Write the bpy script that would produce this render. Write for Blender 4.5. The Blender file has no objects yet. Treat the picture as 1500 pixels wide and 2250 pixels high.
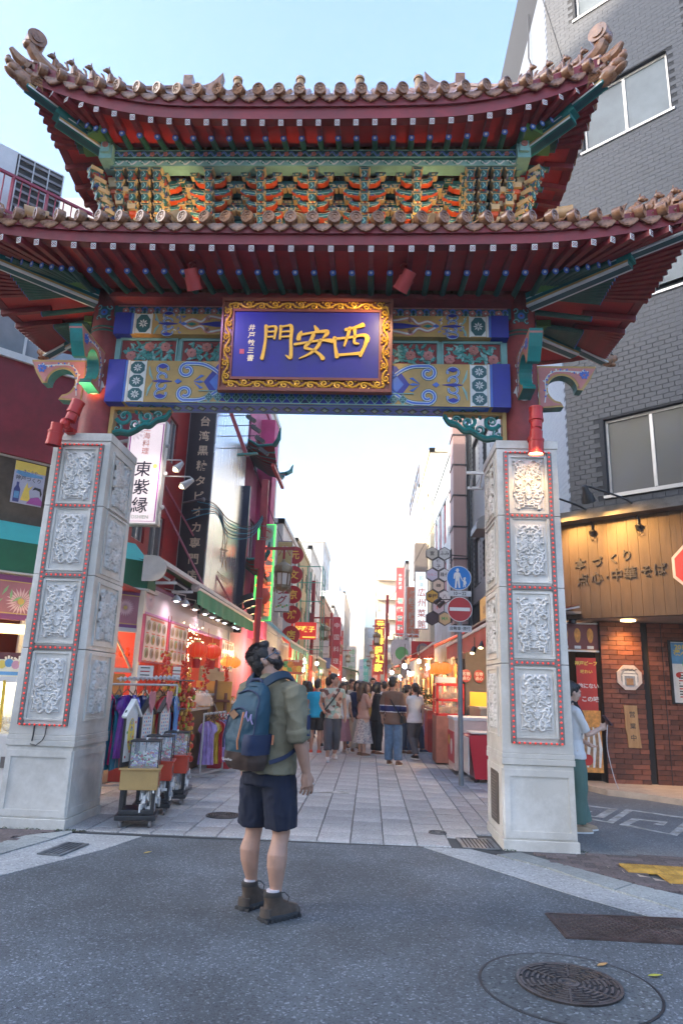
import bpy, math, random
import numpy as np
from mathutils import Vector, Matrix, noise
SC = bpy.context.scene
COL = SC.collection
R = math.radians
rng = random.Random(7)
# ------------------------------------------------------------------ camera
def cam_axes(pitch, yaw, roll):
 p, y, r = R(pitch), R(yaw), R(roll)
 f = Vector((-math.sin(y)*math.cos(p), math.cos(y)*math.cos(p), math.sin(p)))
 r0 = Vector((math.cos(y), math.sin(y), 0)); u0 = r0.cross(f)
 u = u0*math.cos(r) - r0*math.sin(r); rr = r0*math.cos(r) + u0*math.sin(r)
 return rr, u, f
_r, _u, _f = cam_axes(14.4, 2.75, 1.97)
cd = bpy.data.cameras.new('camera'); cam = bpy.data.objects.new('camera', cd); COL.objects.link(cam)
mw = Matrix.Identity(4)
for i in range(3):
 mw[i][0] = _r[i]; mw[i][1] = _u[i]; mw[i][2] = -_f[i]
mw[0][3], mw[1][3], mw[2][3] = 0, 0, 1.5
cam.matrix_world = mw
cd.sensor_fit = 'VERTICAL'; cd.sensor_height = 36; cd.lens = 24
cd.clip_start = .05; cd.clip_end = 3000
cd.dof.use_dof = True; cd.dof.focus_distance = 6.2; cd.dof.aperture_fstop = 5.6
SC.camera = cam
# ------------------------------------------------------------------ sky, sun, exposure
SUN_EL, SUN_AZ = R(20), R(240)          # azimuth clockwise from +Y: behind the camera, to the left
w = bpy.data.worlds.new('World'); SC.world = w; w.use_nodes = True
nt = w.node_tree; bg = nt.nodes['Background']
sky = nt.nodes.new('ShaderNodeTexSky'); sky.sky_type = 'NISHITA'; sky.sun_disc = False
sky.sun_elevation = SUN_EL; sky.sun_rotation = SUN_AZ
sky.air_density = 1.0; sky.dust_density = 6.5; sky.ozone_density = 4.4
nt.links.new(sky.outputs[0], bg.inputs[0]); bg.inputs[1].default_value = 0.15
sl = bpy.data.lights.new('sun', 'SUN'); sl.energy = 2.2; sl.angle = R(.5); sl.color = (1, .86, .68)
sun = bpy.data.objects.new('sun', sl); COL.objects.link(sun)
sdir = Vector((math.sin(SUN_AZ)*math.cos(SUN_EL), math.cos(SUN_AZ)*math.cos(SUN_EL), math.sin(SUN_EL)))
sun.rotation_euler = sdir.to_track_quat('Z', 'Y').to_euler()
SC.view_settings.view_transform = 'Standard'; SC.view_settings.look = 'None'
SC.view_settings.gamma = 1; SC.view_settings.use_curve_mapping = False
SC.view_settings.exposure = 2.65
try:
 SC.cycles.max_bounces = 6; SC.cycles.diffuse_bounces = 3; SC.cycles.glossy_bounces = 3
 SC.cycles.use_denoising = True; SC.cycles.sample_clamp_indirect = 6
 SC.cycles.transparent_max_bounces = 8
except Exception:
 pass
# ------------------------------------------------------------------ mesh helpers
class MB:
 """collects faces (with a material slot each) and links them as one mesh object"""
 def __init__(s, T=None):
  s.v = []; s.f = []; s.m = []; s.sm = []; s.T = T
 def add(s, vs, fs, mi=0, smooth=False, T=None):
  o = len(s.v)
  T = T if T is not None else s.T
  if T is not None:
   vs = [T @ Vector(p) for p in vs]
  s.v.extend([tuple(p) for p in vs])
  for f in fs:
   s.f.append(tuple(i+o for i in f)); s.m.append(mi); s.sm.append(smooth)
 def box(s, c, d, mi=0, rz=0, M=None, taper=1.0):
  x, y, z = d[0]/2, d[1]/2, d[2]/2; t = taper
  vs = [(-x,-y,-z),(x,-y,-z),(x,y,-z),(-x,y,-z),(-x*t,-y*t,z),(x*t,-y*t,z),(x*t,y*t,z),(-x*t,y*t,z)]
  m = Matrix.Translation(c) @ (M if M is not None else Matrix.Rotation(rz, 4, 'Z'))
  s.add([m @ Vector(p) for p in vs], [(0,3,2,1),(4,5,6,7),(0,1,5,4),(1,2,6,5),(2,3,7,6),(3,0,4,7)], mi)
 def box2(s, a, b, mi=0):
  s.box(((a[0]+b[0])/2, (a[1]+b[1])/2, (a[2]+b[2])/2), (abs(b[0]-a[0]), abs(b[1]-a[1]), abs(b[2]-a[2])), mi)
 def beam(s, p0, p1, w, h, mi=0, up=(0,0,1)):
  p0, p1 = Vector(p0), Vector(p1); d = p1-p0; L = d.length
  if L < 1e-6: return
  d.normalize(); sd = d.cross(Vector(up))
  if sd.length < 1e-4: sd = d.cross(Vector((1,0,0)))
  sd.normalize(); uu = sd.cross(d)
  vs = []
  for q in (p0, p1):
   for a, b in ((-1,-1),(1,-1),(1,1),(-1,1)):
    vs.append(q + sd*(a*w/2) + uu*(b*h/2))
  s.add(vs, [(0,3,2,1),(4,5,6,7),(0,1,5,4),(1,2,6,5),(2,3,7,6),(3,0,4,7)], mi)
 def cyl(s, p0, p1, r0, r1=None, n=12, mi=0, caps=True, smooth=True, mc=None):
  s.tube([p0, p1], [r0, r0 if r1 is None else r1], n, mi, caps, smooth, mc)
 def tube(s, pts, r, n=6, mi=0, caps=True, smooth=True, mc=None):
  pts = [Vector(p) for p in pts]; k = len(pts)
  if not hasattr(r, '__len__'): r = [r]*k
  vs = []; ref = None
  for i in range(k):
   t = (pts[min(i+1, k-1)]-pts[max(i-1, 0)])
   if t.length < 1e-9: t = Vector((0,0,1))
   t.normalize()
   if ref is None:
    ref = Vector((0,0,1)) if abs(t.z) < .9 else Vector((1,0,0))
   a = t.cross(ref)
   if a.length < 1e-4: a = t.cross(Vector((.3,.5,.8)))
   a.normalize(); b = a.cross(t); ref = b
   for j in range(n):
    th = 2*math.pi*j/n
    vs.append(pts[i] + a*(math.cos(th)*r[i]) + b*(math.sin(th)*r[i]))
  fs = []
  for i in range(k-1):
   for j in range(n):
    fs.append((i*n+j, (i+1)*n+j, (i+1)*n+(j+1) % n, i*n+(j+1) % n))
  s.add(vs, fs, mi, smooth)
  if caps:
   o = len(s.v)-len(vs)
   s.f.append(tuple(o+j for j in range(n))); s.m.append(mi if mc is None else mc); s.sm.append(False)
   s.f.append(tuple(o+(k-1)*n+j for j in reversed(range(n)))); s.m.append(mi if mc is None else mc); s.sm.append(False)
 def loft(s, secs, n=16, mi=0, caps=True, smooth=True, p=2.0):
  """secs: list of (x,y,z,rx,ry[,rot]) horizontal super-ellipse sections"""
  vs = []
  for q in secs:
   x, y, z, rx, ry = q[:5]; ro = q[5] if len(q) > 5 else 0
   for j in range(n):
    th = 2*math.pi*j/n; c, sn = math.cos(th), math.sin(th)
    a = math.copysign(abs(c)**(2/p), c)*rx; b = math.copysign(abs(sn)**(2/p), sn)*ry
    vs.append((x+a*math.cos(ro)-b*math.sin(ro), y+a*math.sin(ro)+b*math.cos(ro), z))
  k = len(secs); fs = []
  for i in range(k-1):
   for j in range(n):
    fs.append((i*n+j, i*n+(j+1) % n, (i+1)*n+(j+1) % n, (i+1)*n+j))
  if caps:
   fs.append(tuple(reversed(range(n)))); fs.append(tuple((k-1)*n+j for j in range(n)))
  s.add(vs, fs, mi, smooth)
 def lathe(s, prof, n=16, o=(0,0,0), mi=0, M=None, smooth=True):
  vs = []
  m = Matrix.Translation(o) @ (M if M is not None else Matrix.Identity(4))
  for r, z in prof:
   for j in range(n):
    th = 2*math.pi*j/n
    vs.append(m @ Vector((math.cos(th)*r, math.sin(th)*r, z)))
  fs = []; k = len(prof)
  for i in range(k-1):
   for j in range(n):
    fs.append((i*n+j, i*n+(j+1) % n, (i+1)*n+(j+1) % n, (i+1)*n+j))
  if prof[0][0] > 1e-5: fs.append(tuple(reversed(range(n))))
  if prof[-1][0] > 1e-5: fs.append(tuple((k-1)*n+j for j in range(n)))
  s.add(vs, fs, mi, smooth)
 def ell(s, c, r, nu=10, nv=7, mi=0, M=None, smooth=True):
  if not hasattr(r, '__len__'): r = (r, r, r)
  vs = []; m = Matrix.Translation(c) @ (M if M is not None else Matrix.Identity(4))
  vs.append(m @ Vector((0,0,-r[2])))
  for i in range(1, nv):
   ph = -math.pi/2+math.pi*i/nv
   for j in range(nu):
    th = 2*math.pi*j/nu
    vs.append(m @ Vector((r[0]*math.cos(ph)*math.cos(th), r[1]*math.cos(ph)*math.sin(th), r[2]*math.sin(ph))))
  vs.append(m @ Vector((0,0,r[2]))); fs = []
  for j in range(nu): fs.append((0, 1+(j+1) % nu, 1+j))
  for i in range(nv-2):
   for j in range(nu):
    a = 1+i*nu; b = a+nu
    fs.append((a+j, a+(j+1) % nu, b+(j+1) % nu, b+j))
  e = len(vs)-1; a = 1+(nv-2)*nu
  for j in range(nu): fs.append((a+j, a+(j+1) % nu, e))
  s.add(vs, fs, mi, smooth)
 def prism(s, poly, F, d0, d1, mi=0, mside=None, smooth=False):
  """2-D outline in frame F (columns: right, up, normal, origin) between normal offsets d0 and d1"""
  n = len(poly); vs = [F @ Vector((x, y, d0)) for x, y in poly]+[F @ Vector((x, y, d1)) for x, y in poly]
  s.add(vs, [tuple(reversed(range(n))), tuple(range(n, 2*n))], mi)
  s.add(vs, [(i, (i+1) % n, n+(i+1) % n, n+i) for i in range(n)], mi if mside is None else mside, smooth)
 def strip(s, pts, w, F, d0, d1, mi=0, closed=False):
  """flat ribbon of width w (number or list) following a 2-D path in frame F"""
  k = len(pts); L = []; Rr = []
  for i in range(k):
   a = pts[(i-1) % k] if (closed or i > 0) else pts[i]; b = pts[(i+1) % k] if (closed or i < k-1) else pts[i]
   dx, dy = b[0]-a[0], b[1]-a[1]; l = math.hypot(dx, dy) or 1
   ww = (w[i] if hasattr(w, '__len__') else w)/2
   L.append((pts[i][0]-dy/l*ww, pts[i][1]+dx/l*ww)); Rr.append((pts[i][0]+dy/l*ww, pts[i][1]-dx/l*ww))
  vs = [F @ Vector((x, y, d1)) for x, y in L]+[F @ Vector((x, y, d1)) for x, y in Rr]
  vs += [F @ Vector((x, y, d0)) for x, y in L]+[F @ Vector((x, y, d0)) for x, y in Rr]
  fs = []
  for i in range(k if closed else k-1):
   j = (i+1) % k
   fs += [(k+i, k+j, j, i), (i, j, 2*k+j, 2*k+i), (3*k+i, 3*k+j, k+j, k+i)]
  s.add(vs, fs, mi)
 def grid(s, P, mi=0, smooth=True):
  nu, nv = len(P), len(P[0]); vs = [p for row in P for p in row]; fs = []
  for i in range(nu-1):
   for j in range(nv-1):
    fs.append((i*nv+j, (i+1)*nv+j, (i+1)*nv+j+1, i*nv+j+1))
  s.add(vs, fs, mi, smooth)
 def mesh(s, name, mats, sharp=35):
  me = bpy.data.meshes.new(name); me.from_pydata(s.v, [], s.f)
  for m in (mats if isinstance(mats, (list, tuple)) else [mats]): me.materials.append(m)
  me.polygons.foreach_set('material_index', s.m)
  me.polygons.foreach_set('use_smooth', s.sm)
  me.update()
  if any(s.sm): me.set_sharp_from_angle(angle=R(sharp))
  return me
 def build(s, name, mats, parent=None, kind=None, label=None, bevel=0, sharp=35):
  o = link(name, s.mesh(name, mats, sharp), parent)
  if kind: o['kind'] = kind
  if label: o['label'] = label
  if bevel:
   b = o.modifiers.new('bevel', 'BEVEL'); b.width = bevel; b.segments = 2; b.limit_method = 'ANGLE'
  return o
def link(name, me, parent=None, loc=None, rz=0, M=None):
 o = bpy.data.objects.new(name, me); COL.objects.link(o)
 if parent is not None: o.parent = parent
 if M is not None: o.matrix_local = M
 else:
  if loc is not None: o.location = loc
  if rz: o.rotation_euler = (0, 0, rz)
 return o
def tag(o, label, cat, group=None):
 o['label'] = label; o['category'] = cat
 if group: o['group'] = group
 return o
def thing(name, label, cat, loc=(0,0,0), rz=0, group=None):
 o = bpy.data.objects.new(name, None); COL.objects.link(o); o.empty_display_size = .1
 o.location = loc; o.rotation_euler = (0, 0, rz)
 return tag(o, label, cat, group)
def struct(name, mb, mats):
 return mb.build(name, mats, kind='structure')
KIDS = {}
def children(o): return [c for c in o.children]
def copy_tree(o, parent=None, label=None, loc=None, rz=None, group=None):
 c = o.copy(); COL.objects.link(c); c.parent = parent
 if label: c['label'] = label
 if group: c['group'] = group
 if loc is not None: c.location = loc
 if rz is not None: c.rotation_euler = (0, 0, rz)
 for ch in list(o.children): copy_tree(ch, c)
 return c
def frame(o, right, up):
 r = Vector(right).normalized(); u = Vector(up).normalized(); n = r.cross(u).normalized(); u = n.cross(r)
 m = Matrix.Identity(4)
 for i in range(3):
  m[i][0] = r[i]; m[i][1] = u[i]; m[i][2] = n[i]; m[i][3] = o[i]
 return m
FR = lambda o: frame(o, (1,0,0), (0,0,1))        # a plane that faces the camera side (-Y)
def rect(x0, y0, x1, y1): return [(x0,y0),(x1,y0),(x1,y1),(x0,y1)]
def ngon(n, r, cx=0, cy=0, rot=0): return [(cx+r*math.cos(2*math.pi*i/n+rot), cy+r*math.sin(2*math.pi*i/n+rot)) for i in range(n)]
def arc(cx, cy, r, a0, a1, n=10): return [(cx+r*math.cos(R(a0+(a1-a0)*i/n)), cy+r*math.sin(R(a0+(a1-a0)*i/n))) for i in range(n+1)]
def spiral(cx, cy, r, a0, turns, n=18, shrink=.25):
 return [(cx+r*(1-(1-shrink)*i/n)*math.cos(R(a0+360*turns*i/n)), cy+r*(1-(1-shrink)*i/n)*math.sin(R(a0+360*turns*i/n))) for i in range(n+1)]
def lerp(a, b, t): return a+(b-a)*t
def smooth_path(pts, n=4):
 """Catmull-Rom through 2-D or 3-D points"""
 P = [np.array(p, float) for p in pts]; out = []
 for i in range(len(P)-1):
  p0 = P[max(i-1,0)]; p1 = P[i]; p2 = P[i+1]; p3 = P[min(i+2,len(P)-1)]
  for k in range(n):
   t = k/n
   out.append(tuple(.5*((2*p1)+(-p0+p2)*t+(2*p0-5*p1+4*p2-p3)*t*t+(-p0+3*p1-3*p2+p3)*t**3)))
 out.append(tuple(P[-1])); return out
# ------------------------------------------------------------------ writing
_tc = {}
def glyphs(txt, bold=0.0):
 k = (txt, bold)
 if k not in _tc:
  cu = bpy.data.curves.new('lettering', 'FONT'); cu.body = txt; cu.size = 1; cu.align_x = 'CENTER'; cu.align_y = 'CENTER'
  cu.resolution_u = 2; cu.offset = bold; cu.fill_mode = 'FRONT'
  ob = bpy.data.objects.new('lettering', cu)
  me = bpy.data.meshes.new_from_object(ob)
  vs = [tuple(v.co) for v in me.vertices]; fs = [tuple(p.vertices) for p in me.polygons]
  if vs and len(txt) == 1:
   xs = [v[0] for v in vs]; ys = [v[1] for v in vs]; cx, cy = (min(xs)+max(xs))/2, (min(ys)+max(ys))/2
   vs = [(v[0]-cx, v[1]-cy, 0) for v in vs]
  bpy.data.objects.remove(ob); bpy.data.curves.remove(cu); bpy.data.meshes.remove(me)
  _tc[k] = (vs, fs)
 return _tc[k]
def write(mb, txt, F, x=0, y=0, size=.1, mi=0, d=.003, vertical=False, pitch=1.15, bold=0.0, sx=1.0, skew=0.0, thick=0):
 """letters laid on frame F, centred at x,y"""
 if vertical:
  n = len(txt)
  for i, ch in enumerate(txt):
   if ch != ' ': write(mb, ch, F, x, y+(n-1)/2*size*pitch-i*size*pitch, size, mi, d, False, 1, bold, sx, skew, thick)
  return
 vs, fs = glyphs(txt, bold)
 P = [F @ Vector((x+v[0]*size*sx+skew*v[1]*size, y+v[1]*size, d+thick)) for v in vs]
 mb.add(P, fs, mi)
 if thick:
  from collections import Counter
  ec = Counter()
  for f in fs:
   for a, b in zip(f, f[1:]+f[:1]): ec[(a, b)] += 1
  Q = [F @ Vector((x+v[0]*size*sx+skew*v[1]*size, y+v[1]*size, d)) for v in vs]; n = len(vs)
  mb.add(P+Q, [(b, a, n+a, n+b) for a, b in ec if (b, a) not in ec], mi)
# ------------------------------------------------------------------ materials
MATS = {}
def M(name, col, rough=.55, metal=0.0, var=.12, scale=5.0, bump=.0, bscale=60.0, emit=None, es=0.0, rand=0.0, dirt=0.0, spec=.5, col2=None, stretch=None, coat=0.0):
 if name in MATS: return MATS[name]
 m = bpy.data.materials.new(name); m.use_nodes = True; t = m.node_tree; N = t.nodes; L = t.links
 b = N['Principled BSDF']; b.inputs['Roughness'].default_value = rough; b.inputs['Metallic'].default_value = metal
 b.inputs['Specular IOR Level'].default_value = spec
 if coat: b.inputs['Coat Weight'].default_value = coat; b.inputs['Coat Roughness'].default_value = .08
 c1 = tuple(min(1, c*(1-var)) for c in col[:3])+(1,); c2 = (tuple(col2[:3]) if col2 else tuple(min(1, c*(1+var)) for c in col[:3]))+(1,)
 tc = N.new('ShaderNodeTexCoord'); src = tc.outputs['Object']
 if stretch:
  mp = N.new('ShaderNodeMapping'); mp.inputs['Scale'].default_value = stretch; L.new(src, mp.inputs[0]); src = mp.outputs[0]
 nz = N.new('ShaderNodeTexNoise'); nz.inputs['Scale'].default_value = scale; nz.inputs['Detail'].default_value = 5; nz.inputs['Roughness'].default_value = .6
 L.new(src, nz.inputs['Vector'])
 rp = N.new('ShaderNodeValToRGB'); rp.color_ramp.elements[0].position = .3; rp.color_ramp.elements[1].position = .7
 rp.color_ramp.elements[0].color = c1; rp.color_ramp.elements[1].color = c2
 L.new(nz.outputs['Fac'], rp.inputs[0]); out = rp.outputs[0]
 if rand:
  oi = N.new('ShaderNodeObjectInfo'); mr = N.new('ShaderNodeMapRange'); mr.inputs[3].default_value = 1-rand; mr.inputs[4].default_value = 1+rand
  L.new(oi.outputs['Random'], mr.inputs[0])
  mx = N.new('ShaderNodeMix'); mx.data_type = 'RGBA'; mx.blend_type = 'MULTIPLY'; mx.inputs[0].default_value = 1
  L.new(out, mx.inputs[6]); L.new(mr.outputs[0], mx.inputs[7]); out = mx.outputs[2]
 if dirt:
  n2 = N.new('ShaderNodeTexNoise'); n2.inputs['Scale'].default_value = scale*.35+.6; n2.inputs['Detail'].default_value = 8; n2.inputs['Roughness'].default_value = .7
  L.new(tc.outputs['Object'], n2.inputs['Vector'])
  r2 = N.new('ShaderNodeValToRGB'); r2.color_ramp.elements[0].position = .42; r2.color_ramp.elements[1].position = .62
  r2.color_ramp.elements[0].color = (1-dirt, 1-dirt*1.05, 1-dirt*1.15, 1); r2.color_ramp.elements[1].color = (1,1,1,1)
  L.new(n2.outputs['Fac'], r2.inputs[0])
  mx = N.new('ShaderNodeMix'); mx.data_type = 'RGBA'; mx.blend_type = 'MULTIPLY'; mx.inputs[0].default_value = 1
  L.new(out, mx.inputs[6]); L.new(r2.outputs[0], mx.inputs[7]); out = mx.outputs[2]
 L.new(out, b.inputs['Base Color'])
 # roughness breaks up with the same noise
 rr = N.new('ShaderNodeMapRange'); rr.inputs[3].default_value = max(0, rough-.08); rr.inputs[4].default_value = min(1, rough+.1)
 L.new(nz.outputs['Fac'], rr.inputs[0]); L.new(rr.outputs[0], b.inputs['Roughness'])
 if bump:
  n3 = N.new('ShaderNodeTexNoise'); n3.inputs['Scale'].default_value = bscale; n3.inputs['Detail'].default_value = 4
  L.new(src, n3.inputs['Vector'])
  bp = N.new('ShaderNodeBump'); bp.inputs['Strength'].default_value = bump; bp.inputs['Distance'].default_value = .02
  L.new(n3.outputs['Fac'], bp.inputs['Height']); L.new(bp.outputs[0], b.inputs['Normal'])
 if emit:
  b.inputs['Emission Color'].default_value = tuple(emit[:3])+(1,); b.inputs['Emission Strength'].default_value = es
 MATS[name] = m; return m
def nodes(m): return m.node_tree.nodes, m.node_tree.links, m.node_tree.nodes['Principled BSDF']
def M_speckle(name, base, light, dark, scale, rough=.85, bump=.35, rand=0, big=.25, dirt=0):
 """stone or asphalt: fine light and dark grains over a slow variation"""
 m = M(name, base, rough, var=big, scale=.9, bump=bump, bscale=scale*1.2, rand=rand, dirt=dirt)
 N, L, b = nodes(m); src = b.inputs['Base Color'].links[0].from_socket
 tc = N.new('ShaderNodeTexCoord')
 v = N.new('ShaderNodeTexVoronoi'); v.inputs['Scale'].default_value = scale
 oi = N.new('ShaderNodeObjectInfo'); ad = N.new('ShaderNodeVectorMath'); ad.operation = 'ADD'
 sc = N.new('ShaderNodeVectorMath'); sc.operation = 'SCALE'; L.new(oi.outputs['Location'], sc.inputs[0]); sc.inputs['Scale'].default_value = 1
 L.new(tc.outputs['Object'], ad.inputs[0]); L.new(sc.outputs[0], ad.inputs[1])
 L.new(ad.outputs[0], v.inputs['Vector'])
 sp = N.new('ShaderNodeSeparateColor'); L.new(v.outputs['Color'], sp.inputs[0])
 rp = N.new('ShaderNodeValToRGB'); e = rp.color_ramp.elements
 e[0].position = 0; e[0].color = tuple(dark)+(1,); e[1].position = 1; e[1].color = tuple(light)+(1,)
 a = rp.color_ramp.elements.new(.22); a.color = (1,1,1,1); a = rp.color_ramp.elements.new(.84); a.color = (1,1,1,1)
 L.new(sp.outputs[0], rp.inputs[0])
 mx = N.new('ShaderNodeMix'); mx.data_type = 'RGBA'; mx.blend_type = 'MULTIPLY'; mx.inputs[0].default_value = 1
 L.new(src, mx.inputs[6]); L.new(rp.outputs[0], mx.inputs[7]); L.new(mx.outputs[2], b.inputs['Base Color'])
 return m
def M_cells(name, cols, scale, rough=.8, stretch=None, rand_pick='voronoi'):
 """printed patterns, mixed goods: small cells of several colours"""
 if name in MATS: return MATS[name]
 m = M(name, cols[0], rough); N, L, b = nodes(m); tc = N.new('ShaderNodeTexCoord'); src = tc.outputs['Object']
 if stretch:
  mp = N.new('ShaderNodeMapping'); mp.inputs['Scale'].default_value = stretch; L.new(src, mp.inputs[0]); src = mp.outputs[0]
 nz = N.new('ShaderNodeTexNoise'); nz.inputs['Scale'].default_value = scale*.8; L.new(src, nz.inputs['Vector'])
 mxv = N.new('ShaderNodeMix'); mxv.data_type = 'RGBA'; mxv.inputs[0].default_value = .06; L.new(src, mxv.inputs[6]); L.new(nz.outputs['Color'], mxv.inputs[7])
 v = N.new('ShaderNodeTexVoronoi'); v.inputs['Scale'].default_value = scale; L.new(mxv.outputs[2], v.inputs['Vector'])
 sp = N.new('ShaderNodeSeparateColor'); L.new(v.outputs['Color'], sp.inputs[0])
 rp = N.new('ShaderNodeValToRGB'); rp.color_ramp.interpolation = 'CONSTANT'; n = len(cols)
 rp.color_ramp.elements[0].color = tuple(cols[0])+(1,); rp.color_ramp.elements[0].position = 0
 rp.color_ramp.elements[1].color = tuple(cols[1])+(1,); rp.color_ramp.elements[1].position = 1/n
 for i in range(2, n):
  e = rp.color_ramp.elements.new(i/n); e.color = tuple(cols[i])+(1,)
 L.new(sp.outputs[0], rp.inputs[0]); L.new(rp.outputs[0], b.inputs['Base Color'])
 return m
def M_glow(name, col, es, base=None):
 return M(name, base or col, .5, var=.03, emit=col, es=es)
def M_wood(name, a, b2, scale=3, stretch=(1,1,12), rough=.5):
 return M(name, a, rough, col2=b2, var=.1, scale=scale, stretch=stretch, bump=.15, bscale=scale*4)
def M_glass(name, col=(.02,.025,.03), rough=.06, var=.4):
 return M(name, col, rough, var=var, scale=.7, spec=.9)
def M_clear(name, col=(.9,.95,1), alpha=.22):
 if name in MATS: return MATS[name]
 m = M(name, col, .05, var=.02); N, L, b = nodes(m); b.inputs['Alpha'].default_value = alpha; return m
# ================================================================== GROUND
m_asph = M_speckle('asphalt', (.105,.117,.126), (2.5,2.5,2.5), (.5,.5,.5), 92, .8, .55, big=.22, dirt=.22)
m_conc = M_speckle('gutter_concrete', (.33,.335,.325), (1.5,1.5,1.5), (.6,.6,.6), 70, .85, .3)
m_slab = M_speckle('granite_slab', (.34,.335,.325), (1.45,1.45,1.45), (.6,.6,.6), 80, .65, .25, rand=.16)
m_slabd = M_speckle('dark_granite', (.22,.24,.265), (1.5,1.5,1.5), (.6,.6,.6), 80, .6, .25, rand=.2)
m_joint = M('joint_mortar', (.07,.07,.07), .95)
m_kerb = M_speckle('kerb_stone', (.27,.285,.27), (1.3,1.3,1.3), (.7,.7,.7), 70, .85, .3, rand=.08)
m_paver = M_speckle('brown_paver', (.12,.095,.09), (1.5,1.4,1.4), (.6,.6,.6), 70, .85, .35, rand=.3)
m_side = M_speckle('side_pavement', (.14,.145,.145), (1.9,1.9,1.9), (.55,.55,.55), 85, .85, .4)
m_paint = M('road_paint', (.5,.5,.47), .8, var=.25, scale=12, dirt=.5, bump=.2)
m_yellow = M('tactile_yellow', (.5,.29,.05), .7, var=.15, dirt=.4, rand=.1)
m_cream = M('cream_stone', (.42,.33,.25), .8, var=.15, rand=.1)
m_iron = M('cast_iron', (.105,.09,.088), .5, metal=.35, var=.35, scale=9, dirt=.3, bump=.2)
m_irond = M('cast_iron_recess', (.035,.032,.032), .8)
m_steel = M('grate_steel', (.2,.215,.23), .5, metal=.5, var=.2, dirt=.3)
def sheet(name, pts, z, mat, kind='structure', th=0.0):
 b = MB()
 if th: b.prism(pts, Matrix.Identity(4), z-th, z)
 else: b.add([(x, y, z) for x, y in pts], [tuple(range(len(pts)))])
 return b.build(name, mat, kind=kind)
# one base sheet to the horizon, everything else lies on it
sheet('ground', [(-900,-900),(900,-900),(900,900),(-900,900)], -.06, m_conc)
LA = [(-2.22,7.28),(-2.37,6.7),(-2.58,6.22),(-2.82,5.71),(-3.5,4.7),(-5,3.6),(-8,2.8),(-60,2.5)]
RA = [(.57,7.37),(.83,6.99),(1.37,6.24),(1.66,5.86),(2.4,5.05),(3.6,4.2),(6,3.5),(60,3.2)]
b = MB(); pts = list(reversed(LA))+RA+[(60,-60),(-60,-60)]
b.prism(pts, Matrix.Identity(4), -.055, 0.0); struct('road', b, m_asph)
# gutters of pale concrete
LG = [(-2.92,7.28),(-2.98,6.95),(-3.1,6.5),(-3.2,6.1),(-3.8,5.1),(-5.2,4.05),(-8.1,3.22),(-60,2.95)]
RG = [(1.02,7.37),(1.24,7.15),(1.61,6.72),(1.98,6.08),(2.31,5.62),(2.75,5.3),(3.8,4.62),(6.1,3.95),(60,3.65)]
b = MB()
b.prism(LA+list(reversed(LG)), Matrix.Identity(4), -.05, .004)
b.prism(RA+list(reversed(RG)), Matrix.Identity(4), -.05, .004)
struct('gutter', b, m_conc)
# pavement bases, with the joints' dark mortar
b = MB()
b.prism([(-2.2,7.37),(.57,7.37),(1.02,7.37),(1.35,7.3),(2.05,7.3),(2.05,60),(-3.9,60),(-3.9,7.6),(-3.0,7.4),(-2.9,7.34)], Matrix.Identity(4), -.05, 0.0)
pave = struct('pavement', b, m_joint)
b = MB(); kl = [(x-.3, y+.1) for x, y in LG]; kl[0] = (-2.96,7.34)
b.prism(kl+[(-60,30),(-3.92,30),(-3.92,7.6),(-3.02,7.42)], Matrix.Identity(4), -.05, .0)
kr = [(1.3,7.32),(1.49,7.28),(1.81,6.82),(2.2,6.3),(2.55,5.95),(3.0,5.6),(4.0,4.9),(6.2,4.25),(60,3.95)]
side_l = struct('side_pavement', b, m_joint)
b = MB(); b.prism([(2.06,7.32),(1.49,7.31)]+kr[2:]+[(60,30),(2.06,30)], Matrix.Identity(4), -.05, 0.0)
side_r = struct('side_pavement', b, m_joint)
# granite slabs of the shopping street: each slab a piece, later ones joined
def slab_mesh(sx, sy, seed, mat):
 r = random.Random(seed); b = MB(); h = .012
 x, y = sx/2, sy/2; e = .006
 dz = [r.uniform(-.0018,.0018) for _ in range(4)]
 vs = [(-x,-y,0),(x,-y,0),(x,y,0),(-x,y,0),(-x+e,-y+e,h+dz[0]),(x-e,-y+e,h+dz[1]),(x-e,y-e,h+dz[2]),(-x+e,y-e,h+dz[3])]
 b.add(vs, [(4,5,6,7),(0,1,5,4),(1,2,6,5),(2,3,7,6),(3,0,4,7)])
 return b.mesh('paving_slab', mat)
cols = []
x = -3.84
while x < .95:
 cols.append((x, .33, 0)); x += .335
while x < 2.0:
 cols.append((x, .215, 1)); x += .22
sm = {(k, i): slab_mesh((.328 if k == 0 else .214), .442, i*7+k, m_slab if k == 0 else m_slabd) for k in (0,1) for i in range(4)}
sm1 = {(k, i): slab_mesh((.328 if k == 0 else .214), .195, i*7+k, m_slab if k == 0 else m_slabd) for k in (0,1) for i in range(4)}
far = MB(); n = 0
drain = (.93, 1.31, 7.37, 7.88)
for ci, (cx, cw, k) in enumerate(cols):
 xc = cx+cw/2
 y = 7.40 if k == 0 else 7.40; first = True
 while y < 50:
  L = .445
  if first and ci % 2: L = .2
  first = False
  yc = y+L/2; i = rng.randrange(4)
  skip = (xc < -3.1 and yc < 8.4) or (xc > 1.36 and yc < 8.4) or (.9 < xc < 1.36 and yc < 7.95) \
   or math.hypot(xc+1.66, yc-8.5) < .22
  if not skip:
   if yc < 13.4 and n < 292:
    me = (sm if L > .3 else sm1)[(k, i)]
    o = link('paving_slab', me, pave, (xc, yc, .001)); n += 1
    o.rotation_euler = (rng.uniform(-.002,.002), rng.uniform(-.003,.003), rng.uniform(-.004,.004))
   else:
    far.box((xc, yc, .006), (cw-.008, L-.008, .013), k)
  y += L+.005
  if k == 0 and yc > 7.5 and rng.random() < .05: y += 0
far.build('paving_slabs_far', [m_slab, m_slabd], pave, kind='stuff')
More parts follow.
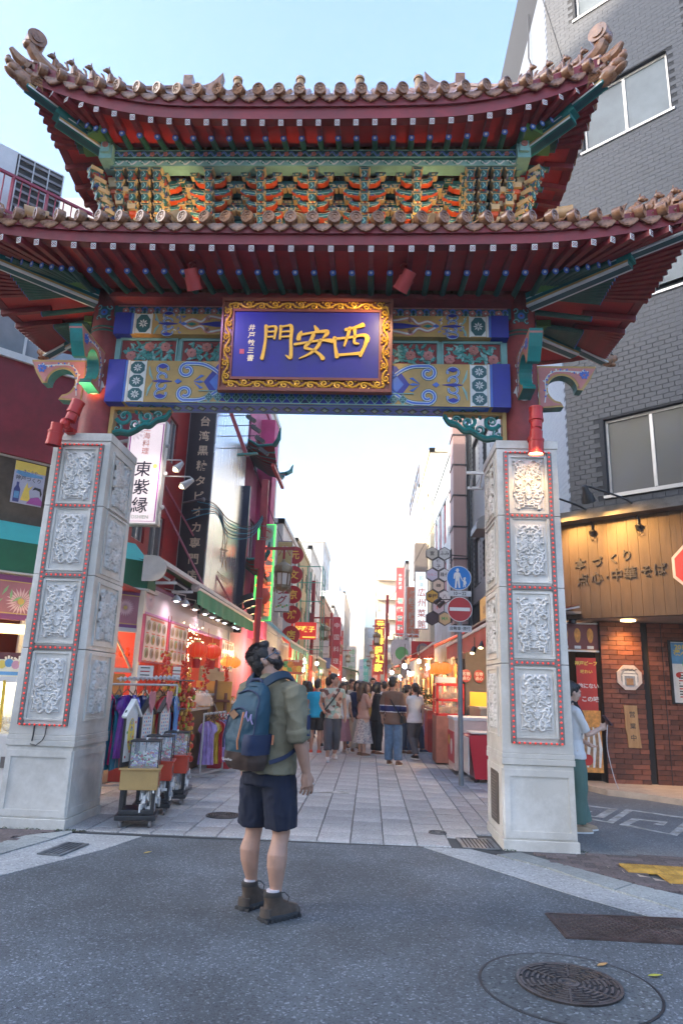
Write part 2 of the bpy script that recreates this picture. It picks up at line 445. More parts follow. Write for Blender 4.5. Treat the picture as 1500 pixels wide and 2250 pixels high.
# brown block pavers of the corners, kerb stones
def pavers(parent, poly_in, x0, x1, y0, y1, rot, lim):
 me = []
 for s in range(3):
  b = MB(); r = random.Random(s); h = .014
  b.box((0,0,h/2), (.196,.096,h), 0, taper=.985); me.append(b.mesh('block_paver', m_paver))
 c, s_ = math.cos(rot), math.sin(rot); k = 0; rest = MB()
 for j in range(int((y1-y0)/.1)):
  for i in range(int((x1-x0)/.2)+1):
   u = x0+i*.2+(j % 2)*.1; v = y0+j*.1
   xx = (x0+x1)/2+(u-(x0+x1)/2)*c-(v-(y0+y1)/2)*s_; yy = (y0+y1)/2+(u-(x0+x1)/2)*s_+(v-(y0+y1)/2)*c
   if poly_in(xx, yy):
    if k < lim:
     o = link('block_paver', me[(i*7+j*3) % 3], parent, (xx, yy, .001+rng.uniform(0,.002)), rot); k += 1
    else:
     rest.box((xx, yy, .007), (.196,.096,.014), 0, rz=rot)
 if rest.f: rest.build('block_pavers_far', m_paver, parent, kind='stuff')
def side_of(poly, x, y):      # distance in y above an x-sorted kerb line
 for (xa, ya), (xb, yb) in zip(poly, poly[1:]):
  lo, hi = min(xa, xb), max(xa, xb)
  if lo <= x <= hi and xa != xb: return y-(ya+(yb-ya)*(x-xa)/(xb-xa))
 return -1
pavers(side_l, lambda x, y: side_of(kl, x, y) > .08 and x < -3.05 and y < 7.85 and not(x > -4.0 and y > 7.3) , -6.4, -2.9, 4.2, 8.4, .12, 280)
pavers(side_r, lambda x, y: side_of(kr, x, y) > .08 and y < 7.36 and not (2.38 < x < 4.3 and 6.40-.06*(x-2.3) < y < 7.0-.06*(x-2.3)) and not (x < 2.17 and y > 7.3), 1.3, 5.2, 4.4, 7.6, -.1, 280)
# the darker paving of the side street with the key pattern
b = MB(); b.prism([(2.1,7.37),(60,7.2),(60,11.0),(4.9,10.6),(4.0,11.5),(3.6,12.2),(3.6,30),(2.1,30)], Matrix.Identity(4), .001, .013)
struct('side_street', b, m_side)
for k, (a, c) in enumerate([((2.1,8.1),(9,7.7)),((2.1,9.0),(9,8.6)),((2.4,7.37),(2.9,12)),((3.3,7.3),(4.4,11))]):
 pass
key = MB(); I4 = Matrix.Identity(4)
for pth in ([(2.55,10.2),(3.0,10.42),(3.37,10.2),(2.95,9.48),(2.75,9.62),(2.95,9.95)],
   [(2.4,9.78),(2.96,9.13),(3.57,10.17),(4.15,9.68),(4.45,9.3)],
   [(3.98,9.32),(3.46,8.52),(3.09,9.01),(3.39,9.45),(3.69,9.33),(3.53,9.1)],
   [(3.98,9.32),(4.3,9.05),(4.0,8.5),(4.5,8.1),(5,8.8)]):
 key.strip(pth, .115, I4, .012, .0165)
key.build('key_pattern_marking', m_paint, kind='structure')
b = MB(); b.box((-.69,10.66,.0165), (.86,.17,.006)); b.build('pale_marking_strip', m_paint, kind='structure')
def kerbs(line, outer, z):
 g = struct('kerb', MB(), m_joint) if False else None
 for (a, b2), (c, d) in zip(zip(line, line[1:]), zip(outer, outer[1:])):
  L = math.dist(a, b2); n = max(1, round(L/.6))
  if L > 10: n = 1
  for i in range(n):
   q = [tuple(np.array(p)+(np.array(r)-np.array(p))*t) for p, r, t in ((a,b2,(i+.008)/n),(a,b2,(i+.992)/n),(c,d,(i+.992)/n),(c,d,(i+.008)/n))]
   yield q
kb = bpy.data.objects.new('kerb', None); COL.objects.link(kb); kb['kind'] = 'structure'
for line, outer in ((LG, kl), (RG[1:], kr[1:])):
 for q in kerbs(line, outer, .02):
  b = MB(); b.prism(q, I4, -.04, .016+rng.uniform(-.002,.002)); b.build('kerb_stone', m_kerb, kb)
# tactile paving: yellow tiles with raised domes
tac = thing('tactile_paving', 'yellow tactile paving with raised domes beside the right kerb', 'tactile paving', (2.3,6.7,.012), -.06)
tb = MB(); tb.box((0,0,.006), (.296,.296,.012), 0)
for i in range(5):
 for j in range(5): tb.cyl((-.118+i*.059,-.118+j*.059,.012), (-.118+i*.059,-.118+j*.059,.017), .017, .01, 6, 0)
tm = tb.mesh('tactile_tile', m_yellow)
for i in range(6):
 for j in range(2 if i > 0 else 1):
  link('tactile_tile', tm, tac, (.15+i*.3-j*.06, .12-j*.0-(0 if j == 0 else .3), .0))
cb = MB(); cb.prism([(2.16,6.86),(2.26,6.87),(2.38,6.6),(2.6,6.36),(2.95,6.2),(2.9,6.05),(2.4,6.42)], I4, .0, .0145)
cb.build('pale_edge_stone', m_cream, kind='structure')
# manhole covers
def disc_cover(name, label, x, y, r, z, rings, spokes, mats, group=None):
 t = thing(name, label, 'manhole cover', (x, y, z), .3, group)
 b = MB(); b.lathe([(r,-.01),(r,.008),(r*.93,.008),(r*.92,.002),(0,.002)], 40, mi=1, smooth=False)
 b.lathe([(r,-.01),(r,.009),(r*.94,.009),(r*.935,.0)], 40, smooth=False)
 b.build('cover_plate', mats, t)
 g = MB()
 for k in range(rings):
  rr = r*(.28+.62*k/(rings-1 if rings > 1 else 1))
  for sct in range(spokes):
   a0 = 360*sct/spokes+2+ (k % 2)*8; a1 = a0+360/spokes-6
   g.strip(arc(0,0,rr,a0,a1,7), r*.045, I4, .001, .009)
 for sct in range(spokes):
  a = 2*math.pi*sct/spokes
  if sct % 2 == 0: g.strip([(r*.3*math.cos(a), r*.3*math.sin(a)),(r*.92*math.cos(a), r*.92*math.sin(a))], r*.035, I4, .001, .0092)
 g.lathe([(r*.2,.001),(r*.2,.0088),(r*.14,.0088),(r*.13,.002),(r*.08,.003),(r*.07,.0088),(0,.0088)], 20, smooth=False)
 g.build('rib_pattern', mats[0], t); return t
b = MB(); b.lathe([(.455,.0),(.452,.0045),(0,.0045)], 48, (1.09,4.19,0), smooth=False)
patch = b.build('asphalt_patch', M_speckle('patch_asphalt', (.09,.098,.1), (2.6,2.6,2.6), (.45,.45,.45), 70, .85, .6, big=.4), kind='structure')
b = MB(); b.strip(arc(1.09,4.19,.462,0,360,60), .014, I4, .0, .0035); b.build('patch_seam', M('seam_tar', (.02,.02,.022), .6), kind='structure')
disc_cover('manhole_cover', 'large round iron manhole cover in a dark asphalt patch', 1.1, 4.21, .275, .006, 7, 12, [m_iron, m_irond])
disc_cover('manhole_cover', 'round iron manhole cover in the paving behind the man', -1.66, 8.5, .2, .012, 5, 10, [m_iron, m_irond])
b = MB(); b.prism(ngon(6,.3,-1.66,8.5,.2), I4, 0, .011); b.build('manhole_surround', m_slab, pave)
disc_cover('manhole_cover', 'small pale round cover in the street slabs near the drain', .77, 8.05, .1, .014, 3, 8, [m_steel, m_irond])
# steel plate with tread pattern
t = thing('utility_cover', 'long rusty brown steel utility plate with raised tread in the road', 'utility cover', (1.9,5.2,.001))
b = MB(); b.prism([(-.63,.23),(-.62,-.27),(.85,-.28),(.85,.27)], I4, 0, .006); b.strip([(-.615,.215),(-.605,-.255),(.83,-.265),(.83,.255)], .02, I4, .006, .011, closed=True)
b.build('plate', M('rust_plate', (.1,.07,.065), .55, metal=.4, var=.35, scale=7, dirt=.35, bump=.2), t)
b = MB()
for i in range(44):
 for j in range(14):
  x, y = -.57+i*.032, -.23+j*.032
  if math.hypot(x-.2, y+.01) < .085: continue
  a = R(40 if (i+j) % 2 else -40)
  b.strip([(x-.011*math.cos(a), y-.011*math.sin(a)),(x+.011*math.cos(a), y+.011*math.sin(a))], .006, I4, .005, .0095)
for rr in (.03,.055,.078): b.strip(arc(.2,-.01,rr,0,360,20), .01, I4, .005, .01)
b.build('tread', m_iron, t, kind='stuff')
# drains
def grate(x, y, w, d, rz, label):
 t = thing('drain_grate', label, 'drain grate', (x, y, .006), rz)
 b = MB(); b.box((0,0,.0), (w-.02,d-.02,.004), 1); b.strip([(-w/2,-d/2),(w/2,-d/2),(w/2,d/2),(-w/2,d/2)], .03, I4, 0, .012, closed=True); b.build('grate_frame', [m_steel, m_irond], t)
 n = int(w/.035)
 for i in range(n):
  b = MB(); b.box((-w/2+(i+.5)*w/n,0,.005), (.018,d-.04,.008)); b.build('grate_bar', m_steel, t)
grate(1.13, 7.6, .34, .46, .03, 'steel drain grate at the end of the slab gutter by the right pillar')
grate(-2.71, 6.6, .2, .46, -.12, 'dark steel drain grate in the left concrete gutter')
# fallen leaves
for x, y, a, lb, c in ((1.37,4.5,.6,'dry orange leaf on the asphalt patch above the manhole', (.5,.28,.1)),(1.62,4.38,.2,'yellow green leaf lying right of the manhole patch', (.4,.38,.05)),(-1.95,6.62,1.,'small yellow leaf on the asphalt by the left gutter', (.5,.36,.08))):
 b = MB(); P = []
 for i in range(7):
  u = i/6; wd = math.sin(math.pi*min(1,u*1.02))*.017
  P.append([(-.045+.09*u, -wd, .006+.006*u), (-.045+.09*u, 0, .004), (-.045+.09*u, wd, .008)])
 b.grid(P); o = b.build('fallen_leaf', M('leaf_'+str(c[1]), c, .7)); o.location = (x, y, .004); o.rotation_euler = (0,0,a); tag(o, lb, 'leaf')
q = MB(); r = random.Random(8)
for cx, cy, n, w_ in ((-2.98,7.36,60,.16),(2.1,7.42,30,.06),(-3.5,7.36,25,.3),(1.36,7.36,16,.1)):
 for i in range(n):
  x, y = cx+r.uniform(-w_,w_), cy+r.uniform(-.03,.03); l = r.uniform(.01,.03); a = r.uniform(0,6.28)
  q.add([(x-l*math.cos(a),y-l*math.sin(a),.005),(x+l*.4*math.sin(a),y-l*.4*math.cos(a),.012),(x+l*math.cos(a),y+l*math.sin(a),.006+l*.6),(x-l*.4*math.sin(a),y+l*.4*math.cos(a),.012)],[(0,1,2,3)])
q.build('weeds', M('weed_green', (.05,.07,.03), .8, var=.4), kind='stuff')
# ================================================================== THE GATE
m_red = M('red_lacquer', (.20,.014,.02), .5, var=.2, dirt=.2, bump=.04)
m_redb = M('red_soffit', (.42,.024,.026), .6, var=.15, dirt=.15)
m_redc = M('column_red', (.23,.03,.032), .6, var=.2, scale=8, dirt=.25, bump=.1)
m_green = M('rafter_green', (.012,.075,.055), .5, var=.25)
m_teal = M('teal_paint', (.012,.2,.19), .5, var=.2, dirt=.15)
m_tealp = M('pale_teal', (.2,.42,.42), .55, var=.15, dirt=.15)
m_dteal = M('dark_teal', (.01,.085,.1), .5, var=.2)
m_blue = M('blue_paint', (.012,.022,.27), .5, var=.15)
m_mblue = M('mid_blue', (.05,.14,.5), .5, var=.15)
m_white = M('white_paint', (.62,.66,.66), .55, var=.1, dirt=.1)
m_ochre = M('ochre_paint', (.45,.29,.09), .55, var=.15, dirt=.15)
m_pink = M('pink_paint', (.5,.2,.19), .6, var=.12, dirt=.1)
m_orange = M('vermilion', (.5,.075,.02), .5, var=.2)
m_gold = M('gold_leaf', (.72,.38,.035), .35, metal=.3, var=.12)
m_brown = M('frame_brown', (.2,.045,.025), .45, var=.2)
m_lgreen = M('fan_green', (.09,.22,.06), .6, var=.1)
m_tile = M('glazed_tile', (.26,.10,.042), .28, var=.3, scale=12, dirt=.3, coat=.25, col2=(.44,.21,.095))
m_tilew = M('tile_mortar', (.55,.5,.46), .8)
m_marble = M('marble', (.66,.63,.575), .5, var=.06, scale=2.2, dirt=.26, bump=.06, bscale=25)
m_carve = M('carved_stone', (.68,.655,.62), .6, var=.08, scale=14, dirt=.22, bump=.1, bscale=60)
m_metal = M('grey_metal', (.22,.2,.195), .5, metal=.3, var=.2, dirt=.3)
m_bulb = M_glow('red_bulb', (1,.06,.035), .12, (.5,.04,.03))
m_rlamp = M('lamp_red', (.42,.014,.012), .42, var=.08)
m_tan = M('lamp_tan', (.42,.25,.11), .4, var=.12)
m_flower = M('peony_pink', (.42,.16,.14), .6, var=.3, scale=25)
m_leaf2 = M('painted_leaf', (.06,.26,.24), .6, var=.35, scale=25)
gate = thing('chinese_gate', 'two tiered red and gold ceremonial gate on carved white stone pillars across the street', 'gate', (-.85,7.87,0))
# ---- carved relief panel: mirrored leaf scrolls as a height field
def relief(w, h, seed, nu=64, nv=104, amp=.024):
 r = random.Random(seed); X, Yg = np.meshgrid(np.linspace(0,1,nu//2+1), np.linspace(0,1,nv+1), indexing='ij')
 px, py = X*w/2, Yg*h; H = np.zeros_like(px)
 strokes = []
 y = .07*h
 while y < .93*h:
  x = r.uniform(.1,.36)*w; rad = r.uniform(.05,.085)*w*1.6
  sp = spiral(x, y, rad, r.uniform(0,360), r.choice((-1,1))*r.uniform(.8,1.25), 16)
  strokes.append((sp, [.02*w*(1.6-1.1*i/16)+.004 for i in range(17)]))
  for _ in range(3):
   a = r.uniform(0,6.28); lx, ly = x+rad*1.1*math.cos(a), y+rad*1.1*math.sin(a); l = r.uniform(.08,.14)*w
   b_ = a+r.uniform(-.9,.9)
   strokes.append(([(lx+l*t*math.cos(b_+t*.8), ly+l*t*math.sin(b_+t*.8)) for t in np.linspace(0,1,6)], [.002+.03*w*math.sin(math.pi*min(1,.15+t*.85)) for t in np.linspace(0,1,6)]))
  y += r.uniform(.05,.085)*h
 for yy in (.3*h, .62*h):        # blossoms on the axis
  for k in range(7):
   a = math.pi*(k/6-.5); strokes.append(([(.02*w*math.cos(a), yy+.02*w*math.sin(a)),(.11*w*math.cos(a), yy+.13*w*math.sin(a))], [.012*w,.03*w]))
 strokes.append(([(w*.46*t if t < 1 else w*.46, h*.035) for t in np.linspace(0,1,4)], [.01*w]*4))
 strokes.append(([(w*.44, h*t) for t in np.linspace(.06,.94,9)], [.008*w]*9))
 for pts, ws in strokes:
  for (a, b_), w0, w1 in zip(zip(pts, pts[1:]), ws, ws[1:]):
   ax, ay = a; dx, dy = b_[0]-ax, b_[1]-ay; l2 = dx*dx+dy*dy+1e-9
   t = np.clip(((px-ax)*dx+(py-ay)*dy)/l2, 0, 1); d = np.hypot(px-ax-t*dx, py-ay-t*dy)
   ww = w0+(w1-w0)*t
   H = np.maximum(H, np.sqrt(np.clip(1-(d/ww)**2, 0, 1))*(.55+.45*np.clip(ww/(.03*w), 0, 1)))
 full = np.concatenate([H[:0:-1], H], 0)
 b = MB(); n0, n1 = full.shape
 P = [[(-w/2+w*i/(n0-1), h*j/(n1-1)-h/2, float(full[i,j])*amp) for j in range(n1)] for i in range(n0)]
 b.grid(P); return b.mesh('carved_panel', m_carve, 60)
carv = [relief(.34,.58,s) for s in (3,11)]; carv_side = [relief(.5,.58,s, 60, 90) for s in (5,17)]
PZ = ((1.07,1.76),(1.87,2.55),(2.67,3.38),(3.44,4.1))
def pillar(sx):
 s_in = -sx                       # the inner side looks at the street
 b = MB(); cx = 2.575*sx
 T = Matrix.Translation((cx, 0, 0))
 b.T = T
 b.box((0,0,.02), (.745,.97,.16), 0)
 b.box((0,0,.1+.35), (.715,.935,.7), 0, taper=.985)
 b.box((0,0,.83), (.735,.95,.06), 0); b.box((0,0,.885), (.73,.94,.05), 0)
 z0, z1 = .91, 4.2
 for (za, zb, k) in ((z0,1.8,0),(1.806,2.61,1),(2.616,3.41,2),(3.416,z1,3)):      # four drums of stone with fine joints
  f = lambda z: 1-(z-z0)/(z1-z0)*.06
  for q in (0,):
   wa, wb, da, db = .36*f(za), .36*f(zb), .465*f(za), .465*f(zb)
   vs = [(-wa,-da,za),(wa,-da,za),(wa,da,za),(-wa,da,za),(-wb,-db,zb),(wb,-db,zb),(wb,db,zb),(-wb,db,zb)]
   b.add(vs, [(0,3,2,1),(4,5,6,7),(0,1,5,4),(1,2,6,5),(2,3,7,6),(3,0,4,7)])
 b.box((0,0,2.5), (.6,.8,3.2), 1)
 b.box((0,0,4.25), (.70,.90,.1), 0, taper=.99)
 o = b.build('pillar', [m_marble, m_joint], gate, bevel=.006)
 # front and inner faces
 lean_f = math.atan(.465*.06/3.29); lean_s = math.atan(.36*.06/3.29)
 def face(side):
  if side == 'f': return frame((cx,-.465,z0), (1,0,0), (0, math.sin(lean_f), math.cos(lean_f)))
  return frame((cx+s_in*.36, 0, z0), (0, s_in, 0), (-s_in*math.sin(lean_s), 0, math.cos(lean_s)))
 for side in ('f','s'):
  F = face(side); half = .19 if side == 'f' else .29
  for k, (a, c) in enumerate(PZ):
   a2, c2 = a-z0, c-z0
   q = MB(); q.strip([(-half-.012,a2-.002),(half+.012,a2-.002),(half+.012,c2+.002),(-half-.012,c2+.002)], .035, F, -.01, .016, closed=True)
   q.build('panel_moulding', m_marble, o)
   me = (carv if side == 'f' else carv_side)[k % 2]
   p = link('carved_panel', me, o, M=F @ Matrix.Translation((0,(a2+c2)/2,.003)))
  if side == 'f':
   q = MB(); W = .242; z_a, z_b = PZ[0][0]-.055-z0, PZ[-1][1]+.05-z0
   q.strip([(-W,z_a),(W,z_a),(W,z_b),(-W,z_b)], .055, F, -.004, .024, closed=True)
   bl = MB(); sp = .052
   def bulb(x, y): bl.ell(F @ Vector((x,y,.026)), (.0118,.0118,.0118), 6, 4)
   n = int((z_b-z_a)/sp)
   for i in range(n+1):
    for s in (-1,1): bulb(s*W, z_a+(z_b-z_a)*i/n)
   rows = [z_a, z_b]+[(PZ[i][1]+PZ[i+1][0])/2-z0 for i in range(3)]
   for y in rows:
    if y not in (z_a, z_b): q.strip([(-W,y),(W,y)], .05, F, -.004, .022)
    for i in range(1,9): bulb(-W+2*W*i/9, y)
   q.build('light_strip', m_metal, o); bl.build('bulbs', m_bulb, o, kind='stuff')
  # lower panel: a thin raised border leaves a flat field
  Fb = frame((cx,-.4675,.1), (1,0,0), (0,.004,1)) if side == 'f' else frame((cx+s_in*.3575,0,.1), (0,s_in,0), (-.004*s_in,0,1))
  wv = .29 if side == 'f' else .39
  q = MB(); q.strip([(-wv-.03,.05),(wv+.03,.05),(wv+.03,.625),(-wv-.03,.625)], .085, Fb, -.01, .009, closed=True); q.build('base_border', m_marble, o)
  if side == 's' and sx > 0:
   q = MB(); q.prism(rect(-.2,.09,.2,.6), Fb, 0, .014, 0);
   for i in range(15): q.prism(rect(-.16,.13+i*.03,-.16+.32*rng.uniform(.6,1),.14+i*.03), Fb, .014, .016, 1)
   q.build('bronze_plaque', [M('bronze', (.14,.115,.09), .45, metal=.5, var=.2), M('bronze_raised', (.26,.22,.17), .4, metal=.5)], o)
 if sx < 0:
  q = MB(); F = face('f')
  q.tube([F @ Vector(p) for p in ((-.08,.1,.02),(-.075,.0,.03),(-.085,-.06,.02))], .008, 5)
  q.tube([F @ Vector(p) for p in ((.05,.1,.02),(.05,.0,.03),(.03,-.05,.03),(-.03,-.1,.03),(-.1,-.09,.022))], .006, 5)
  q.build('loose_cable', M('black_rubber', (.015,.015,.015), .6), o)
 # column with painted rings and blossoms
 q = MB(); q.cyl((cx*1.017,0,4.3), (cx*1.017,0,6.6), .222, .215, 36, 0, False)
 for z in (5.78,5.83): q.lathe([(.2225,z-.012),(.226,z),(.2225,z+.012)], 36, (cx*1.017,0,0), 1)
 col = q.build('column', [m_redc, m_green], gate)
 q = MB(); x0 = cx*1.017
 def wrap(u, v, d=.004): return Vector((x0+(.222+d)*math.sin(u/.222), -(.222+d)*math.cos(u/.222), v))
 def cstrip(pts, w_, mi, d):
  k = len(pts); A = []; B = []
  for i in range(k):
   a = pts[max(i-1,0)]; c = pts[min(i+1,k-1)]; dx, dy = c[0]-a[0], c[1]-a[1]; l = math.hypot(dx,dy) or 1
   A.append(wrap(pts[i][0]-dy/l*w_/2, pts[i][1]+dx/l*w_/2, d)); B.append(wrap(pts[i][0]+dy/l*w_/2, pts[i][1]-dx/l*w_/2, d))
  q.add(A+B, [(k+i,k+i+1,i+1,i) for i in range(k-1)], mi)
 for du in (-.16,.16) if True else ():
  pass
 for u0 in (-.34,0,.34):
  for z in (6.02,):
   for r_, mi, d, wd in ((.06,1,.003,.05),(.03,2,.005,.03)): cstrip(arc(u0,z,r_,0,360,14), wd, mi, d)
   for k in range(4):
    a = 45+90*k; px, py = u0+.1*math.cos(R(a)), z+.11*math.sin(R(a))
    cstrip(spiral(px,py,.042,a+120,.8,9), .03, 1, .003); cstrip(spiral(px,py,.042,a+120,.8,9), .012, 3, .006)
  for z in (5.16,5.36):
   for s in (-1,1):
    cstrip(spiral(u0+s*.055,z,.05,90,s*.8,9), .045, 4, .003); cstrip(spiral(u0+s*.055,z,.05,90,s*.8,9), .022, 1, .006)
  cstrip([(u0-.1,4.99),(u0-.07,5.06),(u0,5.08),(u0+.07,5.06),(u0+.1,4.99)], .05, 4, .003)
  for r_ in (.04,.075): cstrip(arc(u0,4.98,r_,0,360,12), .035, 4 if r_ > .05 else 5, .004)
  for k in range(8): cstrip([(u0,4.98),(u0+.05*math.cos(k*.785),4.98+.05*math.sin(k*.785))], .014, 4, .006)
 q.build('painted_motif', [m_red, m_dteal, m_mblue, m_tealp, m_white, m_blue], col, kind='stuff')
 # wing brackets
 prof = [(0,.54),(.72,.54),(.64,.36),(.545,.22),(.475,.225)]+[(.30+.178*math.cos(R(a)), .235+.178*math.sin(R(a))) for a in range(0,255,15)]+[(.27,.065),(.305,-.0),(0,-.02)]
 cxp = sum(p[0] for p in prof)/len(prof); cyp = .3
 inner = []
 n_ = len(prof)
 for i in range(n_):
  a, c = prof[i-1], prof[(i+1) % n_]; dx, dy = c[0]-a[0], c[1]-a[1]; l = math.hypot(dx,dy) or 1
  inner.append((max(.012,prof[i][0]+dy/l*.03), prof[i][1]-dx/l*.03))
 for (dx, dy) in ((sx,0),(0,-1),(0,1)):
  F = frame((x0+dx*.2, dy*.2, 4.88), (dx,dy,0), (0,0,1))
  if dx == 0: F = frame((x0, dy*.2, 4.92), (0,dy,0), (0,0,1)) @ Matrix.Scale(1.0,4)
  q = MB(); q.prism(prof, F, -.075, .075, 0, 1); q.prism(inner, F, -.08, .08, 2)
  for s in (-1,1):
   G = F @ (Matrix.Identity(4) if s > 0 else Matrix.Scale(-1,4,(0,0,1)))
   rr = random.Random(4)
   vine = smooth_path([(.08,.05),(.1,.2),(.1,.36),(.2,.46),(.36,.47),(.52,.46),(.62,.47)],4)
   q.strip(vine, .014, G, .08, .084, 3)
   for i, p in enumerate(vine[2:]):
    a = rr.uniform(0,6.28)
    q.prism([(p[0]+.035*math.cos(a)*t-.012*math.sin(a)*w_, p[1]+.035*math.sin(a)*t+.012*math.cos(a)*w_) for t, w_ in ((0,0),(.5,1),(1,0),(.5,-1))], G, .08, .086, 3 if i % 2 else 4)
   for k in range(6):
    a = k*1.05; q.prism([(.57+.06*math.cos(a)*t-.02*math.sin(a)*w_, .42+.06*math.sin(a)*t+.02*math.cos(a)*w_) for t, w_ in ((.15,0),(.6,1),(1,0),(.6,-1))], G, .08, .087, 4)
  q.build('wing_bracket', [m_ochre, m_teal, m_pink, m_white, m_mblue], gate)
 return o
pillar(-1); pillar(1)
# ---- beams
def cloud(q, F, cx, cy, s, m, sc=1.0, mats=(1,2,3)):
 """one C-shaped cloud scroll in three nested colours"""
 for mirror in (1,-1):
  p = [(cx+s*sc*.46, cy+mirror*sc*.06),(cx+s*sc*.33, cy+mirror*sc*.17),(cx+s*sc*.19, cy+mirror*sc*.235)]+\
   [(cx+s*(-a+cx), b_) for a, b_ in []]
  sp = [(cx-s*sc*.0+s*sc*r_*math.cos(th), cy+mirror*(sc*.15+sc*r_*math.sin(th))) for r_, th in [(.1-.065*i/16, R(70)+R(420)*i/16) for i in range(17)]]
  path = smooth_path(p+sp[:1], 3)[:-1]+sp
  for w_, mi, d in ((.062*sc,mats[0],.003),(.044*sc,mats[1],.006),(.024*sc,mats[2],.009)): q.strip(path, w_, F, 0, d, mi)
def lattice(q, F, x0, x1, y0, y1, n, mw, mg):
 h = (y1-y0)/n; w_ = x1-x0
 q.prism(rect(x0,y0,x1,y1), F, 0, .003, mw)
 for k in range(n):
  cy = y0+(k+.5)*h; cx = (x0+x1)/2; a = w_*.46; b_ = h*.46
  q.prism([(cx-a*.45,cy-b_),(cx+a*.45,cy-b_),(cx+a,cy-b_*.45),(cx+a,cy+b_*.45),(cx+a*.45,cy+b_),(cx-a*.45,cy+b_),(cx-a,cy+b_*.45),(cx-a,cy-b_*.45)], F, .003, .006, mg)
  for j in range(8):
   c, s_ = math.cos(j*math.pi/4), math.sin(j*math.pi/4); l = min(a,b_)*.7
   q.prism([(cx+l*c*t-l*.16*s_*w2, cy+l*s_*t+l*.16*c*w2) for t, w2 in ((.12,0),(.6,1),(1,0),(.6,-1))], F, .006, .009, mw)
BM = [m_ochre, m_dteal, m_white, m_blue, m_mblue, m_pink, m_tealp, m_green, m_flower, m_leaf2, m_redc, m_teal]
XE = 2.44
def painted_beam(name, z0, z1, yf, depth, big):
 q = MB(); q.box2((-XE,yf,z0), (XE,yf+depth,z1), 0)
 h = z1-z0; F = FR((0, yf, z0))
 for s in (-1,1):
  q.box2((s*(XE+.01), yf-.014, z0-.006), (s*(XE-.2), yf+depth+.01, z1+.006), 3)
  for xx, wd, mi in ((XE-.215,.028,4),(XE-.245,.022,2)): q.prism(rect(s*xx-wd/2,0,s*xx+wd/2,h), F, 0, .006, mi)
  a, c = sorted((s*(XE-.262), s*(XE-.262-.19))); lattice(q, F, a, c, .01, h-.01, 3 if big else 1, 2, 1)
  q.prism(rect(s*(XE-.46)-.007,0,s*(XE-.46)+.007,h), F, 0, .005, 2)
  bx = s*(XE-.47); cy = h/2; k = h/.56 if big else h/.40
  # leafy rosette, then the great cloud heads
  for m_ in (-1,1):
   for r_, o_, tt in ((.075,.17,.75),(.06,.06,.7)):
    pp = [(bx-s*(.20+r_*math.cos(th)*.9), cy+m_*(o_*k+r_*k*.8*math.sin(th))) for th in np.linspace(-.4, 6.28*tt, 12)]
    for w_, mi, d in ((.042*k,1,.003),(.028*k,2,.006),(.014*k,4,.009)): q.strip(pp, w_, F, 0, d, mi)
   q.prism([(bx-s*.2,cy+m_*.235*k),(bx-s*.13,cy+m_*.2*k),(bx-s*.2,cy+m_*.17*k),(bx-s*.27,cy+m_*.2*k)], F, 0, .01, 3)
   q.strip([(bx-s*.09,cy+m_*.02*k),(bx-s*.05,cy+m_*.1*k),(bx-s*.03,cy+m_*.2*k)], [.012,.03,.008], F, 0, .006, 6)
  q.prism([(bx-s*.08,cy),(bx-s*.19,cy+.022),(bx-s*.33,cy),(bx-s*.19,cy-.022)], F, 0, .01, 3)
  q.prism([(bx-s*.36,cy),(bx-s*.40,cy+.035*k),(bx-s*.45,cy),(bx-s*.40,cy-.035*k)], F, 0, .009, 4)
  if big:
   cloud(q, F, bx-s*.50, cy, -s, None, 1.0, (1,2,4))
   for j in (-1,0,1): q.prism([(bx-s*.60,cy+j*.01),(bx-s*.68,cy+j*.075+.018),(bx-s*.72,cy+j*.08),(bx-s*.68,cy+j*.075-.018)], F, 0, .008, 4)
   xb = bx-s*.72
   q.prism([(xb,cy),(xb-s*.16,h*.93),(xb-s*.45,h),(xb-s*1.3,h),(xb-s*1.3,0),(xb-s*.45,0),(xb-s*.16,h*.07)], F, 0, .003, 3)
   q.prism([(xb-s*.07,cy),(xb-s*.22,h*.85),(xb-s*.5,h*.9),(xb-s*1.25,h*.9),(xb-s*1.25,h*.1),(xb-s*.5,h*.1),(xb-s*.22,h*.15)], F, 0, .006, 4)
  else:
   for (o_, mi, w_) in ((0,5,.045),(.0,2,.022)):
    for m_ in (-1,1):
     pp = smooth_path([(bx-s*.38,cy),(bx-s*.5,cy+m_*.09*k),(bx-s*.62,cy+m_*.045*k),(bx-s*.72,cy+m_*.15*k),(bx-s*.95,cy+m_*.1*k),(bx-s*1.3,cy+m_*.15*k)], 4)
     q.strip(pp, w_, F, 0, .004 if mi == 5 else .008, mi)
     q.strip(spiral(bx-s*.71,cy+m_*.115*k,.045*k,90,.9,9), w_*.6, F, 0, .009, mi)
   q.prism([(bx-s*.58,cy),(bx-s*.8,cy+.05*k),(bx-s*1.3,cy+.07*k),(bx-s*1.3,cy-.07*k),(bx-s*.8,cy-.05*k)], F, 0, .006, 3)
   q.prism([(bx-s*.44,cy),(bx-s*.5,cy+.03*k),(bx-s*.56,cy),(bx-s*.5,cy-.03*k)], F, 0, .008, 11)
   for j in range(22):
    x = bx-s*rng.uniform(.02,.4); y = cy+rng.uniform(-.42,.42)*h
    q.strip(spiral(x,y,.02,rng.uniform(0,360),.7,6), .01, F, 0, .004, rng.choice((2,4,4)))
 o = q.build(name, BM, gate); return o
lb = painted_beam('lower_beam', 4.78, 5.33, -.27, .32, True)
painted_beam('upper_beam', 5.70, 5.985, -.26, .52, False)
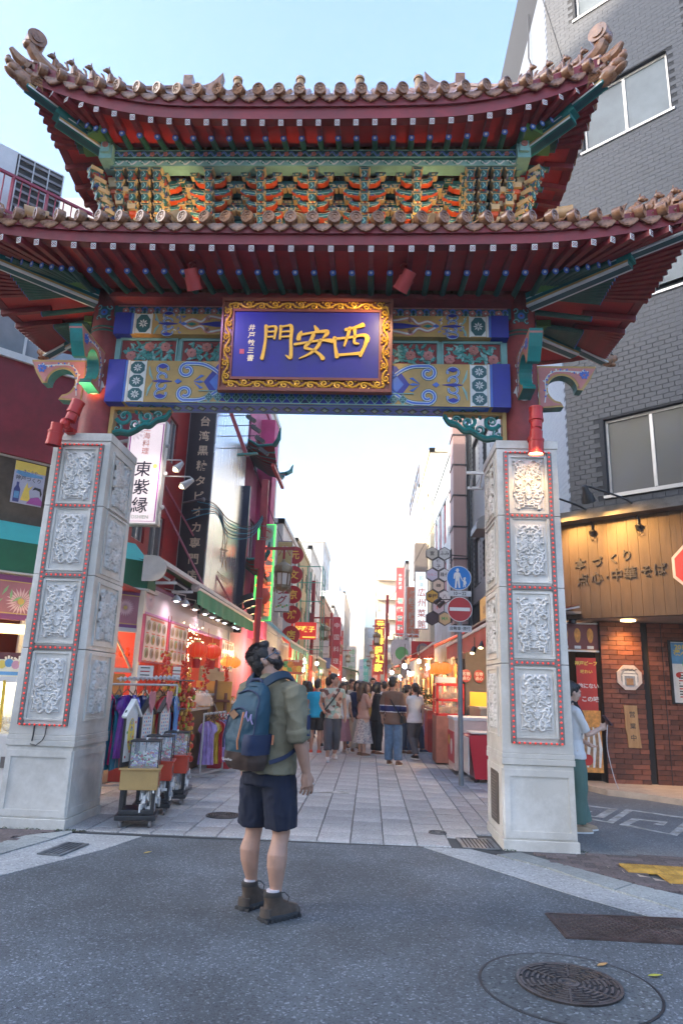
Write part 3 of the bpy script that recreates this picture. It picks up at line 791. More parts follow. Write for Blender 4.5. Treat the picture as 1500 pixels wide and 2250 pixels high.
# diamonds along the middle of the lower beam and on its underside
q = MB(); F = FR((0,-.276,4.78))
for i in range(22):
 x = -1.17+i*.1115;
 for yy, mi, d, sc in ((.075,6,.004,1),(.075,1,.008,.78)): q.prism([(x-.054*sc,yy),(x,yy+.07*sc),(x+.054*sc,yy),(x,yy-.07*sc)], F, .001, d, mi)
 for j in range(4):
  a = j*math.pi/2+.785; q.prism([(x+.03*math.cos(a)*t-.007*math.sin(a)*w2, .075+.03*math.sin(a)*t+.007*math.cos(a)*w2) for t, w2 in ((.1,0),(.6,1),(1,0),(.6,-1))], F, .008, .011, 6)
q.strip([(-1.3,.004),(1.3,.004)], .012, F, 0, .008, 6); q.strip([(-1.3,.152),(1.3,.152)], .01, F, 0, .008, 6)
Fu = frame((0,0,4.78), (1,0,0), (0,1,0)) @ Matrix.Scale(-1,4,(0,0,1))
Fu = Fu @ Matrix.Translation((0,-.11,0)) @ Matrix.Scale(.58,4,(0,1,0)); q.prism(rect(-2.2,-.255,2.2,.255), Fu, 0, .004, 4)
for s in (-1,1): q.strip([(-2.15,s*.2),(2.15,s*.2)], .02, Fu, .004, .008, 6)
for i in range(28):
 x = -2.05+i*.152
 q.prism([(x-.06,0),(x,.15),(x+.06,0),(x,-.15)], Fu, .004, .009, 1); q.prism([(x-.03,0),(x,.08),(x+.03,0),(x,-.08)], Fu, .009, .012, 6)
q.build('diamond_border', BM, lb, kind='stuff')
# thin frieze over the beams and the board wall between
q = MB(); q.box2((-2.5,-.2,5.985), (2.5,.2,6.13), 1); F = FR((0,-.2,5.985))
for i in range(30):
 x = -2.35+i*.162
 for k in range(5):
  a = k*1.2566; q.prism(ngon(5,.022,x+.027*math.cos(a),.072+.027*math.sin(a)), F, 0, .005, 8)
 q.prism(ngon(6,.014,x,.072), F, .005, .008, 2)
 for s in (-1,1): q.strip(arc(x+.081,.072+s*.02,.03,-60*s,240*s,7), .018, F, 0, .005, 4 if s > 0 else 6)
q.strip([(-2.45,.135),(2.45,.135)], .014, F, 0, .012, 8); q.box2((-2.5,-.40,6.135), (2.5,.4,6.20), 10); q.build('frieze', BM, gate)
q = MB(); q.box2((-2.5,-.14,5.33), (2.5,.14,5.70), 6)
pan = q.build('panel_board', BM, gate)
def flower_panel(x0, x1):
 F = FR((0,-.14,5.33)); q = MB(); h = .37
 q.strip([(x0,.02),(x1,.02),(x1,h-.02),(x0,h-.02)], .035, F, 0, .03, 6, closed=True)
 q.prism(rect(x0+.015,.035,x1-.015,h-.035), F, 0, .006, 10)
 r = random.Random(int(x0*100))
 for i in range(int(120*(x1-x0))):
  x, y = r.uniform(x0+.06,x1-.06), r.uniform(.07,h-.07); a = r.uniform(0,6.28); l = r.uniform(.035,.07)
  q.prism([(x+l*math.cos(a)*t-l*.33*math.sin(a)*w2, y+l*math.sin(a)*t+l*.33*math.cos(a)*w2) for t, w2 in ((-.6,0),(-.1,1),(.2,.5),(.35,.9),(1,0),(.35,-.9),(.2,-.5),(-.1,-1))], F, .006, .012+r.random()*.012, r.choice((9,9,6,11)))
 n = max(2, int((x1-x0)/.2))
 for i in range(n):
  x = x0+(i+.5)*(x1-x0)/n+r.uniform(-.04,.04); y = h*r.choice((.32,.45,.66))
  for rr, d in ((.06,.026),(.045,.033),(.028,.04)):
   for k in range(7):
    a = k*.9+rr*40; q.prism(ngon(6,rr*.42,x+rr*.7*math.cos(a),y+rr*.7*math.sin(a)), F, .01, d+.002*(k % 2), 8 if i % 2 else 5)
 q.build('flower_panel', BM, pan)
for s in (-1,1):
 for a, c in ((1.66,2.38),(.9,1.6)):
  x0, x1 = sorted((s*a, s*c)); flower_panel(x0, x1)
flower_panel(-.8,-.1); flower_panel(.1,.8)
# carved corner brackets under the beam
for s in (-1,1):
 q = MB(); F = frame((s*2.42,-.07,4.78), (-s,0,0), (0,0,1))
 q.prism([(0,0),(.75,0),(.75,-.035),(.05,-.045),(.045,-.36),(.02,-.4),(0,-.4)], F, -s*.06, s*.06, 0)
 def swirl(cx, cy, r_, a0, turns, w_, mi, tail=None):
  sp = spiral(cx,cy,r_,a0,turns,16,.12)
  pts = (tail or [])+sp; k = len(pts)
  for dd, m_, wd in ((0,mi,w_),(.012,6,w_*.45)):
   q.tube([F @ Vector((p[0],p[1],-s*(.02+dd))) for p in pts], [wd*(1.15-.75*i/k) for i in range(k)], 6, m_)
 swirl(.17,-.12,.1,200,1.4,.026,11); swirl(.32,-.22,.08,20,-1.4,.024,7)
 swirl(.45,-.12,.085,160,1.3,.024,11); swirl(.60,-.10,.06,200,-1.2,.02,7); swirl(.1,-.28,.06,90,-1.2,.02,7)
 for pth in ([(.05,-.36),(.14,-.335),(.24,-.35),(.33,-.31),(.42,-.25),(.5,-.25),(.58,-.18),(.68,-.15),(.74,-.06)],):
  pp = smooth_path(pth,4); q.tube([F @ Vector((p[0],p[1],-s*.01)) for p in pp], [.034-.012*i/len(pp) for i in range(len(pp))], 7, 7)
  q.tube([F @ Vector((p[0],p[1]+.03,-s*.03)) for p in pp], [.02]*len(pp), 6, 11)
 for k in range(9):
  x = .1+k*.07; y = -.05-.03*(k % 3); a = -1-.3*k
  q.ell(F @ Vector((x,y,-s*.015)), (.045,.02,.022), 6, 4, 11 if k % 2 else 7, Matrix.Rotation(a,4,'Y'))
 q.build('corner_bracket', BM, gate)
# ---- the name board
tilt = R(5.5)
FP = frame((0,-.42,4.87), (1,0,0), (0,-math.sin(tilt),math.cos(tilt)))
q = MB(); W, H = 1.035, 1.165
q.prism(rect(-W,0,W,H), FP, -.07, 0, 0)
q.strip([(-W+.02,.02),(W-.02,.02),(W-.02,H-.02),(-W+.02,H-.02)], .045, FP, 0, .045, 1, closed=True)
q.strip([(-W+.155,.155),(W-.155,.155),(W-.155,H-.155),(-W+.155,H-.155)], .035, FP, 0, .04, 1, closed=True)
board = q.build('name_board', [m_brown, m_brown], gate)
q = MB(); q.prism(rect(-W+.16,.16,W-.16,H-.16), FP, 0, .02, 0)
m_board = M('board_blue', (.011,.006,.2), .45, var=.12)
q.build('blue_panel', m_board, board)
q = MB()
def vine(p0, p1, inward):
 L = math.dist(p0, p1); n = max(2, round(L/.16)); ux, uy = (p1[0]-p0[0])/L, (p1[1]-p0[1])/L; nx, ny = -uy, ux
 pp = []
 for i in range(n*8+1):
  t = i/(n*8); o_ = .03*math.sin(t*n*math.pi); pp.append((p0[0]+ux*L*t+nx*o_, p0[1]+uy*L*t+ny*o_))
 q.tube([FP @ Vector((a,b_,.018)) for a, b_ in pp], .012, 6)
 for i in range(n):
  t = (i+.5)/n*L; s = 1 if i % 2 == 0 else -1
  c = (p0[0]+ux*t-nx*s*.012, p0[1]+uy*t-ny*s*.012)
  sp = spiral(c[0],c[1],.04,math.degrees(math.atan2(ny*s,nx*s)),s*1.25,14,.15)
  q.tube([FP @ Vector((a,b_,.026)) for a, b_ in sp], [.013-.005*k/15 for k in range(15)], 6)
  for k in (-1,1):
   q.ell(FP @ Vector((c[0]+ux*.05*k-nx*s*.03, c[1]+uy*.05*k-ny*s*.03, .02)), .013, 6, 4)
   q.ell(FP @ Vector((c[0]+ux*.065*k+nx*s*.034, c[1]+uy*.065*k+ny*s*.034, .02)), .011, 6, 4)
o_ = .088
vine((-W+o_,o_),(W-o_,o_),1); vine((W-o_,o_),(W-o_,H-o_),1); vine((W-o_,H-o_),(-W+o_,H-o_),1); vine((-W+o_,H-o_),(-W+o_,o_),1)
q.build('gilt_carving', m_gold, board)
# brushed characters
def brush(q, strokes, cx, cy, s, F, d0, d1, mi=0, wk=1.0):
 for pts, ws in strokes:
  pp = smooth_path(pts, 5) if len(pts) > 2 else [tuple(np.array(pts[0])+(np.array(pts[1])-np.array(pts[0]))*t) for t in np.linspace(0,1,5)]
  k = len(pp); w_ = [np.interp(i/(k-1), np.linspace(0,1,len(ws)), ws)*s*wk for i in range(k)]
  q.strip([(cx+p[0]*s, cy+p[1]*s) for p in pp], w_, F, d0, d1, mi)
  for e, ww in ((pp[0], w_[0]), (pp[-1], w_[-1])):
   q.prism(ngon(8, ww*.52, cx+e[0]*s, cy+e[1]*s), F, d0, d1-.0004, mi)
XI = [([(-.12,.40),(.1,.46),(.34,.54)],[.09,.06,.12]), ([(-.02,.44),(-.08,.2),(-.16,-.08)],[.09,.07,.05]), ([(.12,.44),(.13,.22),(.12,.02),(.24,-.02)],[.09,.07,.07,.04]),
      ([(-.44,.14),(-.42,-.1),(-.36,-.40)],[.10,.07,.11]), ([(-.44,.12),(0,.17),(.36,.24),(.48,.16),(.42,-.08),(.3,-.36)],[.06,.06,.08,.13,.08,.09]), ([(-.36,-.36),(0,-.33),(.3,-.30)],[.07,.06,.09])]
AN = [([(.03,.52),(.1,.40)],[.05,.12]), ([(-.36,.34),(-.42,.24),(-.44,.12)],[.05,.1,.12]), ([(-.38,.24),(0,.32),(.4,.36),(.38,.26),(.28,.14)],[.06,.06,.1,.1,.03]),
      ([(.0,.24),(-.1,.02),(-.24,-.16),(-.02,-.22),(.2,-.36),(.3,-.48)],[.1,.08,.08,.06,.08,.12]), ([(.22,.08),(.14,-.12),(-.08,-.34),(-.4,-.5)],[.09,.09,.07,.02]), ([(-.54,-.06),(-.1,.02),(.3,.08),(.56,.06)],[.07,.05,.07,.12])]
MEN = [([(-.34,.5),(-.34,.1),(-.38,-.28),(-.42,-.5)],[.1,.07,.08,.1]), ([(-.34,.46),(-.14,.5),(-.04,.46),(-.06,.26),(-.08,.12)],[.05,.05,.09,.06,.06]), ([(-.32,.32),(-.08,.34)],[.04,.05]), ([(-.32,.16),(-.08,.18)],[.04,.05]),
       ([(.1,.5),(.1,.3),(.09,.12)],[.08,.06,.06]), ([(.1,.48),(.28,.52),(.42,.5),(.42,.1),(.44,-.3),(.42,-.48),(.28,-.4)],[.05,.05,.1,.08,.09,.1,.02]), ([(.12,.33),(.38,.35)],[.04,.05]), ([(.12,.17),(.38,.19)],[.04,.05])]
q = MB()
for st, cx, s in ((MEN,-.345,.40),(AN,.09,.40),(XI,.53,.42)): brush(q, st, cx, .60, s, FP, .02, .05, 0, 1.12)
q.build('gold_character', m_gold, board)
q = MB(); write(q, '井戸敏三書', FP, -.655, .60, .085, 0, .024, True, 1.12, .012, skew=.15)
q.build('signature', M('pale_gold', (.8,.62,.35), .35, metal=.4), board)
q = MB(); q.prism(rect(-.79,.46,-.735,.52), FP, .02, .024); q.build('red_seal', M('seal_red', (.55,.08,.1), .5), board)
# ---- roofs
def roof(name, L, D, inset, zm, zt, lc, wc, zc, fh, lt, wt, ztop, sag, nfront, label=None, curl=False):
 def up(d): return (zt-zm)*max(0, 1-d/1.95)**2.0
 def eave(side, s):
  a = abs(s)
  if side in 'FB':
   sg = -1 if side == 'F' else 1
   return Vector((L*s, sg*(D-inset*(1-a**2.2)), zm+up((1-a)*L)))
  sg = 1 if side == 'R' else -1
  return Vector((sg*(L-inset*(1-a**2.2)), D*s, zm+up((1-a)*D)))
 def core(side, s):
  e = eave(side, s)
  if side in 'FB': return Vector((max(-lc,min(lc,e.x)), (-wc if side == 'F' else wc), zc))
  return Vector(((lc if side == 'R' else -lc), max(-wc,min(wc,e.y)), zc))
 def top(side, s):
  if side in 'FB': return Vector((lt*s, (-wt if side == 'F' else wt), ztop))
  return Vector(((lt if side == 'R' else -lt), wt*s, ztop))
 def surf(side, s, t):
  e = eave(side, s); dc = (1-abs(s))*(L if side in 'FB' else D); e = e+Vector((0,0,fh*(1-.45*max(0,1-dc/1.7)**1.3))); p = e.lerp(top(side, s), t); p.z -= sag*math.sin(math.pi*t)*(1-.3*t); return p
 # tile bed and barrel rows
 q = MB()
 for side in 'FBLR':
  n = 40 if side in 'FB' else 16
  P = [[surf(side, -1+2*i/n, t/6)+Vector((0,0,-.02)) for t in range(7)] for i in range(n+1)]
  q.grid(P, 0)
 bed = q.build(name, [m_tile], gate, label=label)
 rows = MB()
 spans = {'F': nfront, 'B': nfront, 'L': round(nfront*D/L), 'R': round(nfront*D/L)}
 disc = MB(); disc.lathe([(.0,-.03),(.017,-.03),(.024,-.022),(.029,-.03),(.049,-.03),(.054,-.04),(.068,-.04),(.071,-.03),(.071,.05)], 16, smooth=False, M=Matrix.Rotation(R(180),4,'X') @ Matrix.Scale(-1,4,(0,0,1)) if False else None)
 for k in range(6): disc.ell((.038*math.cos(k*1.047),.038*math.sin(k*1.047),-.03), (.012,.012,.008), 5, 3)
 dmesh = disc.mesh('tile_end', m_tile)
 dr = MB(); out = [(-.1,.02)]+[(-.1+.2*i/10, -.01-.055*math.sin(math.pi*i/10)*(1+.12*math.cos(i*2.5))) for i in range(11)]+[(.1,.02)]
 dr.prism(out, Matrix.Identity(4), -.012, .012); dr.strip([(p[0]*.85,p[1]*.8+.005) for p in out[1:-1]], .01, Matrix.Identity(4), .012, .017); dmr = dr.mesh('drip_tile', m_tile)
 for side in 'FLRB':
  n = spans[side]
  for i in range(n+1):
   s = -1+2*i/n
   if side in 'LR' and abs(s) > .99: continue
   pts = [surf(side, s, t/6)+Vector((0,0,.015)) for t in range(7)]
   rows.tube(pts, .052, 6, 0, False)
   if side == 'B': continue
   e = pts[0]; dirv = (pts[1]-pts[0]); dirv.z *= .35; dirv.normalize()
   outv = -dirv; zf = -outv      # disc faces -local z
   upv = Vector((0,0,1)); xv = upv.cross(zf).normalized(); yv = zf.cross(xv)
   Mx = Matrix.Identity(4)
   for a in range(3): Mx[a][0] = xv[a]; Mx[a][1] = yv[a]; Mx[a][2] = zf[a]; Mx[a][3] = (e+outv*.085+Vector((0,0,.025)))[a]
   link('tile_end', dmesh, bed, M=Mx)
   if i < n:
    s2 = s+1/n; e2 = surf(side, s2, 0)+Vector((0,0,-.045)); e3 = surf(side, s2+.02, 0)-surf(side, s2-.02, 0)
    F = frame(e2+outv*.065, e3 if side in 'FR' else -e3, (0,0,1))
    link('drip_tile', dmr, bed, M=F)
 rows.build('tile_rows', m_tile, bed, kind='stuff')
 # soffit: boards over the rafters, eave boards along the edge
 q = MB()
 for side in 'FBLR':
  n = 36
  P = [[core(side, s).lerp(eave(side, s), t)+Vector((0,0,.052-(.0 if t > .5 else -.01))) for t in (0,.5,1)] for s in [-1+2*i/n for i in range(n+1)]]
  q.grid(P, 0, False)
  for (o0, o1, za, zb, mi) in ((.0,.03,.045,.045+fh*.42,1),(.035,.06,.045+fh*.42,.045+fh*.78,1)):
   ring = []
   for i in range(n+1):
    s = -1+2*i/n; e = eave(side, s); c = core(side, s); d = (e-c); d.z = 0; d.normalize()
    if abs(s) > .999: d = Vector((math.copysign(.7,e.x), math.copysign(.7,e.y), 0))
    a = e+d*(o1-.02); ring.append([a+Vector((0,0,za)), a+Vector((0,0,zb)), e-d*.1+Vector((0,0,zb)), e-d*.1+Vector((0,0,za))])
   q.grid([r_+[r_[0]] for r_ in ring], mi, False)
 q.build('soffit', [m_redb, m_red], bed)
 # rafters
 ra = MB(); ra.box((0,.5,0), (.056,1,.07), 0); ra.box((0,1.004,0), (.058,.012,.066), 1)
 for a in (45,-45): ra.strip([(-.025,-.025*(1 if a > 0 else -1)),(.025,.025*(1 if a > 0 else -1))], .007, frame((0,1.0105,0),(-1,0,0),(0,0,1)), 0, .001, 0)
 ra.strip(ngon(4,.026), .007, frame((0,1.0105,0),(-1,0,0),(0,0,1)), 0, .0012, 0, closed=True)
 fly = ra.mesh('flying_rafter', [m_red, m_white])
 rb = MB(); rb.cyl((0,0,0),(0,1,0), .036, .036, 10, 0); rb.cyl((0,.994,0),(0,1.006,0), .037, .037, 10, 1); rb.cyl((0,1.006,0),(0,1.009,0), .016, .016, 8, 2)
 rnd = rb.mesh('round_rafter', [m_green, m_mblue, m_white])
 def put(me, nm, a, b_):
  d = b_-a; Lh = d.length; yv = d/Lh; xv = yv.cross(Vector((0,0,1))).normalized(); zv = xv.cross(yv)
  Mx = Matrix.Identity(4)
  for i in range(3): Mx[i][0] = xv[i]; Mx[i][1] = yv[i]*Lh; Mx[i][2] = zv[i]; Mx[i][3] = a[i]
  link(nm, me, bed, M=Mx)
 pos = {}
 nst = round(2*lc/.222)
 fr = [-lc+2*lc*i/nst for i in range(nst+1)]
 nf = max(4, round((L-lc)/.2)); ends = [lc+(L-lc)*i/(nf+.6) for i in range(1,nf+1)]
 sset = [x/L for x in fr]+[x/L for x in ends]+[-x/L for x in ends]
 nfs = max(4, round((D-wc)/.105)); se = [wc+(D-wc)*(i-.3)/(nfs+.5) for i in range(1,nfs+1)]
 sside = [y/D for y in ([0] if wc < .5 else [-wc*.66,-wc*.22,wc*.22,wc*.66])]+[y/D for y in se]+[-y/D for y in se]
 for side, ss in (('F',sset),('L',sside),('R',sside)):
  for s in ss:
   e = eave(side, s); c = core(side, s); d = e-c
   corner = (abs(e.x) > lc+.01 and abs(e.y) > wc+.01)
   c0 = c+(d.normalized()*min(.36,d.length*.35) if corner else Vector((0,0,0)))
   mid = c.lerp(e, .56)
   put(rnd, 'round_rafter', c0+Vector((0,0,-.02)), c.lerp(e, .60)+Vector((0,0,-.055)))
   put(fly, 'flying_rafter', c.lerp(e, .52)+Vector((0,0,.012)), e)
 # hip beams with painted stripes, dragon heads at the tips
 for sx in (-1,1):
  for sy in (-1,1):
   a = Vector((sx*(lc-.02), sy*(wc-.02), zc-.06)); e = eave('F' if sy < 0 else 'B', sx)
   t = Vector((e.x*1.0, e.y*1.0, e.z+.0)); m_ = a.lerp(t,.56); m_.z = a.z+.02+(t.z-a.z)*.28
   q = MB()
   def hb(p0, p1, w_, h_, dz):
    p0, p1 = p0+Vector((0,0,dz)), p1+Vector((0,0,dz))
    q.beam(p0, p1, w_, h_, 0)
    for k, (f, mi) in enumerate(((-.5,2),(-.36,3),(-.18,1),(.0,2),(.3,0))):
     q.beam(p0+Vector((0,0,h_*(f+.06))), p1+Vector((0,0,h_*(f+.06))), w_+.006+.002*(k % 2), h_*(.13 if k < 3 else .06), mi)
    q.beam(p0+Vector((0,0,-h_*.51)), p1+Vector((0,0,-h_*.51)), w_*.6, .006, 1)
   hb(a, m_+(m_-a).normalized()*.12, .15, .19, -.02)
   hb(m_-(m_-a).normalized()*.3+Vector((0,0,.10)), t+Vector((0,0,.0)), .135, .17, .0)
   q.beam(m_+Vector((0,0,.05)), m_+(t-m_).normalized()*.16+Vector((0,0,.03)), .16, .2, 0)
   q.build('hip_beam', [m_teal, m_dteal, m_white, m_ochre], bed)
   if sy < 0 or True:
    d = (t-m_); d.normalize(); q = MB(); h = t+d*.04
    sd = d.cross(Vector((0,0,1))).normalized()
    Mx = frame(h, d, Vector((0,0,1)))
    for c_, r_ in (((.0,.0,0),(.16,.11,.085)),((.13,.03,0),(.12,.075,.07)),((.23,.05,0),(.07,.045,.055)),((.14,-.06,0),(.1,.03,.055)),((.02,.1,.05),(.06,.05,.03)),((.02,.1,-.05),(.06,.05,.03)),((.28,.085,0),(.03,.04,.03)),((-.08,.09,0),(.1,.05,.07))):
     q.ell(Mx @ Vector(c_), r_, 10, 6, 0, Mx.to_3x3().to_4x4())
    for s in (-1,1):
     for k in range(3):
      q.tube([Mx @ Vector((-.02-.03*k,.06-.03*k,s*.07)), Mx @ Vector((-.12-.03*k,.11-.04*k,s*.1)), Mx @ Vector((-.18-.02*k,.09-.05*k,s*.09))], [.028,.02,.006], 6)
     q.ell(Mx @ Vector((.1,.08,s*.055)), .018, 6, 4, 1)
    q.build('dragon_head', [m_tile, m_joint], bed)
 # fan plates at the inner corners
 for sx in (-1,1):
  for sy in (-1,1):
   q = MB(); pts = [(sx*lc, sy*wc)]+[(sx*(lc+.4*math.cos(R(a))), sy*(wc+.4*math.sin(R(a)))) for a in range(-4,96,10)]
   q.prism(pts, I4, zc-.06, zc+.03); q.build('fan_plate', m_lgreen, bed)
 # hip ridges, corner scroll, procession of beasts
 beast = MB()
 beast.ell((0,0,.05),(.035,.055,.05),8,6); beast.ell((0,-.03,.085),(.03,.034,.05),8,6); beast.ell((0,-.055,.145),(.026,.036,.03),8,6); beast.ell((0,-.09,.135),(.016,.022,.014),6,4)
 for s in (-1,1):
  beast.tube([(s*.02,-.045,.09),(s*.024,-.06,.04),(s*.024,-.065,0)], [.016,.013,.016], 6); beast.ell((s*.03,.03,.025),(.016,.04,.026),6,4); beast.ell((s*.018,-.04,.175),(.008,.008,.016),5,3)
 beast.tube([(0,.05,.03),(0,.085,.06),(0,.08,.11),(0,.06,.13)], [.012,.014,.014,.006], 6)
 bme = beast.mesh('roof_beast', m_tile)
 for sx in (-1,1):
  for sy in (-1,1):
   side = 'F' if sy < 0 else 'B'
   pts = [surf(side, sx, t/10)+Vector((0,0,.03)) for t in range(11)]
   q = MB()
   for dz, wd, hd, mi in ((.0,.12,.09,0),(.055,.15,.03,0),(.08,.09,.04,0)):
    for p0, p1 in zip(pts, pts[1:]): q.beam(p0+Vector((0,0,dz)), p1+Vector((0,0,dz)), wd, hd, mi)
   d0 = (pts[0]-pts[1]); d0.z = 0; d0.normalize(); e = pts[0]
   if curl:
    cp = [e-d0*.6+Vector((0,0,.0)), e-d0*.3+Vector((0,0,.07)), e-d0*.08+Vector((0,0,.16)), e+d0*.03+Vector((0,0,.3)), e-d0*.0+Vector((0,0,.40))]
    cp = [Vector(p) for p in smooth_path([tuple(p) for p in cp],4)]
    q.tube(cp, [.10-.035*i/len(cp) for i in range(len(cp))], 8)
    for s in (-1,1): q.tube([p+d0.cross(Vector((0,0,1)))*s*.05 for p in cp], .022, 6)
    hd = cp[-1]; sd = d0.cross(Vector((0,0,1)))
    q.cyl(hd-sd*.08, hd+sd*.08, .115, .115, 16); q.cyl(hd-sd*.095, hd+sd*.095, .07, .07, 12)
    q.ell(hd+d0*.07+Vector((0,0,-.1)), (.07,.07,.06), 8, 6)
   q.tube([e+d0*.02+Vector((0,0,-.02)), e+d0*.16+Vector((0,0,.04)), e+d0*.24+Vector((0,0,.12))], [.08,.06,.03], 8)
   q.build('hip_ridge', m_tile, bed)
   if sy < 0:
    for k in range(4):
     t = (.16+.11*k) if curl else (.1+.1*k)
     p = surf(side, sx, t)+Vector((0,0,.14)); dd = surf(side, sx, t-.05)-surf(side, sx, t+.05)
     ang = math.atan2(dd.y, dd.x)+math.pi/2
     sc = 1.25 if curl else 1.35
     link('roof_beast', bme, bed, M=Matrix.Translation(p) @ Matrix.Rotation(ang,4,'Z') @ Matrix.Rotation(.25,4,'X') @ Matrix.Scale(sc,4))
 return bed, eave, surf
low, eave_l, surf_l = roof('lower_roof', 4.22, 1.54, .13, 6.11, 6.36, 2.72, .32, 6.24, .29, 2.85, .55, 6.95, .12, 37)
upr, eave_u, surf_u = roof('upper_roof', 3.37, 1.42, .10, 7.86, 8.34, 2.52, .70, 8.03, .36, 1.9, .03, 9.62, .22, 29, curl=True)
# ridge of the upper roof with end horns and finials
q = MB(); q.box2((-1.95,-.09,9.3), (1.95,.09,9.48), 0); q.box2((-2.0,-.12,9.48), (2.0,.12,9.52), 0)
ridge = q.build('main_ridge', m_tile, upr)
for s in (-1,1):
 q = MB(); F = frame((s*1.93,0,9.45), (-s,0,0), (0,0,1))
 out = smooth_path([(-.12,0),(-.1,.22),(.05,.3),(.2,.27),(.36,.34),(.5,.5)],4)+smooth_path([(.47,.3),(.42,.1),(.3,0)],4)
 q.prism(out, F, -.07, .07); q.box((s*1.93,0,9.72), (.13,.13,.40)); q.build('ridge_horn', m_tile, ridge)
for x in (-1.22,-.32,.52,1.35):
 q = MB(); q.cyl((x,-.02,9.5),(x,-.02,9.84), .06, .055, 12); q.cyl((x,-.02,9.84),(x,-.02,9.875), .07, .07, 12); q.build('ridge_finial', m_tan, ridge)
# ---- painted purlin and bracket sets between the roofs
q = MB(); zt_ = 8.0
q.box2((-2.57,-.80,7.835), (2.57,-.62,7.955), 1); q.box2((-2.52,-.775,7.745), (2.52,-.6,7.825), 6)
F = FR((0,-.80,7.838))
for i in range(30):
 x = -2.52+i*.169
 for k in range(5): q.prism(ngon(5,.016,x+.02*math.cos(k*1.2566),.055+.02*math.sin(k*1.2566)), F, 0, .005, 8)
 pp = [(x+.03+.11*t, .055+.03*math.sin(t*6.28)) for t in np.linspace(0,1,8)]
 q.strip(pp, .026, F, 0, .004, 6); q.strip(pp, .014, F, 0, .008, 4)
 G = FR((0,-.775,7.735)); q.strip([(x+.14*t, .055+.026*math.sin(t*6.28+1)) for t in np.linspace(0,1,8)], .016, G, 0, .005, 2)
 q.strip(arc(x+.05,.06,.022,0,300,6), .01, G, 0, .006, 11)
q.strip([(-2.56,.108),(2.56,.108)], .01, F, 0, .006, 6); q.strip([(-2.56,.006),(2.56,.006)], .01, F, 0, .006, 6)
for s in (-1,1):
 q.box((s*2.57,-.74,7.86), (.16,.3,.2), 6); q.box((s*2.57,-.8,7.93), (.11,.25,.2), 6); q.prism(ngon(8,.04,s*2.57,.09), F, .12, .135, 8)
 pass
 q.box2((s*2.48,-.7,7.84), (s*2.62,.7,7.955), 1); q.box2((s*2.46,-.7,7.745), (s*2.58,.7,7.83), 6)
q.build('eave_purlin', BM, gate)
q = MB(); q.box2((-2.25,-.28,6.7), (2.25,.28,7.9), 0); q.box2((-2.3,-.34,7.3), (2.3,.34,7.36), 0); q.box2((-2.3,-.36,7.62), (2.3,.36,7.70), 0)
bw = q.build('bracket_wall', [m_dteal, m_ochre], gate)
m_brk = M_cells('bracket_paint', [(.4,.25,.08),(.45,.33,.16),(.02,.12,.11),(.45,.4,.3),(.03,.06,.2),(.25,.04,.02),(.02,.1,.06)], 30, .5)
BR = [m_dteal, M('bracket_cream', (.42,.33,.19), .5, var=.15), m_orange, m_brk, m_tealp, M('bracket_edge', (.38,.3,.17), .5, var=.2)]
def arm(q, half, y, z, th=.09, F0=None):
 """one boat-shaped cross arm with lighter edges and a bearing block on each end"""
 o = [(-half,.075),(-half*.96,.03),(-half*.72,-.015),(-half*.3,-.03),(half*.3,-.03),(half*.72,-.015),(half*.96,.03),(half,.075),(half*.8,.075),(half*.6,.05),(-half*.6,.05),(-half*.8,.075)]
 F = FR((0,y,z)); q.prism(o, F, -th, 0, 3, 2)
 i_ = [(p[0]*.93, .022+(p[1]-.022)*.62) for p in o]; q.prism(i_, F, 0, .004, 0)
 q.strip([(-half*.8,.02),(-half*.3,-.003),(half*.3,-.003),(half*.8,.02)], .01, F, .004, .007, 4)
 for s in (-1,1):
  q.prism([(s*half-.045,.075),(s*half+.045,.075),(s*half+.06,.135),(s*half-.06,.135)], F, -th, .008, 3, 5); q.prism([(s*half-.034,.085),(s*half+.034,.085),(s*half+.046,.125),(s*half-.046,.125)], F, .008, .011, 0)
  q.prism([(s*half-.02,.095),(s*half+.02,.095),(s*half+.02,.115),(s*half-.02,.115)], F, .011, .013, 5)
def bracket(cross=True, tiers=6):
 q = MB()
 for k in range(tiers):
  z = 6.98+k*.125; y = -.40-.055*k
  if cross:
   arm(q, .27 if k % 2 == 0 else .2, y+.02, z)
   if k < tiers-1: arm(q, .2 if k % 2 == 0 else .3, y+.14, z+.03)
  # tongue that steps out towards the street
  pr = [(0,-.03),(.10,-.03),(.145,.0),(.16,.05),(.15,.1),(0,.11)]
  F = frame((.042, y+.08, z), (0,-1,0), (0,0,1)); q.prism(pr, F, 0, .084, 3)
  G = FR((0, y-.062, z)); q.prism(rect(-.03,-.015,.03,.085), FR((0, y-.0815, z)), 0, .004, 0)
  q.strip([(-.012,.0),(.014,.035),(-.012,.075)], .012, FR((0,y-.0855,z)), 0, .003, 4)
  q.prism([(-.055,.085),(.055,.085),(.068,.125),(-.068,.125)], FR((0,y-.07,z)), -.12, .02, 1); q.prism([(-.043,.092),(.043,.092),(.052,.118),(-.052,.118)], FR((0,y-.0895,z)), 0, .004, 0)
 return q
full = bracket().mesh('bracket_set', BR); thin = bracket(False).mesh('bracket_tongue', BR)
for i in range(5): link('bracket_set', full, bw, (-1.3+i*.65,0,0))
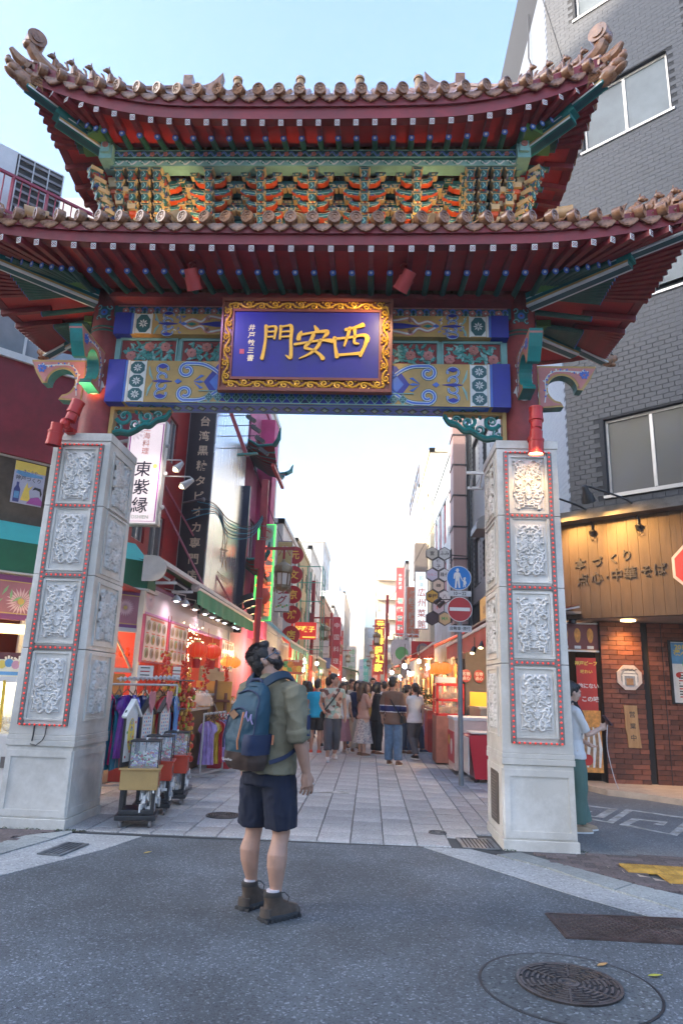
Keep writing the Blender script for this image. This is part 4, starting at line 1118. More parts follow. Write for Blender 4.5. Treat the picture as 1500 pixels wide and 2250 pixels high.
for s in (-1,1):
 for k in range(4): link('bracket_tongue', thin, bw, (s*(1.95+k*.16),0,0))
 link('bracket_set', full, bw, (s*1.90,.1,0))
 for ang, cy in ((-45,-.34),):
  link('bracket_tongue', thin, bw, M=Matrix.Translation((s*2.34,-.26,0)) @ Matrix.Rotation(R(s*45),4,'Z') @ Matrix.Translation((0,.16,.02)) @ Matrix.Scale(1.15,4,(1,0,0)) @ Matrix.Scale(1.1,4,(0,1,0)))
 for k in range(3): link('bracket_set', full, bw, M=Matrix.Translation((s*1.98,-.32+.28*k,0)) @ Matrix.Rotation(R(s*90),4,'Z'))
# connecting rails between the sets
q = MB()
for z, y, mi in ((7.22,-.36,0),(7.45,-.42,0),(7.66,-.55,0)): q.box2((-2.35,y,z), (2.35,y+.05,z+.05), 0)
q.build('bracket_rail', [m_dteal, m_ochre], bw)
# ---- lamps fixed to the gate are things of their own
def spot_can(name, label, group, loc, d, mat, r=.085, L=.26, mouth=None, second=None):
 t = thing(name, label, 'spotlight', loc, 0, group); d = Vector(d).normalized()
 b = MB(); b.cyl(-d*L*.5, -d*L*.1, r*.86, r*.86, 16); b.cyl(-d*L*.1, d*L*.5, r, r, 16, 0, False); b.cyl(-d*L*.14, -d*L*.06, r*1.08, r*1.08, 16)
 b.cyl(d*L*.40, d*L*.5, r*1.06, r*1.06, 16, 0, False)
 b.build('lamp_body', mat, t)
 b = MB(); b.cyl(d*L*.38, d*L*.42, r*.95, r*.95, 16); b.build('lamp_lens', mouth or M('lens_dark', (.05,.05,.055), .1), t)
 return t
m_warm = M_glow('lamp_warm', (1,.72,.38), 6)
RL = 'red twin spotlights on the pillar tops'
for sx, lb1, lb2, lit in ((-1,'red upward spotlight lighting the left column','red downward spotlight above the left carved panels', 'up'),(1,'red upward spotlight on top of the right pillar','red downward spotlight shining on the right carved panels','down')):
 bx = -.85+2.575*sx + (-.14 if sx < 0 else .06)
 dx = .22 if sx < 0 else .05
 spot_can('pillar_spotlight', lb1, None, (bx+dx*.35,7.25,4.50), (dx,.12,1) , m_rlamp, .075, .26, m_warm if lit == 'up' else None)
 spot_can('pillar_spotlight', lb2, None, (bx-dx*.3,7.17,4.18), (-dx*.5,.08,-1), m_rlamp, .082, .26, m_warm if lit == 'down' else None)
 t = thing('lamp_bracket', 'red pivot bracket of the %s pillar spotlights' % ('left' if sx < 0 else 'right'), 'lamp bracket', (bx,7.25,4.34))
 b = MB(); b.ell((0,-.02,0),(.06,.06,.07),10,7); b.cyl((0,0,-.02),(0,.2,-.02), .035, .035, 10); b.box((0,.14,-.04), (.1,.1,.05)); b.build('bracket_arm', m_rlamp, t)
for i, (px, z, d, lb) in enumerate(((-4.05,6.78,(-.8,-.5,-.1),'tan spotlight at the left end of the lower roof'),(-2.43,6.72,(.3,.5,.6),'tan spotlight on the lower roof left of the middle'),(-.95,6.70,(.1,.6,.5),'tan spotlight near the middle of the lower roof'),(.60,6.70,(-.1,.7,.4),'tan spotlight glowing on the lower roof right of the middle'),(2.05,6.80,(.9,-.2,-.0),'tan spotlight at the right end of the lower roof'))):
 t = spot_can('roof_spotlight', lb, 'tan spotlights on the lower roof', (px,6.78,z), d, m_tan, .085, .27, m_warm if i in (1,3) else None)
 b = MB(); b.cyl((0,0,-.22),(0,0,-.02), .02, .02, 8); b.build('lamp_stem', m_tan, t)
for x, lb in ((-2.12,'red spotlight under the lower eave left of the name board'),(.30,'red spotlight under the lower eave right of the name board')):
 t = spot_can('eave_spotlight', lb, 'red spotlights under the eave', (x,6.82,5.96), (.15 if x < -1 else -.5,.55,-.75), M('lamp_pink_red', (.38,.045,.045), .5), .085, .24)
 b = MB(); b.cyl((0,0,.02),(0,0,.2), .02, .02, 8); b.cyl((0,0,.17),(0,0,.2), .06, .06, 12); b.build('lamp_stem', m_red, t)
def lamp(kind, name, loc, energy, col, tgt=None, size=50, r=.04, blend=.6):
 l = bpy.data.lights.new(name, kind); l.energy = energy; l.color = col; l.shadow_soft_size = r
 if kind == 'SPOT': l.spot_size = R(size); l.spot_blend = blend
 o = bpy.data.objects.new(name, l); COL.objects.link(o); o.location = loc
 if tgt is not None: o.rotation_euler = (Vector(loc)-Vector(tgt)).to_track_quat('Z','Y').to_euler()
 return o
lamp('SPOT', 'light_right_panels', (1.75,6.8,4.2), 7, (1,.6,.24), (1.74,7.42,3.66), 42)
lamp('SPOT', 'light_left_column', (-3.48,7.3,4.68), 6, (1,.5,.18), (-3.42,7.7,5.3), 75)
lamp('SPOT', 'light_board_left', (-1.98,6.85,5.82), 4, (.55,.42,1), (-1.5,7.4,5.5), 80)
lamp('SPOT', 'light_board_right', (.12,6.85,5.82), 7, (1,.72,.4), (-.4,7.4,5.4), 110)
lamp('SPOT', 'light_brackets_left', (-2.4,6.86,6.82), 9, (1,.6,.22), (-2.9,7.5,7.3), 120)
lamp('SPOT', 'light_brackets_centre', (-.95,6.9,6.8), 4, (1,.6,.22), (-.95,7.6,7.4), 125)
lamp('SPOT', 'light_brackets_right', (2.0,6.9,6.86), 3, (1,.6,.22), (1.5,7.6,7.4), 120)
lamp('SPOT', 'light_brackets_mid', (.6,6.9,6.82), 5, (1,.6,.2), (.5,7.6,7.4), 110)
# ================================================================== BUILDINGS
def wall_holes(mb, F, x0, x1, y0, y1, holes, depth=.12, mi=0, mr=None):
 """a wall panel with real openings and reveals"""
 xs = sorted({x0,x1,*[min(max(v,x0),x1) for h in holes for v in (h[0],h[2])]}); ys = sorted({y0,y1,*[min(max(v,y0),y1) for h in holes for v in (h[1],h[3])]})
 for xa, xb in zip(xs, xs[1:]):
  for ya, yb in zip(ys, ys[1:]):
   cx, cy = (xa+xb)/2, (ya+yb)/2
   if any(h[0] < cx < h[2] and h[1] < cy < h[3] for h in holes): continue
   mb.add([F @ Vector(p) for p in ((xa,ya,0),(xb,ya,0),(xb,yb,0),(xa,yb,0))], [(0,1,2,3)], mi)
 for h in holes:
  c = [(h[0],h[1]),(h[2],h[1]),(h[2],h[3]),(h[0],h[3])]
  for a, b_ in zip(c, c[1:]+c[:1]):
   mb.add([F @ Vector(p) for p in ((a[0],a[1],0),(b_[0],b_[1],0),(b_[0],b_[1],-depth),(a[0],a[1],-depth))], [(0,1,2,3)], mi if mr is None else mr)
m_alu = M('aluminium', (.5,.48,.45), .4, metal=.3, var=.08)
m_aluw = M('white_frame', (.62,.62,.6), .5, var=.08)
m_pane = M_glass('window_glass', (.10,.115,.12), .08)
m_frost = M('frosted_glass', (.2,.19,.15), .14, var=.35, scale=1.1, spec=.9, col2=(.12,.12,.12))  # frosted pane, its warm reflections put into the noise-mixed colour
m_curt = M('curtain', (.3,.32,.33), .5, var=.06, stretch=(30,30,1), scale=2)
m_pane2 = M('glass_pale', (.10,.12,.13), .3, var=.35, scale=.9, spec=.25)
def window(parent, F, x0, y0, x1, y1, cols=2, depth=.1, fm=None, gm=None, fw=.045, rows=1, name='window', sill=False):
 fm = fm or m_alu; gm = gm or m_pane
 q = MB(); q.strip([(x0+fw/2,y0+fw/2),(x1-fw/2,y0+fw/2),(x1-fw/2,y1-fw/2),(x0+fw/2,y1-fw/2)], fw, F, -depth, -depth+.05, closed=True)
 for i in range(1, cols): x = x0+(x1-x0)*i/cols; q.strip([(x,y0+fw),(x,y1-fw)], fw*.9, F, -depth, -depth+.055)
 for i in range(1, rows): y = y0+(y1-y0)*i/rows; q.strip([(x0+fw,y),(x1-fw,y)], fw*.8, F, -depth, -depth+.05)
 if sill: q.prism(rect(x0-.06,y0-.05,x1+.06,y0), F, -depth, .04)
 w_ = q.build(name, fm, parent)
 for i in range(cols):
  xa, xb = x0+(x1-x0)*i/cols, x0+(x1-x0)*(i+1)/cols
  g = MB(); g.prism(rect(xa+fw*.3,y0+fw*.3,xb-fw*.3,y1-fw*.3), F, -depth+.005, -depth+.02+.012*(i % 2)); g.build('pane', gm, w_)
 return w_
# ------------------------------------------------ right: grey tiled corner building with the noodle shop
m_gb = M('grey_tile', (.046,.05,.058), .5, var=.22, scale=7, rand=.07, spec=.35)
m_gmort = M('grey_mortar', (.022,.023,.026), .85)
m_lmort = M('pale_mortar', (.3,.29,.27), .9)
m_rb = M('red_brick', (.17,.055,.03), .6, var=.3, scale=9, rand=.45, bump=.12, bscale=70)
m_mort = M('dark_joint', (.03,.026,.024), .9)
m_wood = M_wood('sign_wood', (.072,.042,.021), (.11,.066,.036), 2.2, (7,7,.8), .55)
m_dark = M('dark_interior', (.025,.022,.02), .8)
m_black = M('black_metal', (.018,.018,.02), .45, var=.2)
m_ink = M('black_ink', (.03,.03,.03), .6)
GB = thing('grey_tiled_building', 'tall grey tiled corner building with a timber noodle shop sign behind the right pillar', 'building', (3.65,12.35,0))
wo = Vector((3.65,12.35,0))
def rel(F, o): m = F.copy(); m.translation = m.translation-Vector(o); return m
CHr = frame((0,0,0), (.766,-.643,0), (0,0,1))
SDr = frame((0,0,0), (0,-1,0), (0,0,1))      # street side: x runs towards the camera (negative u = further away)
holesC = [(.68,4.97,2.3,6.42),(.66,12.3,2.36,13.7),(.66,15.75,2.36,17.2),(1.5,8.62,3.2,9.9)]
q = MB();
wall_holes(q, CHr, 0, 3.6, 2.85, 7.9, [h for h in holesC if h[3] < 7.9], .16)
wall_holes(q, CHr, 0, 3.6, 7.9, 8.75, [(h[0],h[1],h[2],min(h[3],8.75)) for h in holesC if 7.9 < h[1] < 8.75], .16, 1)
wall_holes(q, CHr, 0, 3.6, 8.75, 20, [(h[0],max(h[1],8.75),h[2],h[3]) for h in holesC if h[3] > 8.75], .16)
holesS = [(-9.6,8.75,-8.3,10.0),(-12.0,8.7,-10.6,10.4),(-9.9,5.15,-8.6,6.35),(-11.8,5.1,-10.6,6.75),(-3.6,13.2,-2.2,15.2),(-3.4,9.0,-2.1,10.6)]
wall_holes(q, SDr, -12.6, 0, 4.45, 20, holesS, .14)
q.add([(0,0,20),(2.75,-2.3,20),(12,-2.3,20),(12,12.6,20),(0,12.6,20)], [(0,1,2,3,4)])
q.add([CHr @ Vector((3.6,2.85,0)), CHr @ Vector((3.6,2.85,0))+Vector((9,0,0)), CHr @ Vector((3.6,20,0))+Vector((9,0,0)), CHr @ Vector((3.6,20,0))], [(0,1,2,3)])
q.add([(0,12.6,2.5),(0,12.6,20),(12,12.6,20),(12,12.6,2.5)], [(0,1,2,3)])
q.add([CHr @ Vector((3.6,0,0)), CHr @ Vector((3.6,0,0))+Vector((9,0,0)), CHr @ Vector((3.6,2.85,0))+Vector((9,0,0)), CHr @ Vector((3.6,2.85,0))], [(0,1,2,3)])
gw = q.build('wall', [m_gmort, m_lmort], GB)
def inhole(hs, xa, ya, xb, yb): return any(xa < h[2] and xb > h[0] and ya < h[3] and yb > h[1] for h in hs)
tb = MB(); tb.box((0,0,.005), (.202,.0875,.010), taper=.97); tbm = tb.mesh('wall_tile', m_gb)
cand = []
rest = MB()
for j in range(int((17.6-4.64)/.092)):
 z = 4.66+j*.092
 for i in range(14):
  u = .1+i*.207+(j % 2)*.1035
  if u > 2.75 or inhole(holesC, u-.1, z-.04, u+.1, z+.04): continue
  cand.append((z, u))
for z in [4.66+j*.092 for j in range(1,141,2)]: rest.add([CHr @ Vector((.048+a*.0485,z+b_*.0437,d)) for d in (0,.008) for a, b_ in ((-1,-1),(1,-1),(1,1),(-1,1))], [(4,5,6,7),(0,1,5,4),(1,2,6,5),(2,3,7,6),(3,0,4,7)])
for z in [4.55+j*.092 for j in range(1,141,2)]: rest.add([SDr @ Vector((-.048+a*.0485,z+b_*.0437,d)) for d in (0,.008) for a, b_ in ((-1,-1),(1,-1),(1,1),(-1,1))], [(4,5,6,7),(0,1,5,4),(1,2,6,5),(2,3,7,6),(3,0,4,7)])
for k, (z, u) in enumerate(cand):
 if k < 295: link('wall_tile', tbm, gw, M=CHr @ Matrix.Translation((u,z,rng.uniform(-.001,.002))))
 else:
  rest.box((0,0,0), (.197,.083,.012), M=None) if False else rest.add([CHr @ Vector((u+a*.101,z+b_*.0437,d)) for d in (0,.008) for a, b_ in ((-1,-1),(1,-1),(1,1),(-1,1))], [(4,5,6,7),(0,1,5,4),(1,2,6,5),(2,3,7,6),(3,0,4,7)])
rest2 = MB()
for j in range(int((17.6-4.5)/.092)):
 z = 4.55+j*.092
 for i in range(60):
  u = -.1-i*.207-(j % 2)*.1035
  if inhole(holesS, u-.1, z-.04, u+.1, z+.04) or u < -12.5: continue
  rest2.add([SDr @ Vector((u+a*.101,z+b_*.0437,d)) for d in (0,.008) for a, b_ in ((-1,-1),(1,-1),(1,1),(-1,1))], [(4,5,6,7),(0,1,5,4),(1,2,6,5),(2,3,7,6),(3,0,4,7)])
rest2.build('wall_tiles_street_side', M('grey_tile_sky_sheen', (.21,.225,.245), .35, var=.15, scale=7, spec=.5), gw, kind='stuff')  # sky reflection on the street side put into a paler tile colour
rest.build('wall_tiles_upper', m_gb, gw, kind='stuff')
for h, gm in zip(holesC, (m_frost, m_pane2, m_pane2, m_pane2)): window(GB, CHr, *h, cols=2, depth=.13, gm=gm, fw=.06, sill=True)
for h in holesS[:4]: window(GB, SDr, *h, cols=1, depth=.12, gm=m_curt, fm=m_black, fw=.05)
for h in holesS[4:]: window(GB, SDr, *h, cols=2, depth=.12, gm=m_pane, fm=m_black)
# rounded metal hood and tray over street-side windows
q = MB(); F = frame((-.0,8.6,6.45), (-1,0,0), (0,0,1))
q.prism([(0,0),(.42,0)]+[(.42*math.cos(R(a)), .35*math.sin(R(a))+.12) for a in range(0,91,15)]+[(0,.47)], F, 0, 1.3); q.build('window_hood', M('hood_metal', (.2,.19,.18), .4, metal=.4), GB)
q = MB(); q.box((-.25,9.9,8.15), (.5,.1,.09)); q.box((-.33,9.3,8.5), (.55,.1,.09)); q.beam((-.1,9.9,8.15), (-.1,9.3,8.5), .05, .05); q.beam((-.4,9.9,8.15), (-.4,9.3,8.5), .05, .05); q.build('clothes_rail', m_aluw, GB)
q = MB()
for u, z in ((0.02,4.75),(0.02,9),(0.02,13)): pass
q.beam(CHr @ Vector((.32,14.9,.03)), CHr @ Vector((-.25,18,.03)), .02, .02)
q.tube([(-.02,1.2,14),(-.05,1.2,16.3),(-.1,1.25,16.6),(-.05,1.3,18)], .02, 6); q.build('cable', m_black, GB)
# ledge and timber sign board above the shop
q = MB(); q.prism(rect(-.35,4.58,3.6,4.70), CHr, 0, .3); q.prism(rect(-.4,4.5,3.6,4.57), CHr, -.1, .42); q.build('ledge', M('weathered_ledge', (.10,.095,.09), .7, var=.3, dirt=.4), GB)
sgn = MB(); sgn.prism(rect(-.55,2.84,3.6,4.48), CHr, -.3, .12); sb = sgn.build('sign_board', m_mort, GB)
for i in range(24):
 x = -.55+i*.174; q = MB(); q.prism(rect(x+.002,2.80,x+.172,4.5), CHr, .12, .14+rng.uniform(0,.003)); q.build('plank', m_wood, sb)
q = MB(); m_let = M('raised_letter', (.055,.045,.04), .5)
for t_, x, y, s in (('本',.17,3.76,.165),('づ',.48,3.78,.15),('く',.76,3.80,.15),('り',.99,3.84,.16),('点',.20,3.48,.17),('心',.46,3.50,.17),('・',.63,3.50,.14),('中',.80,3.52,.17),('華',1.03,3.53,.175),('そ',1.28,3.54,.16),('ば',1.51,3.56,.165)):
 q = MB(); write(q, t_, CHr, x, y, s*1.28, 0, .145, thick=.02, bold=.012); q.build('raised_letter', m_let, sb)
q = MB(); q.prism(ngon(8,.42,2.1,3.55,R(22.5)), CHr, .15, .2, 0); q.prism(ngon(8,.37,2.1,3.55,R(22.5)), CHr, .2, .21, 1); q.build('octagon_emblem', [M('emblem_edge', (.6,.5,.45), .5), M('emblem_red', (.55,.05,.05), .45)], sb)
# soffit and ground floor
q = MB(); q.add([CHr @ Vector((-.55,2.79,.12)), CHr @ Vector((3.6,2.79,.12)), Vector((9,0,2.79)), Vector((-.3,3,2.79)), Vector((-.3,.4,2.79))], [(0,1,2,3,4)]); q.build('soffit', M('soffit_cream', (.32,.25,.2), .7), GB)
q = MB(); q.cyl((.75,-.36,2.76),(.75,-.36,2.785), .12, .12, 20); q.build('downlight', M_glow('downlight_lens', (1,.72,.35), 1.5), GB)
q = MB(); q.cyl((-.12,-.1,2.72),(-.12,-.1,2.785), .07, .07, 16); q.build('downlight', m_black, GB)
# brick wall: every brick its own piece
bwp = MB(); bwp.box2((.37,0,.02), (1.08,.3,2.78)); bwp.box2((1.2,.03,.02), (4.5,.3,2.78)); bwp.box2((.36,.02,.02), (.4,.6,2.78))
bwo = bwp.build('brick_wall', m_mort, GB)
def brick_mesh(w_): b = MB(); b.box((0,0,0), (w_,.03,.073), taper=1); return b.mesh('brick', m_rb)
bm = {k: brick_mesh(k) for k in (.272,.132)}
for j in range(33):
 z = .13+j*.0815
 for (xa, xb, yy) in ((.37,1.08,-.005),(1.2,2.95,.024)):
  x = xa; first = True
  while x < xb-.02:
   L = .28 if not (first and j % 2) else .14
   L = min(L, xb-x); first = False
   if L > .2: me, s = bm[.272], (L-.008)/.272
   else: me, s = bm[.132], (L-.008)/.132
   o = link('brick', me, bwo, M=Matrix.Translation((x+L/2, yy+rng.uniform(-.003,.003), z)) @ Matrix.Scale(s,4,(1,0,0))); x += L
q = MB(); q.box2((1.08,.06,.02), (1.2,.3,2.78)); q.build('downpipe_recess', m_dark, GB)
q = MB(); q.cyl((1.42,-.02,.02),(1.42,-.02,2.78), .006, .006, 6); q.build('cable', m_black, GB)
q = MB(); q.box2((-1.0,1.4,.0), (.36,1.5,2.8)); q.box2((-1.0,.5,.0), (-.96,1.5,2.8)); q.box2((.34,.3,0),(.37,1.5,2.8)); q.build('entrance_recess', m_dark, GB)
for i in range(6):
 q = MB(); q.box2((-.75+i*.1,1.0,.1), (-.71+i*.1,1.05,2.3)); q.build('door_slat', M('slat_brown', (.06,.035,.025), .6), GB)
# step in front of the shop
b = MB(); b.prism([(3.55,12.0),(3.72,11.5),(4.2,11.15),(4.62,10.65),(60,10.0),(60,12.6),(3.4,12.6)], I4, -.05, .10); struct('shop_step', b, m_cream)
# photo menu strip, hanging banner, octagon plaque, open plank, framed poster: things on the wall
def flat_thing(name, label, cat, F, w_, h_, mats, draw=None, th=.02, framew=0, group=None, o=None):
 t = thing(name, label, cat, F.translation, 0, group); G = F.copy(); G.translation = (0,0,0)
 q = MB(); q.prism(rect(-w_/2,-h_/2,w_/2,h_/2), G, 0, th, 0); q.build('panel', mats[0], t)
 if framew:
  q = MB(); q.strip([(-w_/2,-h_/2),(w_/2,-h_/2),(w_/2,h_/2),(-w_/2,h_/2)], framew, G, -.005, th+.015, closed=True); q.build('rim', mats[1], t)
 if draw:
  q = MB(); draw(q, G, th); q.build('print', mats, t)
 return t
m_rp = M('banner_red', (.45,.035,.025), .6, var=.15)
m_wp = M('print_white', (.7,.68,.64), .6)
m_or = M('print_orange', (.65,.28,.06), .6, var=.35, scale=14)
m_yp = M('print_yellow', (.75,.55,.1), .6)
m_brownp = M('print_brown', (.35,.2,.1), .6, var=.4, scale=16)
m_bluep = M('print_blue', (.12,.3,.5), .6, var=.25)
m_greenp = M('print_green', (.12,.4,.14), .6)
m_pinkp = M('print_pink', (.6,.3,.36), .6, var=.2)
def d(q, F, t):
 for i in range(4):
  x = -.34+i*.22; q.prism([(x+.055*math.cos(a)*(1+.1*math.sin(3*a)), .03+.13*math.sin(a)) for a in np.linspace(0,6.0,14)], F, t, t+.004, 2); q.prism(rect(x-.06,-.2,x+.05,-.15), F, t, t+.004, 1)
 q.strip([(-.46,-.225),(.46,-.225)], .03, F, t, t+.005, 3)
flat_thing('menu_light_box', 'red strip of food photos above the noodle shop entrance', 'menu sign', FR((3.55,12.45,2.5)), .95, .48, [M('light_box_ground', (.17,.03,.02), .4), m_wp, m_or, m_brownp], d, .05, .03)
def d(q, F, t):
 write(q, '神戸ビーフ', F, 0, .80, .078, 3, t+.002, bold=.03, skew=.1); write(q, '味わい', F, 0, .66, .07, 3, t+.002, bold=.02)
 write(q, '他にない', F, .02, .42, .09, 1, t+.002, bold=.02); write(q, 'この味', F, .04, .2, .10, 1, t+.002, bold=.02)
 q.prism(rect(-.2,-.98,.2,.02), F, t, t+.002, 2)
 for i in range(7): q.strip([(-.16+i*.05,-.9),(-.13+i*.05,-.6),(-.1+i*.04,-.25)], [.03,.05,.02], F, t+.002, t+.012, 4 if i % 2 else 1)
 q.prism(ngon(16,.09,-.06,-.78), F, t+.012, t+.016, 0)
flat_thing('hanging_banner', 'tall red and orange cloth banner with white writing beside the brick wall', 'banner', FR((3.74,12.3,1.24)), .34, 1.8, [m_rp, m_wp, m_or, m_yp, m_brownp], d, .008)
def d(q, F, t):
 for i in range(12): q.prism(rect(-.06,.35-i*.07,-.06+.12*rng.random(),.37-i*.07), F, t, t+.002, 2)
 q.prism(ngon(7,.06,0,.25), F, t, t+.003, 3)
flat_thing('paper_menu', 'narrow pale paper menu left of the red cloth banner', 'poster', FR((3.28,12.42,1.78)), .24, .95, [m_wp, m_wp, m_ink, m_rp], d, .006)
t = thing('octagon_plaque', 'white octagonal plaque with a picture of a gate on the brick wall', 'plaque', (4.47,12.345,1.83))
F = FR((0,-.02,0)); q = MB(); q.prism(ngon(8,.225,0,0,R(22.5)), F, -.01, .03); q.build('frame', M('plaque_white', (.62,.52,.46), .5), t)
F = F @ Matrix.Scale(.82,4,(1,0,0)) @ Matrix.Scale(.82,4,(0,1,0)); q = MB(); q.prism(ngon(8,.195,0,0,R(22.5)), F, .03, .034, 0)
q.prism(rect(-.15,-.16,-.11,.03), F, .034, .04, 1); q.prism(rect(.11,-.16,.15,.03), F, .034, .04, 1); q.prism([(-.17,.03),(.17,.03),(.13,.07),(-.13,.07)], F, .034, .04, 1); q.prism([(-.13,.09),(.13,.09),(.09,.13),(-.09,.13)], F, .034, .04, 1); q.prism(rect(-.07,-.16,.07,-.02), F, .034, .038, 2)
for i in range(8): q.strip(arc(-.14+i*.04,.14+.02*(i % 2),.016,0,250,5), .01, F, .034, .037, 3)
q.build('picture', [M('plaque_grey', (.3,.3,.3), .5, var=.3, scale=20), m_wp, m_brownp, m_ink], t)
t = thing('open_sign_plank', 'rough wooden plank with black characters hung on the brick wall', 'wooden sign', (4.46,12.33,1.03))
F = FR((0,0,0)) @ Matrix.Scale(.8,4); q = MB(); q.prism([(-.15,.42),(.13,.42),(.135,.1),(.15,-.2),(.17,-.44),(-.1,-.44),(-.11,-.2),(-.14,-.05),(-.13,.2)], F, -.0, .035); q.build('plank', M_wood('plank_wood', (.32,.17,.065), (.45,.27,.12), 2, (9,9,1.2)), t, bevel=.006)
q = MB(); write(q, '営業中', F, .015, 0, .135, 0, .036, True, 1.75, .01); q.build('lettering', m_ink, t)
def d(q, F, t):
 q.prism(rect(-.31,.14,.31,.5), F, t, t+.002, 2); write(q, '2019', F, -.12, .42, .11, 3, t+.003, bold=.03); write(q, '選べる', F, -.08, .31, .12, 3, t+.003, bold=.03)
 q.prism(ngon(14,.12,-.0,.13), F, t+.003, t+.006, 4); q.prism(ngon(14,.08,.0,.15), F, t+.006, t+.009, 1)
 for i in range(10): q.prism(rect(-.2,-.02-i*.045,-.2+.4*rng.random(),.0-i*.045), F, t, t+.002, 5 if i % 3 else 6)
 q.prism(ngon(10,.045,-.2,-.05), F, t+.002, t+.005, 6)
flat_thing('framed_poster', 'black framed blue and white poster at the right edge of the brick wall', 'poster', FR((5.52,12.36,1.95)), .64, 1.05, [m_wp, m_black, m_bluep, m_yp, m_greenp, m_ink, m_rp], d, .02, .05)
# gooseneck lamps
for x, lb in ((.42,'black gooseneck lamp over the timber sign, partly behind the right pillar'),(1.22,'black gooseneck lamp over the middle of the timber sign')):
 o = wo+CHr @ Vector((x,4.42,.14)); t = thing('gooseneck_lamp', lb, 'wall lamp', o, math.atan2(-.643,.766), 'gooseneck lamps over the timber sign')
 q = MB(); pts = smooth_path([(0,-.02,-.12),(0,-.03,.06),(-.04,-.16,.28),(-.3,-.5,.42),(-.52,-.78,.50)],4); q.tube(pts, .018, 8); q.cyl((0,0,-.16),(0,-.05,-.1), .05, .05, 10); q.build('lamp_arm', m_black, t)
 q = MB(); M_ = Matrix.Rotation(R(32),4,'X'); q.lathe([(.03,.1),(.05,.08),(.055,0),(.1,-.1),(.115,-.2),(.1,-.2)], 16, (-.55,-.80,.42), 0, M_); q.build('lamp_shade', m_black, t, sharp=60)
 q = MB(); q.ell(Vector((-.55,-.80,.42))+M_.to_3x3() @ Vector((0,0,-.16)), .06, 10, 7); q.build('bulb', M_glow('sign_bulb', (1,.7,.3), 4), t)
 q = MB(); q.tube([(.02,-.04,-.16),(.06,-.04,-.24),(.0,-.04,-.28),(-.04,-.04,-.2)], .008, 5); q.build('cable', m_black, t)
 h = t.matrix_basis; hp = Vector(o)+Matrix.Rotation(math.atan2(-.643,.766),3,'Z') @ Vector((-.55,-.72,.2)); tg = wo+CHr @ Vector((x-.1+.2,3.8,.14))
 lamp('SPOT', 'light_timber_sign', hp, 52, (1,.55,.16), tg, 95, .05, .8)
lamp('SPOT', 'light_brick_wall', (4.4,12.05,2.72), 12, (1,.55,.18), (4.4,12.3,1.6), 120, .06, .9)
lamp('POINT', 'light_entrance', (3.4,12.9,2.4), 8, (1,.6,.3), r=.1)
# ------------------------------------------------ left: red corner building with the green awning
m_rw = M('red_wall', (.24,.02,.032), .6, var=.14, scale=3, dirt=.25, bump=.1, bscale=30)
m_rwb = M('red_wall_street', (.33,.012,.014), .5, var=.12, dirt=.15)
m_dgreen = M('awning_green', (.008,.12,.06), .6, var=.12)
m_tgreen = M('awning_teal', (.05,.42,.38), .5, var=.08)
m_wht = M('white_panel', (.62,.62,.62), .5, var=.05, dirt=.1)
RB = thing('red_corner_building', 'dark red corner building with a green awning and roof railing at the left', 'building', (-4.5,12,0))
CHl = frame((0,0,0), (.707,.707,0), (0,0,1)); SDl = frame((0,0,0), (0,1,0), (0,0,1))
hl = [(-2.6,3.86,-1.42,5.06),(-4.2,3.86,-2.66,5.06),(-1.35,3.86,-.2,5.06),(-4.2,6.82,-.15,7.6)]
q = MB(); wall_holes(q, CHl, -4.6, 0, 3.2, 9.3, hl, .14)
hs2 = [(.3,4.1,1.0,5.0),(1.3,3.9,2.2,4.9),(1.9,6.2,2.5,7.2)]
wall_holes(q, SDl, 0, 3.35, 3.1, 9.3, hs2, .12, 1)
q.add([CHl @ Vector((-4.6,3.2,0)), CHl @ Vector((-4.6,3.2,0))+Vector((-14,0,0)), CHl @ Vector((-4.6,9.3,0))+Vector((-14,0,0)), CHl @ Vector((-4.6,9.3,0))], [(3,2,1,0)])
q.add([CHl @ Vector((-4.6,9.3,0)), (0,0,9.3), (0,3.35,9.3), (-17,3.35,9.3), CHl @ Vector((-4.6,9.3,0))+Vector((-14,0,0))], [(0,1,2,3,4)])
q.add([CHl @ Vector((-4.6,0,0)), CHl @ Vector((-4.6,0,0))+Vector((-14,0,0)), CHl @ Vector((-4.6,3.2,0))+Vector((-14,0,0)), CHl @ Vector((-4.6,3.2,0))], [(3,2,1,0)])
q.build('wall', [m_rw, m_rwb], RB)
q = MB(); q.prism(rect(-4.4,6.70,.05,6.82), CHl, -.1, .06); q.prism(rect(-4.4,7.6,.05,7.68), CHl, -.1, .05); q.build('ledge', m_aluw, RB)
window(RB, CHl, *hl[0], cols=1, gm=M('window_brown', (.09,.075,.06), .2, var=.3, spec=.7)); window(RB, CHl, *hl[1], cols=2, gm=m_pane); window(RB, CHl, *hl[2], cols=1, gm=m_pane)
window(RB, CHl, *hl[3], cols=4, gm=M_glass('glass_grey', (.25,.28,.3), .15), fm=m_aluw)
for h in hs2: window(RB, SDl, *h, cols=2, gm=m_pane)
